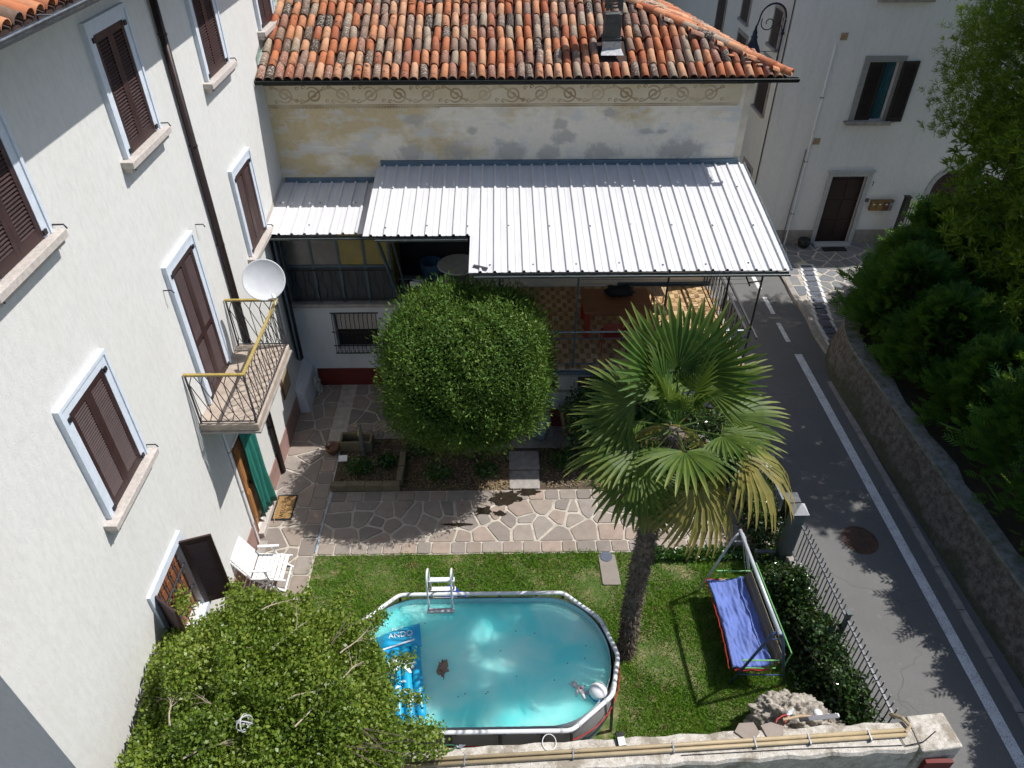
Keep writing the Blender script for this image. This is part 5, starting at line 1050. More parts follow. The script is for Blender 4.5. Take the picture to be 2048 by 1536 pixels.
for x in (-0.6, 0.95, 2.4, 3.6, 4.4, 5.3): MB().obox((x, ym(x), NZ + 0.045), 0.02, 0.15, 0.075).build('clip', M['zinc'], cd)
MB().tube([(5.85, ym(5.85) + 0.02, NZ + 0.05), (5.95, ym(5.85) + 0.1, NZ + 0.06), (5.90, 5.28, NZ + 0.05), (5.82, 5.42, NZ - 0.1)], 0.028, 8).build('elbow', M['conduit'], cd)
for (x, pts) in ((3.55, [(-0.2, 0.02), (-0.1, 0.16), (0.12, 0.17), (0.17, 0.0), (0.06, -0.12), (-0.08, -0.1)]), (3.93, [(-0.17, 0.1), (0.0, 0.15), (0.17, 0.08), (0.14, -0.04), (0.03, -0.12), (-0.12, -0.1)])):
    st_ = MB(); st_.poly([(x + a, ym(x) + 0.16 + c * 0.9) for a, c in pts], NZ + 0.002, NZ + 0.032)
    st_.build('loose_flagstone', M['porphyry'], None, bevel=0.006, label='flat pinkish stone lying on the garden wall, ' + ('left of two' if x < 3.7 else 'right of two'), cat='stone', group='loose stones on the garden wall')
mt = thing('handheld_meter', (1.6, 5.0, NZ), 'small black and white handheld device standing on the garden wall', 'device')
MB().obox((1.66, 5.03, NZ + 0.035), 0.12, 0.22, 0.05, (1, 0.1, 0), (-0.1, 1, 0.1)).build('device_body', M['dark'], mt, bevel=0.01); MB().obox((1.668, 5.0, NZ + 0.064), 0.10, 0.12, 0.01, (1, 0.1, 0), (-0.1, 1, 0.1)).build('device_face', M['white_plastic'], mt)
M['tool_green'] = mat('tool_green', (0.02, 0.11, 0.045), 0.5, 0.3, 8); M['steel'] = mat('steel', (0.45, 0.47, 0.5), 0.3, 0.2, 20, metal=0.8); M['tool_red'] = mat('tool_red', (0.45, 0.03, 0.025), 0.4, 0.3, 8)
def shears(c, ang, hm, label, s=1.0, z=None):
    t = thing('pruning_shears', c, label, 'pruning shears'); cx, cy, z0 = c; ca_, sa_ = math.cos(ang), math.sin(ang); P = lambda u, v, w=0: (cx + (ca_ * u - sa_ * v) * s, cy + (sa_ * u + ca_ * v) * s, z0 + w)
    for sg in (1, -1): MB().tube([P(0, 0, 0.015), P(-0.06, 0.03 * sg, 0.015), P(-0.15, 0.045 * sg, 0.015), P(-0.2, 0.03 * sg, 0.015)], 0.012, 8).build('handle', hm, t)
    b = MB(); b.add([P(0, -0.015, 0.02), P(0.05, -0.035, 0.02), P(0.13, 0.0, 0.02), P(0.04, 0.02, 0.02), P(0, -0.015, 0.012), P(0.05, -0.035, 0.012), P(0.13, 0.0, 0.012), P(0.04, 0.02, 0.012)], [(0, 1, 2, 3), (7, 6, 5, 4), (0, 4, 5, 1), (1, 5, 6, 2), (2, 6, 7, 3), (3, 7, 4, 0)]); b.build('blade', M['steel'], t); MB().lathe(P(0, 0, 0.005), [(0.014, 0), (0.014, 0.025)], 8).build('pivot', M['steel'], t)
shears((-0.72, 4.98, NZ + 0.01), R(8), M['tool_green'], 'green handled pruning shears lying on the garden wall by the leaves')
b = MB(); b.tube([(0.62 + 0.1 * math.cos(a), 5.02 + 0.12 * math.sin(a), NZ + 0.022) for a in [2 * math.pi * k / 20 for k in range(20)]], 0.006, 5, closed=True); b.build('wire_ring', M['white_plastic'], None, label='thin white wire ring lying on the garden wall', cat='ring')
b = MB(); b.tube([(5.75, ym(5.8) - 0.03, NZ + 0.03), (5.78, ym(5.8) - 0.16, NZ + 0.02), (6.05, ym(6) - 0.13, NZ + 0.05), (6.3, 5.08, NZ + 0.045)], 0.008, 5); b.tube([(2.5, ym(2.5) - 0.1, NZ + 0.02), (4.2, ym(4.2) - 0.11, NZ + 0.02), (5.75, ym(5.8) - 0.15, NZ + 0.02)], 0.005, 4); b.build('loose_cable', M['dark'], None, label='thin dark cable trailing along the garden wall to its end pier', cat='cable')

# boulder with tools on it
M['tufa'] = mat('tufa', (0.46, 0.42, 0.36), 0.95, 0.6, 11, col2=(0.17, 0.145, 0.115), bmp=1.0, bscale=26)
bo = rock_mesh('boulder', (4.58, 5.72, 0.34), 0.50, M['tufa'], None, 6, 0.34, 1.7, 5, (1.12, 0.78, 1.0))
tag(bo, 'craggy grey tufa boulder beside the garden wall', 'boulder')
rk2 = rock_mesh('boulder', (5.08, 5.58, 0.3), 0.35, M['tufa'], None, 6, 0.38, 1.9, 9, (0.95, 0.7, 1.0)); tag(rk2, 'smaller jagged grey boulder wedged right of the craggy one by the wall', 'boulder')
TZb = 1.08
shears((4.28, 5.46, TZb + 0.06), R(38), M['tool_red'], 'red handled pruning shears lying on the boulder', 1.25)
sk = thing('wooden_stick', (4.35, 5.36, TZb + 0.08), 'short pale wooden stick lying on the boulder beside the wall', 'stick'); MB().tube([(4.12, 5.30, NZ + 0.02), (4.4, 5.36, NZ + 0.0), (4.62, 5.42, TZb + 0.1)], [0.02, 0.024, 0.018], 8).build('shaft', M['wood_pale'], sk)
sw = thing('pruning_saw', (4.75, 5.34, NZ), 'flat dark saw blade lying between boulder and wall', 'saw'); MB().obox((4.72, 5.33, NZ + 0.02), 0.5, 0.07, 0.008, (1, 0.08, 0)).build('saw_blade', M['grey_iron'], sw); MB().obox((4.44, 5.30, NZ + 0.02), 0.14, 0.05, 0.025, (1, 0.08, 0)).build('saw_handle', M['dark'], sw)
ws = rock_mesh('white_pebble', (4.72, 5.44, TZb + 0.14), 0.075, M['white_plastic'], None, 2, 0.1, 1.5, 3, (0.9, 1.0, 0.5)); tag(ws, 'smooth white stone lying on the boulder beside the saw', 'stone')
# ---------------------------------------------------------------- above-ground pool
PCX, PCY, RIMZ, WATZ = -0.42, 6.515, 1.10, 0.95
M['pool_white'] = mat('pool_white', (0.72, 0.73, 0.74), 0.45, 0.08, 5); M['pool_grey'] = mat('pool_grey', (0.36, 0.36, 0.375), 0.55, 0.12, 4); M['pool_band'] = mat('pool_band', (0.05, 0.09, 0.11), 0.5, 0.2, 5)
def liner_mat():
    m, t, b, o = nodes('pool_liner'); n = noise(t, 30, 3, 0.5); c = mixc(t, val(t, n, 0.45, 0.6), (0.42, 0.62, 0.66), (0.34, 0.55, 0.60)); t.links.new(c, b.inputs['Base Color']); b.inputs['Roughness'].default_value = 0.5; return m
M['liner'] = liner_mat(); M['liner_top'] = mat('liner_top', (0.58, 0.66, 0.70), 0.5, 0.1, 5)
def water_mat():
    m, t, b, o = nodes('cloudy_water'); n = noise(t, 1.0, 4, 0.5, dist=0.6); n2 = noise(t, 55, 2, 0.5)
    c = mixc(t, val(t, n, 0.36, 0.66), (0.16, 0.86, 0.84), (0.46, 0.95, 0.88)); c = mixc(t, val(t, n2, 0.70, 0.78, 0, 0.5), c, (0.10, 0.60, 0.60))
    b.subsurface_method = 'BURLEY'; b.inputs['Subsurface Weight'].default_value = 0.9; b.inputs['Subsurface Radius'].default_value = (0.6, 1.0, 1.0); b.inputs['Subsurface Scale'].default_value = 1.4
    t.links.new(c, b.inputs['Base Color']); b.inputs['Roughness'].default_value = 0.06; b.inputs['IOR'].default_value = 1.33; b.inputs['Specular IOR Level'].default_value = 0.5
    tr = N(t, 'ShaderNodeBsdfTransparent'); tr.inputs[0].default_value = (0.35, 0.80, 0.83, 1); mx = N(t, 'ShaderNodeMixShader'); mx.inputs[0].default_value = 0.09
    t.links.new(b.outputs[0], mx.inputs[1]); t.links.new(tr.outputs[0], mx.inputs[2]); t.links.new(mx.outputs[0], o.inputs[0])
    w = noise(t, 3.0, 3, 0.5); bump(t, b, w, 0.08, 0.02); return m
M['water'] = water_mat()
pool = thing('swimming_pool', (PCX, PCY, 0), 'oval above-ground swimming pool with white tube rim and cloudy turquoise water', 'swimming pool')
def oval(hx, hy, s, n=72):
    """stadium with elliptical ends: straight part +-s"""
    out = []
    for k in range(n):
        a = 2 * math.pi * k / n; c, sn = math.cos(a), math.sin(a)
        x = (s if c >= 0 else -s) + (hx - s) * c if abs(c) > 1e-9 else 0; out.append((PCX + x, PCY + hy * sn))
    return out
rim = [(1.02, 7.74), (1.62, 7.20), (1.84, 6.52), (1.67, 5.84), (0.98, 5.29)]; left = [(2 * PCX - x, y) for x, y in rim][::-1]
R3 = rim + left
def rounded(P, z, cut=0.10):
    out = []; m = len(P)
    for i in range(m):
        p = Vector(P[i]); a = Vector(P[i - 1]); c = Vector(P[(i + 1) % m]); da = (a - p).normalized() * cut; dc = (c - p).normalized() * cut
        for t in (0, 0.25, 0.5, 0.75, 1): q = p + da * (1 - t) ** 2 + dc * t ** 2; out.append((q.x, q.y, z))
    return out
ro = MB(); ro.tube(rounded(R3, RIMZ), 0.036, 10, closed=True); ro.build('rim_tube', M['pool_white'], pool, smooth=True)
for x, y in R3:
    i = R3.index((x, y)); p = Vector((x, y)); a = (Vector(R3[i - 1]) - p).normalized(); c = (Vector(R3[(i + 1) % len(R3)]) - p).normalized()
    b = MB(); [b.tube([(p.x + d.x * 0.13, p.y + d.y * 0.13, RIMZ), (p.x + d.x * 0.17, p.y + d.y * 0.17, RIMZ)], 0.041, 10) for d in (a, c)]; b.build('rim_joint', M['dull_white'], pool)
    o = (p - Vector((PCX, PCY))).normalized() * 0.06; b = MB(); b.tube([(p.x, p.y, RIMZ - 0.03), (p.x + o.x, p.y + o.y, 0.0)], 0.026, 8); b.build('leg', M['grey_iron'], pool)
def pw(h0, h1, z0, z1, m, name, inner=False):
    b = MB(); n = 72; A = oval(2.16 + h0, 1.17 + h0, 1.05, n); C = oval(2.16 + h1, 1.17 + h1, 1.05, n); b.add([(x, y, z0) for x, y in A] + [(x, y, z1) for x, y in C], [(k, (k + 1) % n, n + (k + 1) % n, n + k) for k in range(n)]); return b.build(name, m, pool, smooth=True)
pw(0.0, -0.03, 0.02, 1.085, M['liner'], 'inner_liner'); pw(-0.012, -0.026, WATZ + 0.001, 1.08, M['liner_top'], 'liner_top_band')
b = MB(); n = 72; A = oval(2.14, 1.15, 1.05, n); b.add([(x, y, 0.05) for x, y in A], [tuple(range(n))]); b.build('pool_floor', M['liner'], pool)
b = MB(); A = [oval(2.16, 1.17, 1.05, n), oval(2.25, 1.25, 1.05, n), oval(2.18, 1.19, 1.05, n)]; b.add([(x, y, z) for P, z in zip(A, (0.0, 0.4, 1.06)) for x, y in P], [(j * n + k, j * n + (k + 1) % n, (j + 1) * n + (k + 1) % n, (j + 1) * n + k) for j in range(2) for k in range(n)]); b.build('outer_wall', M['pool_grey'], pool, smooth=True)
b = MB(); P = [oval(2.252 + d, 1.252 + d, 1.05, n) for d in (0, -0.004)]; b.add([(x, y, z) for Q, z in zip(P, (0.42, 0.55)) for x, y in Q], [(k, (k + 1) % n, n + (k + 1) % n, n + k) for k in range(n)]); b.build('dark_band', M['pool_band'], pool, smooth=True)
b = MB(); b.tube([(x, y, 0.80 + 0.015 * math.sin(k)) for k, (x, y) in enumerate(oval(2.30, 1.29, 1.05, 48))], 0.010, 5, closed=True); b.build('red_strap', M['tool_red'], pool)
text('lettering', 'Bestway', 0.17, (PCX - 0.35, PCY - 1.262, 0.49), (R(90), 0, 0), M['white_plastic'], pool)
for x in (-1.35, -0.85, -0.1, 0.55): b = MB(); b.tube([(x, 5.27, RIMZ - 0.03), (x, 5.17, 0.0)], 0.024, 8); b.tube([(x - 0.10, 5.285, RIMZ - 0.012), (x + 0.10, 5.285, RIMZ - 0.012)], 0.035, 8); b.build('side_leg', M['grey_iron'], pool)
for x in (-1.35, -0.1, 0.55): b = MB(); b.tube([(x, 7.76, RIMZ - 0.03), (x, 7.88, 0.0)], 0.024, 8); b.build('side_leg', M['grey_iron'], pool)
b = MB(); n = 72; A = oval(2.145, 1.155, 1.05, n); b.add([(PCX + (x - PCX) * s, PCY + (y - PCY) * s, WATZ) for s in (1.0, 0.66, 0.33) for x, y in A] + [(PCX, PCY, WATZ)], [(j * n + (k + 1) % n, j * n + k, (j + 1) * n + k, (j + 1) * n + (k + 1) % n) for j in range(2) for k in range(n)] + [(2 * n + (k + 1) % n, 2 * n + k, 3 * n) for k in range(n)]); wt_ = b.build('pool_water', M['water'], pool, smooth=True)
for p_ in wt_.data.polygons:
    if p_.normal.z < 0: wt_.data.flip_normals(); break
# ladder over the rim
ld = thing('pool_ladder', (-1.12, 7.75, 0), 'grey and white ladder standing over the far rim of the pool', 'ladder'); M['ladder_step'] = mat('ladder_step', (0.33, 0.34, 0.36), 0.5, 0.15, 6)
for x in (-1.33, -0.92):
    arc = [(x, 7.46 - 0.0, 0.3), (x, 7.50, 1.0), (x, 7.55, 1.55)] + [(x, 7.70 - 0.145 * math.cos(a), 1.62 + 0.16 * math.sin(a)) for a in [math.pi * k / 10 for k in range(1, 10)]] + [(x, 7.86, 1.5), (x, 8.12, 0.0)]
    MB().tube([(x - (0.1 if x < -1.1 else -0.12), 7.35, 0.08)] + arc, 0.018, 8).build('side_rail', M['pool_white'], ld, smooth=True)
for y, z, mm in ((7.46, 1.02, 'ladder_step'), (7.44, 0.70, 'ladder_step'), (7.42, 0.38, 'ladder_step'), (7.90, 1.30, 'pool_white'), (7.97, 0.93, 'pool_white'), (8.05, 0.5, 'pool_white')): MB().box(-1.36, -0.89, y - 0.045, y + 0.045, z - 0.02, z + 0.015).build('step', M[mm], ld, bevel=0.006)
pu = thing('filter_pump', (-0.9, 8.2, 0), 'blue filter pump bag behind the pool ladder', 'pump'); M['pump_blue'] = mat('pump_blue', (0.01, 0.04, 0.45), 0.4, 0.2, 5); MB().lathe((-1.05, 8.32, 0), [(0.17, 0), (0.18, 0.3), (0.12, 0.4), (0.05, 0.43)], 18).build('pump_body', M['pump_blue'], pu, smooth=True); MB().tube([(-0.92, 8.28, 0.38), (-0.80, 8.25, 0.42), (-0.74, 8.22, 0.25), (-0.74, 8.1, 0.1)], 0.03, 8).build('hose', M['pump_blue'], pu, smooth=True)
# inflatable mattress
M['lilo'] = mat('lilo', (0.012, 0.30, 0.60), 0.32, 0.25, 2, col2=(0.015, 0.40, 0.66)); M['lilo_print'] = mat('lilo_print', (0.72, 0.80, 0.84), 0.4, 0.08, 5)
li = thing('inflatable_mattress', (-1.5, 6.4, WATZ), 'blue inflatable mattress with white palm print floating at the left of the pool', 'inflatable mattress')
e1 = Vector((0.17, -0.985, 0)).normalized(); e2 = Vector((-e1.y, e1.x, 0)) * -1; o0 = Vector((-1.50, 7.22, WATZ + 0.03))
if e2.x > 0: e2 = -e2
LP = lambda u, v, z=0: o0 + e1 * u + e2 * v + Vector((0, 0, z))    # u along the length, v across to the left
for i in range(4):
    v = 0.085 + i * 0.17; MB().tube([LP(0.42, v, 0.02), LP(0.46, v, 0.05), LP(1.0, v, 0.045), LP(1.62, v, 0.05), LP(1.68, v, 0.02)], [0.05, 0.084, 0.08, 0.084, 0.045], 10).build('air_tube', M['lilo'], li, smooth=True)
b = MB(); n = 14
P = []; prof = [(-0.02, 0.01), (0.02, 0.09), (0.10, 0.15), (0.20, 0.165), (0.30, 0.13), (0.38, 0.07), (0.43, 0.02)]
for u, h in prof: P += [LP(u + 0.14 * (v / n), -0.03 + 0.74 * v / n, h * min(1, 4 * min(v / n, 1 - v / n) + 0.15)) for v in range(n + 1)]
b.add(P, [(i * (n + 1) + k, (i + 1) * (n + 1) + k, (i + 1) * (n + 1) + k + 1, i * (n + 1) + k + 1) for i in range(len(prof) - 1) for k in range(n)]); b.build('pillow', M['lilo'], li, smooth=True)
pr = MB()
def frond_print(c, ang, L, w):
    P = []; k = 7
    for i in range(k + 1):
        t = i / k; a = ang + 0.5 * t * (1 if math.cos(ang) >= 0 else -1); u = c[0] + L * t * math.sin(ang) * 0.9 + 0.05 * t * t; v = c[1] + L * t * math.cos(ang); ww = w * math.sin(math.pi * (0.15 + 0.85 * (1 - t))) * 0.5
        for s in (-1, 1):
            uu, vv = u + s * ww * math.cos(ang), v - s * ww * math.sin(ang); ph = ((vv / 0.17) % 1.0) - 0.5; P.append(LP(uu, vv, 0.056 + 0.076 * math.sqrt(max(0, 1 - (ph * 1.9) ** 2)) + 0.005))
    pr.add(P, [(2 * i, 2 * i + 1, 2 * i + 3, 2 * i + 2) for i in range(k)])
for ang in (-0.9, -0.45, 0.0, 0.45, 0.9, math.pi - 0.9, math.pi - 0.45, math.pi, math.pi + 0.45, math.pi + 0.9): frond_print((0.72, 0.33), ang, 0.23, 0.075)
for i in range(5): frond_print((1.05 + i * 0.09, 0.36), -0.2 if i % 2 else math.pi + 0.2, 0.09, 0.05)
frond_print((1.3, 0.12), 0.1, 0.12, 0.06); frond_print((1.38, 0.12), 0.1, 0.12, 0.05); pr.build('palm_print', M['lilo_print'], li)
rotL = math.atan2(e2.y, e2.x) + math.pi
o = text('lettering', 'ANDO', 0.135, LP(0.26, 0.30, 0.182), (R(8), 0, rotL), M['lilo_print'], li)
text('lettering', 'MAY', 0.09, LP(0.14, 0.34, 0.180), (R(-8), 0, rotL), M['lilo_print'], li)
b = MB(); b.add([LP(0.335 + 0.02, 0.08, 0.155), LP(0.36 + 0.02, 0.08, 0.142), LP(0.46, 0.62, 0.125), LP(0.44, 0.62, 0.135)], [(0, 1, 2, 3)]); b.build('pillow_stripe', M['lilo_print'], li)
# ball, soft toy, sunk cloth, floating leaves
bl = thing('beach_ball', (1.47, 5.95, WATZ), 'white and blue ball floating at the right edge of the pool', 'ball')
MB().lathe((1.45, 5.93, WATZ - 0.04), [(0.02, -0.0), (0.10, 0.02), (0.145, 0.07), (0.155, 0.11), (0.15, 0.14)], 24).build('blue_half', mat('ball_blue', (0.01, 0.14, 0.42), 0.35, 0.2, 5), bl, smooth=True); MB().lathe((1.45, 5.93, WATZ + 0.10), [(0.15, 0.0), (0.135, 0.06), (0.09, 0.115), (0.03, 0.14)], 24).build('white_half', M['white_plastic'], bl, smooth=True)
ty = thing('soft_toy', (1.2, 5.98, WATZ), 'small white and pink soft toy floating beside the ball', 'soft toy'); M['toy'] = mat('toy', (0.70, 0.62, 0.62), 0.8, 0.15, 20)
tzz = WATZ + 0.02; hd_ = Vector((1.10, 6.09, tzz)); dv = Vector((0.62, -0.66, 0)).normalized(); sv = Vector((-dv.y, dv.x, 0))
b = MB(); b.tube([hd_ - dv * 0.05, hd_, hd_ + dv * 0.06], [0.02, 0.05, 0.03], 10); b.tube([hd_ + dv * 0.04, hd_ + dv * 0.12, hd_ + dv * 0.20], [0.035, 0.058, 0.04], 10)
for s in (1, -1): b.tube([hd_ + dv * 0.09 + sv * s * 0.03, hd_ + dv * 0.13 + sv * s * 0.11], [0.024, 0.018], 8); b.tube([hd_ + dv * 0.18 + sv * s * 0.02, hd_ + dv * 0.27 + sv * s * 0.06], [0.03, 0.026], 8); b.tube([hd_ - dv * 0.02 + sv * s * 0.02, hd_ - dv * 0.09 + sv * s * 0.045], [0.014, 0.008], 6)
b.build('toy_body', M['toy'], ty, smooth=True); MB().lathe(hd_ + dv * 0.12 + Vector((0, 0, 0.05)), [(0.02, 0), (0.012, 0.008)], 8).build('toy_bow', M['tool_red'], ty)
cl_ = rock_mesh('sunken_cloth', (-1.02, 6.42, WATZ - 0.015), 0.12, mat('cloth_tan', (0.30, 0.20, 0.14), 0.9, 0.4, 9), None, 4, 0.6, 2.5, 11, (0.75, 1.3, 0.25)); tag(cl_, 'tan crumpled cloth just under the water beside the inflatable mattress', 'cloth')
V = []; 
for i in range(16):
    c = np.array([PCX + rs.uniform(-1.2, 1.9), PCY + rs.uniform(-1.0, 1.0), WATZ + 0.004]); V.append(c)
V = np.array(V); ax = rand_unit(16); ax[:, 2] = 0; lq = leaf_quads(V, ax, 0.035, 0.022, np.tile([0, 0, 1.0], (16, 1)))
fl = fast_mesh('floating_leaves', lq, 4, M['wood_brown'], None, 'stuff'); tag(fl, 'specks of leaf floating on the pool water', 'leaves')

# ---------------------------------------------------------------- swing seat
M['swing_white'] = mat('swing_white', (0.55, 0.58, 0.63), 0.4, 0.2, 8, metal=0.2); M['swing_navy'] = mat('swing_navy', (0.06, 0.10, 0.22), 0.4, 0.25, 8, metal=0.2); M['swing_green'] = mat('swing_green', (0.16, 0.42, 0.13), 0.4, 0.2, 6); M['canvas_blue'] = mat('canvas_blue', (0.12, 0.18, 0.48), 0.8, 0.3, 3, bmp=0.15, bscale=60); M['canvas_tan'] = mat('canvas_tan', (0.17, 0.145, 0.11), 0.85, 0.2, 4)
sg = thing('swing_seat', (4.3, 7.5, 0), 'garden swing seat with a blue cushion and tube frame on the lawn', 'swing seat')
A = Vector((4.25, 8.5, 1.75)); B = Vector((4.33, 6.51, 1.75))
MB().tube([A + Vector((0, 0.06, 0)), B - Vector((0, 0.06, 0))], 0.034, 10).build('top_bar', M['swing_white'], sg, smooth=True)
for E_, f1, f2, mm in ((A, (3.76, 8.52, 0), (4.80, 8.50, 0), 'swing_white'), (B, (3.89, 6.60, 0), (4.83, 6.56, 0), 'swing_navy')):
    for f_, s in ((f1, -1), (f2, 1)): MB().tube([f_, (E_.x + s * 0.10, E_.y, 1.60), (E_.x + s * 0.03, E_.y, 1.73)], 0.024, 8).build('leg', M[mm], sg, smooth=True)
    b = MB(); b.tube([Vector(f1).lerp(E_, 0.2), Vector(f2).lerp(E_, 0.2)], 0.014, 6); b.tube([Vector(f1).lerp(E_, 0.86), Vector(f2).lerp(E_, 0.86)], 0.012, 6); b.build('cross_bar', M[mm], sg)
nu, nv = 90, 36; P = []; rr = random.Random(5); from mathutils import noise as mnoise
for i in range(nu + 1):
    s = i / nu; y = 8.42 - 1.80 * s
    for j in range(nv + 1):
        t = j / nv; x = 3.82 + 0.66 * t + 0.05 * math.sin(3 * s) + 0.02 * s; z = 0.52 - 0.05 * math.sin(math.pi * t) + 0.05 * mnoise.noise(Vector((x * 5, y * 2.2, 1))) + 0.055 * abs(mnoise.noise(Vector((x * 11, y * 2.6, 3)))) + 0.03 * abs(mnoise.noise(Vector((x * 21 + y * 4, y * 6, 8)))) + (0.05 * max(0, t - 0.75) / 0.25) - (0.05 if i in (0, nu) else 0) - (0.06 if j == 0 else 0)
        P.append((x, y, z))
b = MB(); b.add(P, [(i * (nv + 1) + j, (i + 1) * (nv + 1) + j, (i + 1) * (nv + 1) + j + 1, i * (nv + 1) + j + 1) for i in range(nu) for j in range(nv)]); co = b.build('cushion', M['canvas_blue'], sg, smooth=True); so_ = co.modifiers.new('thick', 'SOLIDIFY'); so_.thickness = 0.05; so_.offset = -1
b = MB(); b.tube([(3.80 + 0.05 * math.sin(3 * i / 20), 8.42 - 1.80 * i / 20, 0.46 + 0.02 * math.sin(i * 2.2)) for i in range(21)], 0.009, 6); b.tube([(3.82 + 0.66 * k / 8, 8.44, 0.47 + 0.02 * math.sin(k * 2)) for k in range(9)], 0.011, 6); b.tube([(3.9 + 0.60 * k / 8, 6.60, 0.44 + 0.02 * math.sin(k * 2)) for k in range(9)], 0.018, 6); b.build('red_trim', M['tool_red'], sg)
b = MB(); b.add([(4.52, 8.40, 0.52), (4.60, 8.38, 0.80), (4.66, 6.62, 0.80), (4.58, 6.60, 0.52)], [(0, 1, 2, 3)]); bo_ = b.build('backrest', M['canvas_tan'], sg); bo_.modifiers.new('thick', 'SOLIDIFY').thickness = 0.012
b = MB(); b.tube([(4.60, 8.44, 0.50), (4.66, 8.42, 0.98), (4.74, 6.58, 0.98), (4.68, 6.56, 0.50)], 0.013, 8); b.build('back_frame', M['swing_green'], sg)
for y in (8.45, 6.62):
    MB().tube([(3.98, y, 0.72), (4.62, y, 0.70)], 0.014, 8).build('armrest', M['swing_green'], sg); MB().tube([(4.06, y, 0.71), (4.06, y, 0.48), (4.6, y, 0.46)], 0.011, 6).build('arm_support', M['swing_green'], sg)
for y, E_ in ((8.44, A), (6.62, B)):
    b = MB(); b.tube([(4.55, y, 0.6), (E_.x + 0.02, E_.y - 0.03, 1.72)], 0.007, 5); b.tube([(4.1, y, 0.7), (E_.x - 0.02, E_.y - 0.03, 1.72)], 0.007, 5); b.build('hanger', M['canvas_tan'], sg)
b = MB()
for k in range(4): b.bar((4.52 + k * 0.03, 8.40, 0.55 + k * 0.11), (4.58 + k * 0.03, 6.60, 0.55 + k * 0.11), 0.01, 0.01)
b.build('back_cords', M['wood_pale'], sg)

# ---------------------------------------------------------------- white slatted garden chair
gc = thing('garden_chair', (-4.65, 8.9, 0), 'white plastic slatted garden chair with armrests beside the white house', 'chair')
ya, yb_ = 8.62, 9.22
for i in range(7): x = -4.80 + i * 0.085; MB().obox((x, (ya + yb_) / 2, 0.42 + (0.0 if i < 5 else -0.02 * (i - 4))), 0.074, 0.58, 0.014).build('seat_slat', M['white_plastic'], gc, bevel=0.004)
bd = Vector((-0.28, 0, 0.55)).normalized()
for i in range(8):
    c = Vector((-4.85, (ya + yb_) / 2, 0.44)) + bd * (0.05 + i * 0.078); MB().obox(c, 0.068, 0.56 - 0.01 * max(0, i - 5), 0.014, bd, (0, 1, 0)).build('back_slat', M['white_plastic'], gc, bevel=0.004)
for y in (ya, yb_):
    MB().tube([(-4.84, y, 0.41), (-4.5, y, 0.40), (-4.20, y, 0.36)], 0.018, 8).build('seat_rail', M['white_plastic'], gc); p0 = Vector((-4.85, y, 0.40)); MB().tube([p0, p0 + bd * 0.68], 0.018, 8).build('back_rail', M['white_plastic'], gc)
    MB().obox((-4.62, y, 0.66), 0.42, 0.055, 0.025, (1, 0, 0.04)).build('armrest', M['white_plastic'], gc, bevel=0.008); MB().bar((-4.25, y, 0.0), (-4.78, y, 0.40), 0.03, 0.03).build('leg', M['white_plastic'], gc); MB().bar((-4.95, y, 0.0), (-4.40, y, 0.41), 0.03, 0.03).build('leg', M['white_plastic'], gc); MB().bar((-4.50, y, 0.42), (-4.56, y, 0.65), 0.03, 0.03).build('arm_post', M['white_plastic'], gc)
MB().bar((-4.28, ya, 0.02), (-4.28, yb_, 0.02), 0.03, 0.03).build('foot_bar', M['white_plastic'], gc); MB().bar((-4.94, ya, 0.02), (-4.94, yb_, 0.02), 0.03, 0.03).build('foot_bar', M['white_plastic'], gc)

# ---------------------------------------------------------------- roadside fence, gate post
M['fence_grey'] = mat('fence_grey', (0.16, 0.165, 0.18), 0.4, 0.3, 10, metal=0.5); M['post_grey'] = mat('post_grey', (0.10, 0.12, 0.12), 0.7, 0.25, 5, bmp=0.15)
fx = lambda y: 5.86 - 0.045 * (y - 5.4)
fe = thing('roadside_fence', (5.7, 7.2, 0), 'grey metal picket fence along the road above a low kerb', 'fence')
b = MB(); b.add([(fx(y) + dx, y, z) for y in (5.35, 9.1) for dx, z in ((-0.09, -0.03), (-0.09, 0.28), (0.09, 0.28), (0.09, -0.03))], [(k, k + 1, k + 5, k + 4) for k in range(3)]); b.build('fence_kerb', M['concrete'], fe)
for z in (0.42, 1.20): MB().bar((fx(5.35), 5.35, z), (fx(9.1), 9.1, z), 0.035, 0.03).build('fence_rail', M['fence_grey'], fe)
bm_ = MB().box(-0.008, 0.008, -0.008, 0.008, 0.0, 1.06).mesh('baluster'); bm_.materials.append(M['fence_grey'])
y = 5.42
while y < 9.08: piece('baluster', bm_, fe, (fx(y) + 0.02, y, 0.30)); y += 0.108
for y in (7.08,): b = MB(); b.box(fx(y) - 0.03, fx(y) + 0.03, y - 0.03, y + 0.03, 0.28, 1.36); b.box(fx(y) - 0.05, fx(y) + 0.05, y - 0.05, y + 0.05, 1.36, 1.38); b.build('fence_post', M['post_grey'], fe)
gpst = thing('gate_post', (5.6, 9.25, 0), 'grey gate post with pale pyramid cap beside the road', 'gate post')
MB().box(5.49, 5.73, 9.13, 9.37, -0.02, 1.5).build('shaft', M['post_grey'], gpst, bevel=0.01); b = MB(); b.add([(5.46, 9.10, 1.5), (5.76, 9.10, 1.5), (5.76, 9.40, 1.5), (5.46, 9.40, 1.5), (5.61, 9.25, 1.68)], [(0, 1, 4), (1, 2, 4), (2, 3, 4), (3, 0, 4), (3, 2, 1, 0)]); b.build('cap', M['dull_white'], gpst)
lb = thing('letter_box', (5.62, 9.62, 0), 'dark letter box with pale lid behind the gate post', 'letter box'); MB().box(5.52, 5.72, 9.50, 9.72, 0.9, 1.42).build('box_body', M['gutter_dark'], lb); MB().box(5.50, 5.74, 9.48, 9.74, 1.42, 1.45).build('box_lid', M['fence_grey'], lb); MB().box(5.59, 5.65, 9.58, 9.64, -0.02, 0.9).build('box_post', M['gutter_dark'], lb)
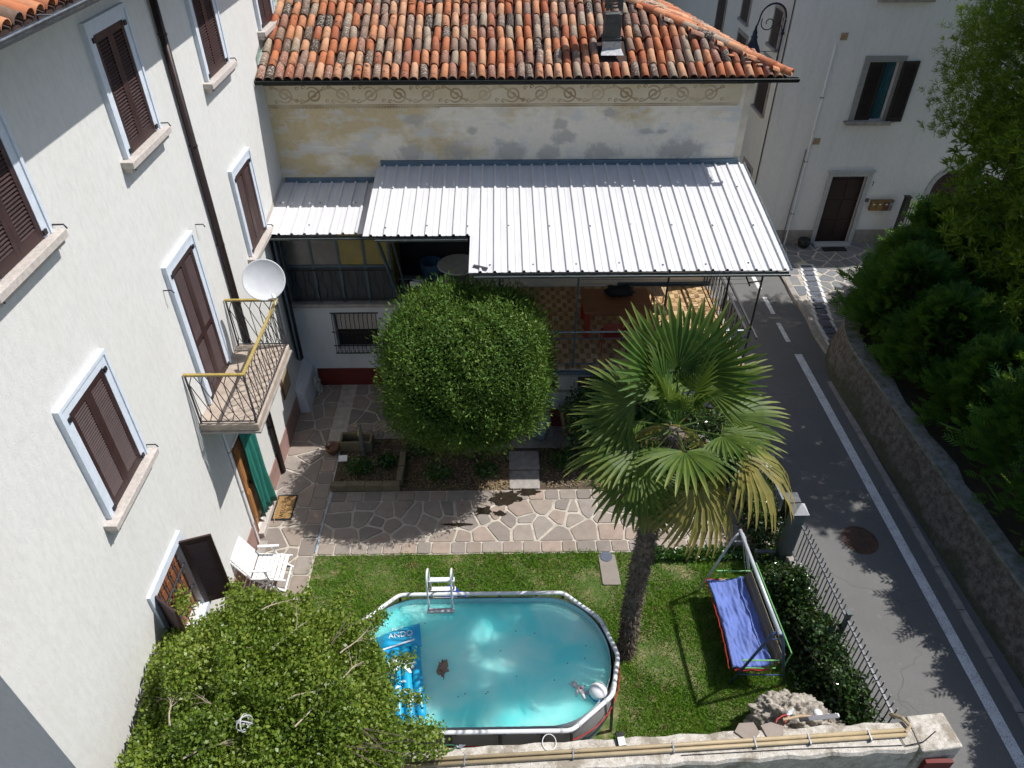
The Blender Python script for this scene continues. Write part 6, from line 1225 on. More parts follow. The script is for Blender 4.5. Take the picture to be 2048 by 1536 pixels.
f2 = thing('garden_fence', (5.5, 11.3, 0), 'low grey fence panel between the terrace and the gate post', 'fence')
for z in (0.35, 1.22): MB().bar((5.52, 9.75, z), (5.40, 12.8, z), 0.045, 0.035).build('fence_rail', M['zinc'] if z > 1 else M['fence_grey'], f2)
y = 9.85
while y < 12.75: piece('baluster', bm_, f2, (5.52 - 0.04 * (y - 9.75), y, 0.2), (0, 0, 0), (1, 1, 0.95)); y += 0.13
for y in (10.62,): b = MB(); b.box(5.42, 5.50, y - 0.04, y + 0.04, -0.02, 1.3); b.box(5.40, 5.53, y - 0.06, y + 0.07, 1.3, 1.33); b.build('fence_post', M['dull_white'], f2)
dk = thing('slatted_step', (5.15, 9.8, 0), 'small slatted wooden step by the gate post', 'step')
for i in range(6): MB().box(4.98, 5.28, 9.55 + i * 0.09, 9.61 + i * 0.09, 0.05, 0.075).build('slat', M['wood_pale'], dk)
for x in (5.02, 5.24): MB().box(x - 0.02, x + 0.02, 9.55, 10.06, 0.02, 0.05).build('bearer', M['wood_brown'], dk)
sb = thing('pale_bench_board', (5.35, 9.3, 0), 'short grey board on blocks below the gate post', 'board'); MB().box(5.0, 5.42, 9.18, 9.26, 0.28, 0.32).build('board', M['zinc'], sb); [MB().box(x, x + 0.06, 9.19, 9.25, -0.01, 0.28).build('block', M['concrete'], sb) for x in (5.05, 5.32)]

# ---------------------------------------------------------------- bed details
M['old_timber'] = mat('old_timber', (0.20, 0.17, 0.10), 0.9, 0.4, 6, bmp=0.4)
pe = thing('bed_edging', (-3.1, 11.35, 0), 'mossy concrete edging along the left part of the garden bed', 'edging')
for i in range(4): MB().box(-3.86 + i * 0.385, -3.48 + i * 0.385, 11.25, 11.40, -0.01, 0.19 + rs.uniform(-0.01, 0.01)).build('edging_block', M['old_timber'], pe, bevel=0.012)
for i in range(2): MB().box(-2.42, -2.28, 11.43 + i * 0.48, 11.88 + i * 0.48, -0.01, 0.16).build('edging_block', M['old_timber'], pe, bevel=0.012)
sp_ = thing('garden_tap', (-3.3, 12.42, 0), 'grey standpipe with brass tap in the garden bed', 'tap'); MB().box(-3.34, -3.26, 12.38, 12.46, -0.02, 0.95).build('standpipe', M['zinc'], sp_); b = MB(); b.tube([(-3.3, 12.38, 0.86), (-3.3, 12.28, 0.86), (-3.3, 12.24, 0.78)], 0.018, 8); b.tube([(-3.42, 12.40, 0.93), (-3.30, 12.40, 0.97), (-3.34, 12.40, 1.04)], 0.012, 6); b.build('tap', M['gold'], sp_)
tg = thing('stone_trough', (-3.55, 12.65, 0), 'low mossy stone trough behind the garden tap', 'trough'); b = MB(); b.box(-3.86, -3.1, 12.52, 12.57, 0, 0.3); b.box(-3.86, -3.1, 12.85, 12.90, 0, 0.3); b.box(-3.86, -3.8, 12.57, 12.85, 0, 0.3); b.box(-3.16, -3.1, 12.57, 12.85, 0, 0.3); b.box(-3.8, -3.16, 12.57, 12.85, 0, 0.06); b.build('trough_body', M['old_timber'], tg, bevel=0.012)
pt = thing('round_pot', (-4.02, 12.5, 0), 'small dark round pot on the paving beside the bed corner', 'pot'); MB().lathe((-4.02, 12.5, 0.018), [(0.1, 0), (0.16, 0.1), (0.17, 0.2), (0.14, 0.22), (0.12, 0.12), (0.02, 0.1)], 18).build('pot_body', M['wood_brown'], pt, smooth=True)
MB().obox((-3.72, 12.15, 0.16), 0.20, 0.16, 0.006, (1, 0.05, 0.02), (0, 1, 0.3)).build('white_tag', M['white_plastic'], None, label='white plastic card standing in the bed beside the pot', cat='card')
b = MB(); b.tube([(-2.75 + 0.3 * math.cos(a), 13.05, 0.05 + 0.32 * math.sin(a)) for a in [math.pi * k / 12 for k in range(13)]], 0.012, 6); b.build('wire_hoop', M['zinc'], None, label='grey wire hoop stuck in the back of the bed', cat='hoop')
for x, q in ((-1.95, 'left'), (-1.70, 'right')):
    o_ = thing('terracotta_pot', (x, 13.1, 0.02), 'small orange terracotta pot under the round tree, %s of two' % q, 'pot', 'terracotta pots under the round tree'); MB().lathe((x, 13.12, 0.02), [(0.06, 0), (0.085, 0.16), (0.10, 0.16), (0.10, 0.20), (0.08, 0.20), (0.07, 0.12), (0.01, 0.11)], 16).build('pot_body', mat('terracotta_pot', (0.40, 0.13, 0.05), 0.85, 0.3, 9), o_)
M['wet'] = mat('wet', (0.035, 0.028, 0.02), 0.12, 0.4, 8)
for i, (cx, cy, rx, ry) in enumerate(((0.05, 11.0, 0.38, 0.25), (-0.45, 10.62, 0.22, 0.14), (-0.1, 10.55, 0.16, 0.08), (-1.0, 10.25, 0.35, 0.05), (0.55, 11.15, 0.25, 0.12))):
    b = MB(); k = 22; q = [rs.uniform(0.6, 1.15) for _ in range(k)]; b.add([(cx + rx * q[j] * math.cos(2 * math.pi * j / k), cy + ry * q[j] * math.sin(2 * math.pi * j / k), 0.0245 + 0.0004 * i) for j in range(k)], [tuple(range(k))]); b.build('wet_stain', M['wet'], path)
hs = MB(); hs.tube([(-3.80, 11.2, 0.03), (-3.85, 10.6, 0.03), (-3.87, 10.0, 0.03), (-3.88, 9.55, 0.03)], 0.012, 6); hs.build('garden_hose', mat('hose_blue', (0.10, 0.25, 0.45), 0.5, 0.3, 4, col2=(0.5, 0.55, 0.6)), None, label='thin blue and white hose lying along the path joint', cat='hose')
# small white figure of a sitting dog in the far corner
dg = thing('dog_statue', (-4.85, 14.75, 0.02), 'small white statue of a sitting dog in the shady corner of the paving', 'statue'); M['statue'] = mat('statue', (0.42, 0.42, 0.37), 0.8, 0.3, 12)
b = MB(); b.tube([(-4.85, 14.85, 0.02), (-4.85, 14.83, 0.14), (-4.84, 14.78, 0.30), (-4.83, 14.74, 0.40)], [0.13, 0.15, 0.11, 0.07], 12); b.tube([(-4.83, 14.80, 0.46), (-4.82, 14.74, 0.46), (-4.80, 14.64, 0.43), (-4.79, 14.60, 0.42)], [0.06, 0.085, 0.05, 0.03], 10)
for s in (-1, 1): b.tube([(-4.83 + s * 0.06, 14.72, 0.34), (-4.83 + s * 0.065, 14.68, 0.03), (-4.83 + s * 0.065, 14.62, 0.02)], [0.04, 0.03, 0.03], 8); b.tube([(-4.82 + s * 0.07, 14.76, 0.50), (-4.82 + s * 0.11, 14.74, 0.44), (-4.82 + s * 0.11, 14.73, 0.37)], [0.02, 0.032, 0.02], 8); b.tube([(-4.85 + s * 0.12, 14.84, 0.10), (-4.85 + s * 0.13, 14.70, 0.03)], [0.07, 0.035], 8)
b.build('dog_figure', M['statue'], dg, smooth=True)
# leaning boards and a wrapped bundle under the terrace
for i in range(2): MB().obox((1.42 + i * 0.12, 13.05 + i * 0.03, 0.42), 0.05, 0.28, 0.85, (1, 0.2, 0.18), (0, 1, 0.0)).build('leaning_board', M['wood_pale'], None, label='pale board leaning on the red plinth under the terrace, %s of two' % ('left' if i == 0 else 'right'), cat='board', group='boards leaning under the terrace')
M['wrap'] = mat('wrap', (0.20, 0.27, 0.30), 0.35, 0.4, 5, bmp=0.4, bscale=14); wr = rock_mesh('wrapped_bundle', (0.85, 12.95, 0.55), 0.5, M['wrap'], None, 4, 0.2, 2.2, 4, (0.5, 0.5, 1.15)); tag(wr, 'tall bundle wrapped in grey blue plastic beside the round tree', 'bundle')
# ---------------------------------------------------------------- lawn grass
def grass_patch(name, n, x0, x1, y0, y1, m, hmin, hmax, keep=None, z=-0.012, parent=None, label=None):
    x = RNG.uniform(x0, x1, n); y = RNG.uniform(y0, y1, n); k = np.ones(n, bool)
    if keep is not None: k = keep(x, y)
    x, y = x[k], y[k]; n = len(x); h = RNG.uniform(hmin, hmax, n) * (0.75 + 0.5 * np.sin(x * 2.3 + 1.0) * np.sin(y * 2.9 + x)); a = RNG.uniform(0, 2 * np.pi, n); w = RNG.uniform(0.005, 0.011, n); lean = RNG.normal(0, 0.5, (n, 2)) * h[:, None]
    b0 = np.stack([x - np.cos(a) * w, y - np.sin(a) * w, np.full(n, z)], 1); b1 = np.stack([x + np.cos(a) * w, y + np.sin(a) * w, np.full(n, z)], 1); tp_ = np.stack([x + lean[:, 0], y + lean[:, 1], z + h], 1)
    o = fast_mesh(name, np.stack([b0, b1, tp_], 1), 3, m, parent, 'stuff')
    if label: tag(o, label, 'grass')
    return o
def in_pool(x, y): return ((np.abs(x - PCX) / 2.35) ** 3 + (np.abs(y - PCY) / 1.32) ** 3) < 1
grass_patch('lawn_grass', 210000, -3.95, 5.7, 4.9, 9.52, M['grass'], 0.03, 0.09, lambda x, y: ~in_pool(x, y) & ~((x > 1.9) & (x < 2.27) & (y > 8.66)) & (y > 5.05 + 0.043 * x) & (RNG.uniform(size=len(x)) < 0.25 + 0.9 * np.clip(1.05 + np.sin(x * 1.7 + 2.0 * np.sin(y * 1.3)) * np.sin(y * 2.1 + 1.4 * np.sin(x * 2.3)) + 0.35 * np.sin(x * 6.1 + y * 3.7) , 0, 1)) & ~((x < -3.3) & (y > 8.9) & (RNG.uniform(size=len(x)) < 0.75)), label='short green lawn grass around the pool')
M['dry_grass'] = leafmat('dry_grass', [(0.10, 0.11, 0.02), (0.28, 0.20, 0.08), (0.07, 0.13, 0.02), (0.33, 0.25, 0.12)], 0.2, 0.7)
grass_patch('bed_grass', 9000, -3.8, 4.8, 11.3, 12.9, M['dry_grass'], 0.03, 0.11, lambda x, y: ~((x > 0.08) & (x < 0.86)) & (np.sin(x * 3.1) + np.sin(y * 4.7 + x) > -0.4), z=-0.006, label='thin grass and dry leaves on the garden bed')

# ---------------------------------------------------------------- leafy crowns
def crown_leaves(name, P, Nrm, L, W, m, parent, out=0.5, jitter=0.7, kind=None):
    n = len(P); ax = unit(Nrm * out + RNG.normal(size=(n, 3)) * jitter); Ls = RNG.uniform(0.7, 1.25, n) * L
    o = fast_mesh(name, leaf_quads(P, ax, Ls, Ls * W, unit(Nrm + RNG.normal(size=(n, 3)) * 0.8), 0.06), 4, m, parent); 
    if kind: o['kind'] = kind
    return o
def branch(b, p, d, L, r, depth, spread=0.6, grav=0.0, segs=5, rs_=rs):
    pts = [Vector(p)]; rad = [r]; d = Vector(d).normalized()
    for i in range(segs):
        d = (d + Vector((rs_.gauss(0, 0.13), rs_.gauss(0, 0.13), rs_.gauss(0, 0.10) + grav))).normalized(); pts.append(pts[-1] + d * L / segs); rad.append(r * (1 - 0.75 * (i + 1) / segs))
        if depth > 0 and i >= 1 and rs_.random() < 0.75: branch(b, pts[-1], d + Vector((rs_.gauss(0, spread), rs_.gauss(0, spread), rs_.gauss(0, spread * 0.6))), L * 0.55, rad[-1] * 0.7, depth - 1, spread, grav, max(3, segs - 1), rs_)
    b.tube(pts, rad, 6 if r > 0.02 else 4)
M['bark'] = mat('bark', (0.13, 0.10, 0.075), 0.95, 0.5, 12, bmp=0.6, bscale=30); M['bark_pale'] = mat('bark_pale', (0.40, 0.33, 0.25), 0.85, 0.4, 9, bmp=0.3)
# clipped round tree in the bed
M['box_leaf'] = leafmat('box_leaf', [(0.020, 0.050, 0.009), (0.045, 0.10, 0.014), (0.075, 0.15, 0.020), (0.11, 0.185, 0.03), (0.20, 0.26, 0.07)], 0.18, 0.55, 1.2, spec=0.25)
RC = np.array([-0.74, 12.0, 2.92]); RR = np.array([1.72, 1.66, 1.55])
rt = thing('round_tree', (-0.82, 12.25, 0), 'clipped ball shaped tree with dense small dark leaves in the garden bed', 'tree')
b = MB(); b.tube([(-0.70, 12.22, -0.02), (-0.78, 12.18, 0.3), (-0.84, 12.1, 0.7), (-0.8, 12.02, 1.3), (-0.8, 12.0, 2.4)], [0.10, 0.08, 0.075, 0.08, 0.05], 10); b.build('trunk', M['bark'], rt, smooth=True)
def ball_pts(n, c, r, lo, hi, e=2.7):
    d = rand_unit(n); s = (np.abs(d) ** e).sum(1) ** (-1.0 / e); lump = 0.985 + 0.03 * np.sin(d[:, 0] * 7 + 1) * np.sin(d[:, 1] * 6 + d[:, 2] * 3) + 0.035 * np.sin(d[:, 2] * 11 + d[:, 0] * 9) + 0.025 * np.sin(d[:, 0] * 19 + d[:, 1] * 17)
    return c + d * (s * lump * RNG.uniform(lo, hi, n))[:, None] * r, d
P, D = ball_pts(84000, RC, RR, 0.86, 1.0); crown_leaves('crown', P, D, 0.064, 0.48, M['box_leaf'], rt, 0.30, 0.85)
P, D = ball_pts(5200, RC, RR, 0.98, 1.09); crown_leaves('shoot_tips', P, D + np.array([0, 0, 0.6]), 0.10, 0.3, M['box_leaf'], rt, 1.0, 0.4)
b = MB(); b.lathe(tuple(RC), [(0.35, -1.22), (0.95, -1.05), (1.35, -0.55), (1.40, 0.1), (1.25, 0.72), (0.88, 1.12), (0.3, 1.30)], 20); b.build('crown_light_blocker', mat('crown_light_blocker', (0.010, 0.016, 0.005), 0.95, 0.5, 7, spec=0.0), rt)  # near-black solid added inside the crown to block light

# weeping tree in the near left corner
M['weep_leaf'] = leafmat('weep_leaf', [(0.045, 0.085, 0.010), (0.09, 0.15, 0.015), (0.14, 0.21, 0.024), (0.21, 0.27, 0.038), (0.32, 0.36, 0.09)], 0.30, 0.4, 1.0, spec=0.4)
wp_ = thing('weeping_tree', (-3.0, 4.9, 0), 'wide umbrella shaped weeping tree with yellow green leaves in the near left corner', 'tree')
TC = np.array([-3.42, 4.72, 1.5])
b = MB(); b.tube([(-2.9, 4.9, -0.02), (-3.0, 4.85, 0.8), (-2.95, 4.8, 1.6), (-3.0, 4.75, 2.5)], [0.16, 0.13, 0.12, 0.09], 10); b.build('trunk', M['bark'], wp_, smooth=True)
def dome_pts(n, lo=0.80, hi=1.02):
    th_ = RNG.uniform(0, 2 * np.pi, n); ph = np.arccos(1 - RNG.uniform(0, 1, n) * 1.05); d = np.stack([np.cos(th_) * np.sin(ph), np.sin(th_) * np.sin(ph), np.cos(ph)], 1)
    lump = 1 + 0.07 * np.sin(3 * th_ + 1) + 0.05 * np.sin(7 * th_ + 2.0 * ph) + 0.05 * np.sin(11 * ph + 3 * th_)
    r = RNG.uniform(lo, hi, n) * lump; return TC + d * r[:, None] * np.array([1.80, 2.35, 1.85]), d
def wall_ok(P): return P[:, 0] > WX + 0.05
P, D = dome_pts(135000, 0.78, 1.03); k = wall_ok(P) & (np.sin(P[:, 0] * 5 + P[:, 1] * 3) * np.sin(P[:, 1] * 6.1 - P[:, 2] * 4) > -0.86); P, D = P[k], D[k]
crown_leaves('crown', P, D * np.array([1, 1, 0.4]) + np.array([0, 0, -0.35]), 0.056, 0.70, M['weep_leaf'], wp_, 0.6, 0.8)
P, D = dome_pts(30000, 0.5, 0.8); k = wall_ok(P); crown_leaves('inner_leaves', P[k], D[k], 0.075, 0.7, M['weep_leaf'], wp_, 0.4, 0.9)
# trailing outer sprays that overhang the pool and touch the wall
tips = []
for (x, y, z, dx, dy) in ((-1.8, 5.5, 1.75, 1, 0.1), (-1.6, 5.1, 1.7, 1, -0.1), (-2.0, 5.95, 1.75, 1, 0.5), (-2.35, 6.45, 1.8, 0.5, 0.8), (-2.8, 6.8, 1.9, 0.3, 1), (-3.3, 6.85, 1.9, 0, 1), (-4.0, 6.7, 2.0, -0.3, 1), (-4.75, 6.0, 2.4, -0.8, 0.6), (-4.8, 6.5, 2.5, -0.6, 0.9), (-1.45, 4.80, 1.75, 1, 0), (-4.4, 7.0, 1.9, -0.2, 1), (-2.3, 6.7, 1.6, 0.5, 0.8), (-1.5, 5.25, 1.5, 1, -0.1)):
    m_ = 420; t = RNG.uniform(0, 1, m_) ** 0.8; q = np.array([x, y, z]) + np.outer(t * 0.55, [dx, dy, -0.25]) + RNG.normal(0, 0.09, (m_, 3)) * (1 - 0.4 * t)[:, None]; tips.append(q)
P = np.concatenate(tips); P = P[wall_ok(P)]; crown_leaves('hanging_sprays', P, np.tile([0, 0, -1.0], (len(P), 1)), 0.054, 0.72, M['weep_leaf'], wp_, 0.5, 0.8)
r2 = random.Random(21)
for (x, y, ang, L) in ((-3.4, 4.4, 2.5, 1.3), (-2.6, 4.4, 1.0, 1.5), (-2.75, 4.7, 0.75, 1.3), (-3.1, 5.4, 0.8, 1.3), (-4.1, 4.4, 1.9, 1.1), (-3.9, 5.6, 0.3, 1.2), (-2.3, 5.6, 0.9, 1.1), (-2.6, 3.9, -0.3, 1.0), (-3.8, 4.0, 0.6, 1.0), (-3.5, 6.2, 0.7, 0.9), (-2.2, 5.2, 0.8, 0.9), (-4.3, 5.2, 1.2, 0.8)):
    u = ((x - TC[0]) / 1.80) ** 2 + ((y - TC[1]) / 2.35) ** 2; z = TC[2] + 1.85 * math.sqrt(max(0.05, 1 - u)) * 1.0 + 0.05; b = MB()
    branch(b, (x, y, z - 0.03), (math.cos(ang), math.sin(ang), -0.12), L * 0.5, 0.013, 2, 0.40, -0.05, 6, r2); b.build('bare_twig', M['bark_pale'], wp_)
b = MB()
for k in range(16): a = k * 2.4; branch(b, (-3.0, 4.75, 2.2), (math.cos(a), math.sin(a), 0.75), 1.35, 0.05, 1, 0.3, -0.12, 6, r2)
b.build('limbs', M['bark'], wp_)
rg = MB(); c0 = Vector((-3.15, 4.35, 3.36))
for ax in ((1, 0, 0.2), (0.1, 1, 0.3), (0.7, -0.7, 0.2)):
    a_ = Vector(ax).normalized(); p_ = a_.cross(Vector((0, 0, 1))).normalized(); q_ = a_.cross(p_); rg.tube([c0 + p_ * 0.1 * math.cos(t) + q_ * 0.1 * math.sin(t) for t in [2 * math.pi * k / 18 for k in range(18)]], 0.008, 5, closed=True)
rg.build('wire_sphere', M['dull_white'], None, label='small white wire ball ornament lying in the weeping tree', cat='ornament')

# ---------------------------------------------------------------- fan palm
def frond_mat(name, c_in, c_out, tip):
    m, t, b, o = nodes(name); tc = N(t, 'ShaderNodeTexCoord').outputs['Object']; ln = N(t, 'ShaderNodeVectorMath', operation='LENGTH'); t.links.new(tc, ln.inputs[0])
    n = noise(t, 6, 3, vec=tc); c = mixc(t, val(t, math_(t, 'ADD', n, val(t, rnd(t), 0, 1, -0.15, 0.15)), 0.35, 0.65), c_in, c_out); c = mixc(t, val(t, ln.outputs[1], 1.15, 1.62), c, tip)
    t.links.new(c, b.inputs['Base Color']); b.inputs['Roughness'].default_value = 0.5; b.inputs['Specular IOR Level'].default_value = 0.28
    tr = N(t, 'ShaderNodeBsdfTranslucent'); t.links.new(mixc(t, 0.4, c, (0.3, 0.4, 0.04)), tr.inputs[0]); mx = N(t, 'ShaderNodeMixShader'); mx.inputs[0].default_value = 0.28
    t.links.new(b.outputs[0], mx.inputs[1]); t.links.new(tr.outputs[0], mx.inputs[2]); t.links.new(mx.outputs[0], o.inputs[0]); return m
FM = {'young': frond_mat('frond_young', (0.030, 0.085, 0.014), (0.065, 0.125, 0.02), (0.20, 0.24, 0.06)), 'mid': frond_mat('frond_mid', (0.05, 0.10, 0.015), (0.10, 0.15, 0.025), (0.30, 0.31, 0.08)), 'old': frond_mat('frond_old', (0.15, 0.15, 0.035), (0.26, 0.22, 0.06), (0.42, 0.30, 0.09)), 'dead': frond_mat('frond_dead', (0.14, 0.085, 0.035), (0.22, 0.14, 0.06), (0.26, 0.17, 0.08))}
def frond_mesh(Lp, Rb, nseg, span, droop, fold, m, seed, wilt=0.0):
    q = random.Random(seed); b = MB(); pet = [(Lp * k / 5, 0, -0.10 * droop * (k / 5) ** 2) for k in range(6)]; b.tube(pet, [0.016, 0.014, 0.012, 0.011, 0.010, 0.012], 5); hub = Vector(pet[-1]); da = span / nseg
    for i in range(nseg):
        a = -span / 2 + (i + 0.5) * da; L = Rb * (1 - 0.28 * abs(a / (span / 2)) ** 2) * q.uniform(0.9, 1.05); d = Vector((math.cos(a), math.sin(a), 0)); s = Vector((-math.sin(a), math.cos(a), 0)); cup = fold * abs(math.sin(a)) ; dr = droop * q.uniform(0.8, 1.35) + wilt * q.uniform(0.3, 1.2); vs = []
        prof = [(0.05, 1.0), (0.30, 1.0), (0.58, 1.0), (0.80, 0.66), (0.94, 0.30)]
        for r_, w_ in prof:
            rr_ = L * r_; hw = math.tan(da / 2) * min(rr_, L * 0.56) * w_ * 0.98; z = cup * rr_ - dr * 0.55 * (r_ ** 2.3) * L; c_ = hub + d * rr_ * (1 - 0.18 * dr * r_ ** 2) + Vector((0, 0, z)); pl = hw * 0.55
            vs += [c_ + s * hw + Vector((0, 0, pl)), c_, c_ - s * hw + Vector((0, 0, pl))]
        z = cup * L - dr * 0.55 * L; vs.append(hub + d * L * (1 - 0.18 * dr) + Vector((0, 0, z)))
        k = len(prof); fs = [f for j in range(k - 1) for f in ((3 * j, 3 * j + 1, 3 * j + 4, 3 * j + 3), (3 * j + 1, 3 * j + 2, 3 * j + 5, 3 * j + 4))] + [(3 * k - 3, 3 * k - 2, 3 * k), (3 * k - 2, 3 * k - 1, 3 * k)]; b.add(vs, fs)
    me = b.mesh('frond'); me.materials.append(m); return me
FR = {'young': [frond_mesh(0.60, 0.95, 23, R(200), 0.10, 0.25, FM['young'], s) for s in (1, 2)], 'mid': [frond_mesh(0.60, 0.92, 25, R(215), 0.34, 0.10, FM['mid'], s) for s in (3, 4, 5)], 'old': [frond_mesh(0.66, 0.95, 28, R(205), 0.75, 0.0, FM['old'], s, 0.25) for s in (6, 7)], 'dead': [frond_mesh(0.62, 0.80, 26, R(150), 1.3, -0.1, FM['dead'], s, 0.8) for s in (8, 9)]}
pm = thing('palm_tree', (2.16, 7.23, 0), 'fan palm with a shaggy trunk and big pleated leaves right of the pool', 'palm tree')
trunk = [(2.16, 7.23, -0.03), (2.17, 7.24, 0.5), (2.15, 7.26, 1.3), (2.17, 7.29, 2.2), (2.21, 7.32, 3.2), (2.28, 7.36, 4.2), (2.36, 7.42, 5.2)]
M['palm_bark'] = mat('palm_bark', (0.085, 0.062, 0.045), 0.95, 0.5, 14, col2=(0.20, 0.16, 0.125), bmp=0.9, bscale=35)
b = MB(); tpts = smooth_path([Vector(p) for p in trunk], 5); b.tube(tpts, [0.13 + 0.018 * math.sin(i * 2.1) + 0.012 * math.sin(i * 5.3) + (0.03 if i < 2 else 0) for i in range(len(tpts))], 14); b.build('trunk', M['palm_bark'], pm, smooth=True)
# fibres and old leaf bases on the trunk
n = 5200; t = RNG.uniform(0, len(tpts) - 1.01, n); i0 = t.astype(int); base = np.array([tuple(p) for p in tpts]); c = base[i0] + (base[i0 + 1] - base[i0]) * (t - i0)[:, None]; a = RNG.uniform(0, 2 * np.pi, n); nr_ = np.stack([np.cos(a), np.sin(a), np.zeros(n)], 1)
crown_leaves('trunk_fibre', c + nr_ * 0.125, nr_ * 0.55 + np.array([0, 0, -0.8]), 0.10, 0.16, M['palm_bark'], pm, 1.0, 0.35, 'stuff')
CC = Vector((2.36, 7.42, 5.28)); r3 = random.Random(4)
def put_frond(kind, az, el, roll=0.0, sc=1.0, off=0.0):
    d = Vector((math.cos(el) * math.cos(az), math.cos(el) * math.sin(az), math.sin(el))); o = piece('frond', FR[kind][r3.randrange(len(FR[kind]))], pm, CC + d * 0.08 + Vector((0, 0, off)), (0, 0, 0), (sc, sc, sc))
    o.rotation_mode = 'QUATERNION'; up0 = Vector((0, 0, 1)) if abs(d.z) < 0.95 else Vector((-math.cos(az), -math.sin(az), 0)); y_ = up0.cross(d).normalized(); z_ = d.cross(y_); o.rotation_quaternion = Matrix((d, y_, z_)).transposed().to_quaternion() @ Matrix.Rotation(roll, 3, 'X').to_quaternion()
for kind, az, el, sc in (('young', 95, 68, 1.12), ('young', 55, 60, 1.1), ('young', 130, 58, 1.1), ('young', 20, 72, 0.75), ('young', 200, 70, 0.7), ('young', -70, 66, 0.62), ('young', 150, 66, 0.8),
        ('mid', 34, 36, 1.0), ('mid', 152, 30, 0.95), ('mid', 6, 8, 1.05), ('mid', 172, 10, 0.95), ('mid', -28, 14, 0.95), ('mid', -92, 16, 1.02), ('mid', 196, -8, 1.08), ('mid', 222, 0, 0.95), ('mid', 100, 5, 0.9),
        ('old', -12, -6, 1.32), ('mid', 212, -32, 1.08), ('old', -62, -26, 1.1), ('old', -40, -44, 1.0), ('mid', 236, -46, 1.0), ('old', 20, -32, 1.0), ('mid', 160, -34, 1.0), ('old', 100, -30, 1.0),
        ('dead', -112, -52, 1.1), ('dead', -60, -62, 1.1), ('dead', -150, -66, 0.9), ('dead', 40, -64, 0.9), ('old', -85, -64, 0.8), ('dead', 130, -66, 0.9)):
    put_frond(kind, R(az + r3.uniform(-6, 6)), R(el + r3.uniform(-3, 3)), r3.uniform(-0.25, 0.25), sc, {'young': 0.08, 'mid': 0.0, 'old': -0.12, 'dead': -0.4}[kind])
b = MB()
for i in range(4): a = -0.6 + i * 1.5; branch(b, (CC.x, CC.y, CC.z - 0.25), (math.cos(a), math.sin(a), -0.1), 0.8, 0.014, 1, 0.4, -0.16, 5, r3)
b.build('flower_stalks', M['bark_pale'], pm)

# ---------------------------------------------------------------- shrubs and climbers
def shrub(name, c, r, n, L, m, label, cat='shrub', w=0.55, group=None, stems=5):
    t = thing(name, (c[0], c[1], 0 if c[2] < 3 else c[2]), label, cat, group); d = rand_unit(n); lump = 1 + 0.18 * np.sin(d[:, 0] * 5 + c[0]) * np.sin(d[:, 1] * 6) + 0.15 * np.sin(d[:, 2] * 7 + c[1])
    P = np.array(c) + d * (lump * RNG.uniform(0.35, 1.05, n) ** 0.6)[:, None] * np.array(r); P[:, 2] = np.maximum(P[:, 2], 0.03); crown_leaves('foliage', P, d, L, w, m, t, 0.5, 0.8); b = MB()
    for i in range(stems): a = i * 2.4; branch(b, (c[0] + 0.05 * math.cos(a), c[1] + 0.05 * math.sin(a), 0), (0.35 * math.cos(a), 0.35 * math.sin(a), 1), min(c[2] + r[2] * 0.4, 2.0), 0.018, 1, 0.4, 0, 5)
    b.build('stem', M['bark'], t); return t
M['laurel'] = leafmat('laurel', [(0.012, 0.045, 0.010), (0.022, 0.075, 0.012), (0.045, 0.12, 0.018), (0.09, 0.17, 0.03)], 0.15, 0.28, 1.5, spec=0.5)
M['ivy'] = leafmat('ivy', [(0.010, 0.030, 0.008), (0.018, 0.048, 0.010), (0.032, 0.072, 0.014), (0.06, 0.10, 0.03), (0.20, 0.24, 0.16)], 0.10, 0.25, 2.0, spec=0.6)
shrub('leafy_shrub', (2.15, 12.35, 1.25), (0.75, 0.6, 0.85), 4200, 0.10, M['laurel'], 'glossy leafy shrub growing in front of the terrace behind the palm')
shrub('leafy_shrub', (3.3, 12.2, 1.0), (0.7, 0.6, 0.8), 3200, 0.11, M['laurel'], 'broad leafy shrub in front of the terrace, hidden behind the palm crown')
shrub('leafy_shrub', (4.5, 11.9, 0.9), (0.8, 0.7, 0.8), 3600, 0.10, M['ivy'], 'dark shrub in the corner between terrace and roadside fence')
def climber(name, path, hw, z0, z1, n, label, group):
    t = thing(name, (path[0][0], path[0][1], 0), label, 'climber', group); k = RNG.uniform(0, len(path) - 1.001, n); i = k.astype(int); A_ = np.array(path, float); p = A_[i] + (A_[i + 1] - A_[i]) * (k - i)[:, None]; top = z1 * (0.78 + 0.22 * np.sin(p[:, 1] * 3.7 + 1) * np.sin(p[:, 1] * 1.9)); u = RNG.normal(0, 0.5, n); z = z0 + (top - z0) * RNG.uniform(0, 1, n) ** 0.75
    P = np.stack([p[:, 0] + u * hw * (1 - 0.25 * z / z1), p[:, 1] + RNG.normal(0, 0.05, n), z], 1); D = np.stack([np.sign(u) * 0.5 - 0.2, RNG.normal(0, 0.3, n) - 0.2, np.full(n, 0.6)], 1); crown_leaves('foliage', P, D, 0.075, 0.72, M['ivy'], t, 0.6, 0.7); b = MB()
    for q in range(8): s = q / 8 * (len(path) - 1.01); i_ = int(s); p_ = A_[i_] + (A_[i_ + 1] - A_[i_]) * (s - i_); branch(b, (p_[0], p_[1], 0), (0.05, 0.1, 1), z1 * 0.8, 0.015, 1, 0.5, 0, 5)
    b.build('stem', M['bark'], t)
climber('ivy_hedge', [(5.62, 5.5), (5.55, 6.5), (5.50, 7.5), (5.42, 8.6)], 0.30, 0.0, 1.08, 9500, 'glossy ivy hedge climbing the roadside fence beside the swing seat', 'ivy along the road fence')
climber('ivy_hedge', [(5.30, 9.4), (5.32, 10.2), (5.28, 11.2), (5.2, 12.4)], 0.30, 0.0, 1.15, 8500, 'glossy ivy hedge on the fence between gate post and terrace', 'ivy along the road fence')
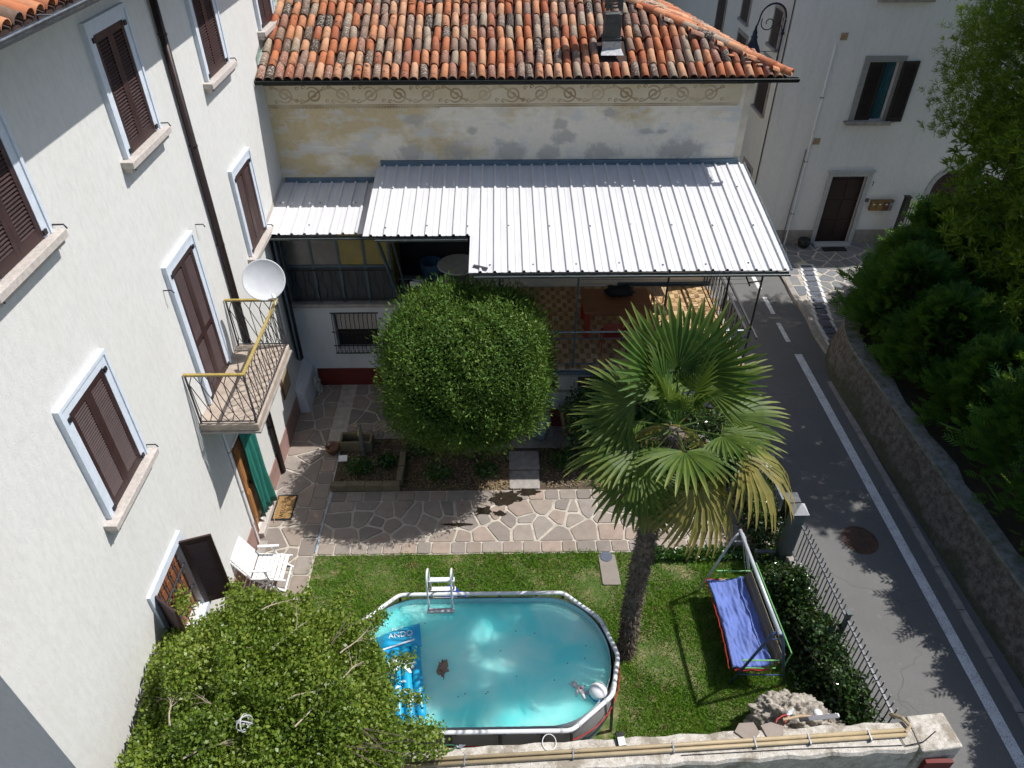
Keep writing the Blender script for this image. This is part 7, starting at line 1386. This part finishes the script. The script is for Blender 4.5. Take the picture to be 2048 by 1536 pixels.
P = np.stack([RNG.uniform(4.95, 5.5, 2600), RNG.uniform(5.5, 9.3, 2600), RNG.uniform(0, 0.28, 2600)], 1); gc_ = crown_leaves('ground_ivy', P, np.tile([0, 0, 1.0], (2600, 1)), 0.07, 0.7, M['ivy'], None, 0.5, 0.8, 'stuff'); tag(gc_, 'low dark ivy covering the ground under the fence hedge', 'ground cover')
n = 2200; P = np.stack([RNG.uniform(3.0, 4.9, n), RNG.uniform(9.22, 9.5, n), RNG.uniform(0, 0.16, n)], 1); gw_ = crown_leaves('border_weeds', P, np.tile([0, 0, 1.0], (n, 1)), 0.07, 0.6, M['laurel'], None, 0.6, 0.8, 'stuff'); tag(gw_, 'leafy weeds along the lawn edge behind the swing seat', 'weeds')
for i, (x, y, s) in enumerate(((-3.3, 11.9, 0.28), (-2.7, 12.1, 0.22), (-1.5, 11.7, 0.3), (-0.4, 11.75, 0.3), (1.4, 12.0, 0.35), (-2.0, 12.5, 0.35), (2.6, 11.6, 0.3))):
    shrub('bed_plant', (x, y, s * 0.6), (s, s * 0.8, s * 0.6), 420, 0.085, M['laurel'], 'low green plant in the garden bed, number %s from the left' % ('one two three four five six seven'.split()[[0, 1, 3, 4, 5, 2, 6][i]]), 'plant', 0.4, 'low plants in the garden bed', 2)
n = 2600; P = np.stack([RNG.uniform(-3.7, 3.5, n), RNG.uniform(11.3, 12.9, n), RNG.uniform(0.0, 0.02, n)], 1); P = P[~((P[:, 0] > 0.05) & (P[:, 0] < 0.9))]; P = np.concatenate([P, np.stack([RNG.normal(-0.1, 0.35, 1500), RNG.normal(11.75, 0.25, 1500), RNG.uniform(0, 0.03, 1500)], 1)])
M['litter'] = leafmat('litter', [(0.10, 0.06, 0.03), (0.20, 0.13, 0.07), (0.32, 0.24, 0.15), (0.14, 0.08, 0.04)], 0.1, 0.8); ax = rand_unit(len(P)); ax[:, 2] *= 0.2; lt = fast_mesh('leaf_litter', leaf_quads(P, ax, 0.06, 0.032, np.tile([0, 0, 1.0], (len(P), 1))), 4, M['litter'], None, 'stuff'); tag(lt, 'dry brown leaves scattered over the garden bed', 'leaves')

# ---------------------------------------------------------------- conifers on the raised garden
M['cypress'] = leafmat('cypress', [(0.018, 0.070, 0.012), (0.032, 0.115, 0.016), (0.055, 0.17, 0.022), (0.11, 0.24, 0.035)], 0.40, 0.5, 0.8)
def cypress(c, h, r, n, label, z0=RWZ - 0.12):
    t = thing('cypress_tree', (c[0], c[1], z0), label, 'conifer', 'cypress trees along the retaining wall'); b = MB(); b.tube([(c[0], c[1], z0), (c[0] + 0.03, c[1], z0 + h * 0.5), (c[0], c[1] + 0.05, z0 + h * 0.95)], [0.11, 0.07, 0.015], 8)
    k = RNG.uniform(0.03, 1, n) ** 0.8; a = RNG.uniform(0, 2 * np.pi, n); prof = (1 - k) ** 0.45 * (0.6 + 0.4 * np.minimum(1, k * 4)); lump = 1 + 0.22 * np.sin(3 * a + 7 * k + c[0]) + 0.16 * np.sin(5 * a - 11 * k + c[1]) + 0.12 * np.sin(9 * a + 17 * k); rad = r * prof * lump * RNG.uniform(0.35, 1.1, n)
    base = np.stack([c[0] + np.cos(a) * rad, c[1] + np.sin(a) * rad, z0 + k * h], 1); ax = unit(np.stack([np.cos(a), np.sin(a), RNG.uniform(0.2, 0.95, n)], 1) + RNG.normal(0, 0.18, (n, 3))); sd = unit(np.cross(ax, RNG.normal(size=(n, 3)))); Ls = RNG.uniform(0.26, 0.58, n); V = [leaf_quads(base, ax, Ls, Ls * 0.09, None)]
    for f in (0.2, 0.35, 0.5, 0.65, 0.8):
        for s in (1, -1): V.append(leaf_quads(base + ax * (Ls * f)[:, None], ax * 0.75 + sd * s * 0.65, Ls * (0.46 - 0.3 * f), Ls * 0.075, np.cross(ax, sd)))
    fast_mesh('foliage', np.concatenate(V), 4, M['cypress'], t)
    for i in range(14): a_ = i * 2.4; z = z0 + h * (0.1 + 0.055 * i); branch(b, (c[0], c[1], z), (math.cos(a_), math.sin(a_), 0.6), r * (1 - 0.06 * i), 0.02, 0, 0.3, 0.04, 4)
    b.build('trunk', M['bark'], t)
CY = [((10.85, 16.9), 1.9, 1.05, 2700, 'rounded cypress at the far end of the wall beside the pavement'), ((10.2, 15.5), 2.2, 1.15, 2700, 'cypress behind the bend of the retaining wall'), ((10.35, 13.8), 2.1, 1.1, 2700, 'cypress just past the bend, third from the pavement'), ((10.6, 12.1), 1.9, 1.1, 2700, 'low cypress at the right edge of the picture'),
      ((12.6, 18.7), 2.1, 1.2, 2300, 'cypress in front of the grey house, half hidden by the pine'), ((11.9, 16.6), 2.4, 1.3, 2400, 'cypress in the middle of the raised garden'), ((12.2, 14.6), 2.6, 1.3, 2300, 'cypress standing back from the wall at the right edge'), ((13.4, 17.8), 2.6, 1.3, 2000, 'cypress below the tall pine at the right edge'),
      ((10.5, 10.2), 3.2, 1.1, 2000, 'tall cypress beside the wall, cut by the right edge'), ((10.5, 8.7), 2.8, 1.15, 1700, 'cypress behind the straight wall, mostly outside the picture'), ((10.6, 7.2), 2.5, 1.15, 1700, 'cypress behind the wall near the bottom right corner'), ((10.6, 5.7), 2.8, 1.15, 1700, 'cypress behind the wall below the bottom right corner')]
for c, h, r_, n, lab in CY: cypress(c, h, r_, n, lab)
M['pine'] = leafmat('pine', [(0.03, 0.075, 0.008), (0.075, 0.15, 0.012), (0.15, 0.25, 0.018), (0.26, 0.37, 0.035)], 0.42, 0.5, 0.9)
def pine(c, z0, ztop, rad, ntuft, label, name='pine_tree', zlow=2.6, nw=0.016, nl=1.0):
    t = thing(name, (c[0], c[1], z0), label, 'pine tree', 'pines'); b = MB(); b.tube([(c[0], c[1], z0), (c[0] + 0.1, c[1], z0 + (ztop - z0) * 0.5), (c[0] - 0.05, c[1], ztop - 0.4)], [0.17, 0.12, 0.03], 10); ends = []
    r5 = random.Random(int(c[0] * 10))
    while len(ends) < ntuft:
        k = r5.random(); z = zlow + (ztop - zlow) * k; a = r5.uniform(0, 2 * math.pi); R0 = rad * (math.sin(math.pi * min(1, 0.25 + 0.75 * k)) ** 0.6) * (1 + 0.18 * math.sin(3 * a + 5 * k)) ; d = Vector((math.cos(a), math.sin(a), r5.uniform(0.05, 0.5))); L = R0 * r5.uniform(0.75, 1.05); e = Vector((c[0], c[1], z)) + d * L
        if r5.random() < 0.16: b.tube([(c[0], c[1], z - 0.25), Vector((c[0], c[1], z)) + d * L * 0.5, e], [0.03, 0.018, 0.006], 5)
        for q in range(7): ends.append((e + Vector((r5.gauss(0, 0.22), r5.gauss(0, 0.22), r5.gauss(0, 0.18))), d + Vector((0, 0, 0.5))))
    b.build('trunk', M['bark'], t); E_ = np.array([tuple(e) for e, _ in ends]); Dn = unit(np.array([tuple(d) for _, d in ends])); V = []
    for i in range(16): ax = unit(Dn * 0.8 + RNG.normal(size=E_.shape) * 0.75); Ln = RNG.uniform(0.11, 0.19, len(E_)) * nl; V.append(leaf_quads(E_ + Dn * RNG.uniform(0, 0.12, (len(E_), 1)), ax, Ln, nw, None))
    fast_mesh('needles', np.concatenate(V), 4, M['pine'], t)
pine((13.2, 18.0), RWZ - 0.1, 11.0, 2.0, 8000, 'tall pine with bright needle tufts at the top right corner', zlow=5.0)
pine((12.9, 12.7), RWZ - 0.1, 9.8, 2.1, 1500, 'pine just outside the right edge that shades the road', nw=0.045, nl=1.5)
pine((12.8, 14.8), RWZ - 0.1, 10.0, 2.0, 1500, 'second pine outside the right edge, behind the cypresses', nw=0.045, nl=1.5)
pine((13.3, 16.6), RWZ - 0.1, 10.0, 1.9, 1400, 'third pine outside the right edge beside the tall one', nw=0.045, nl=1.5)
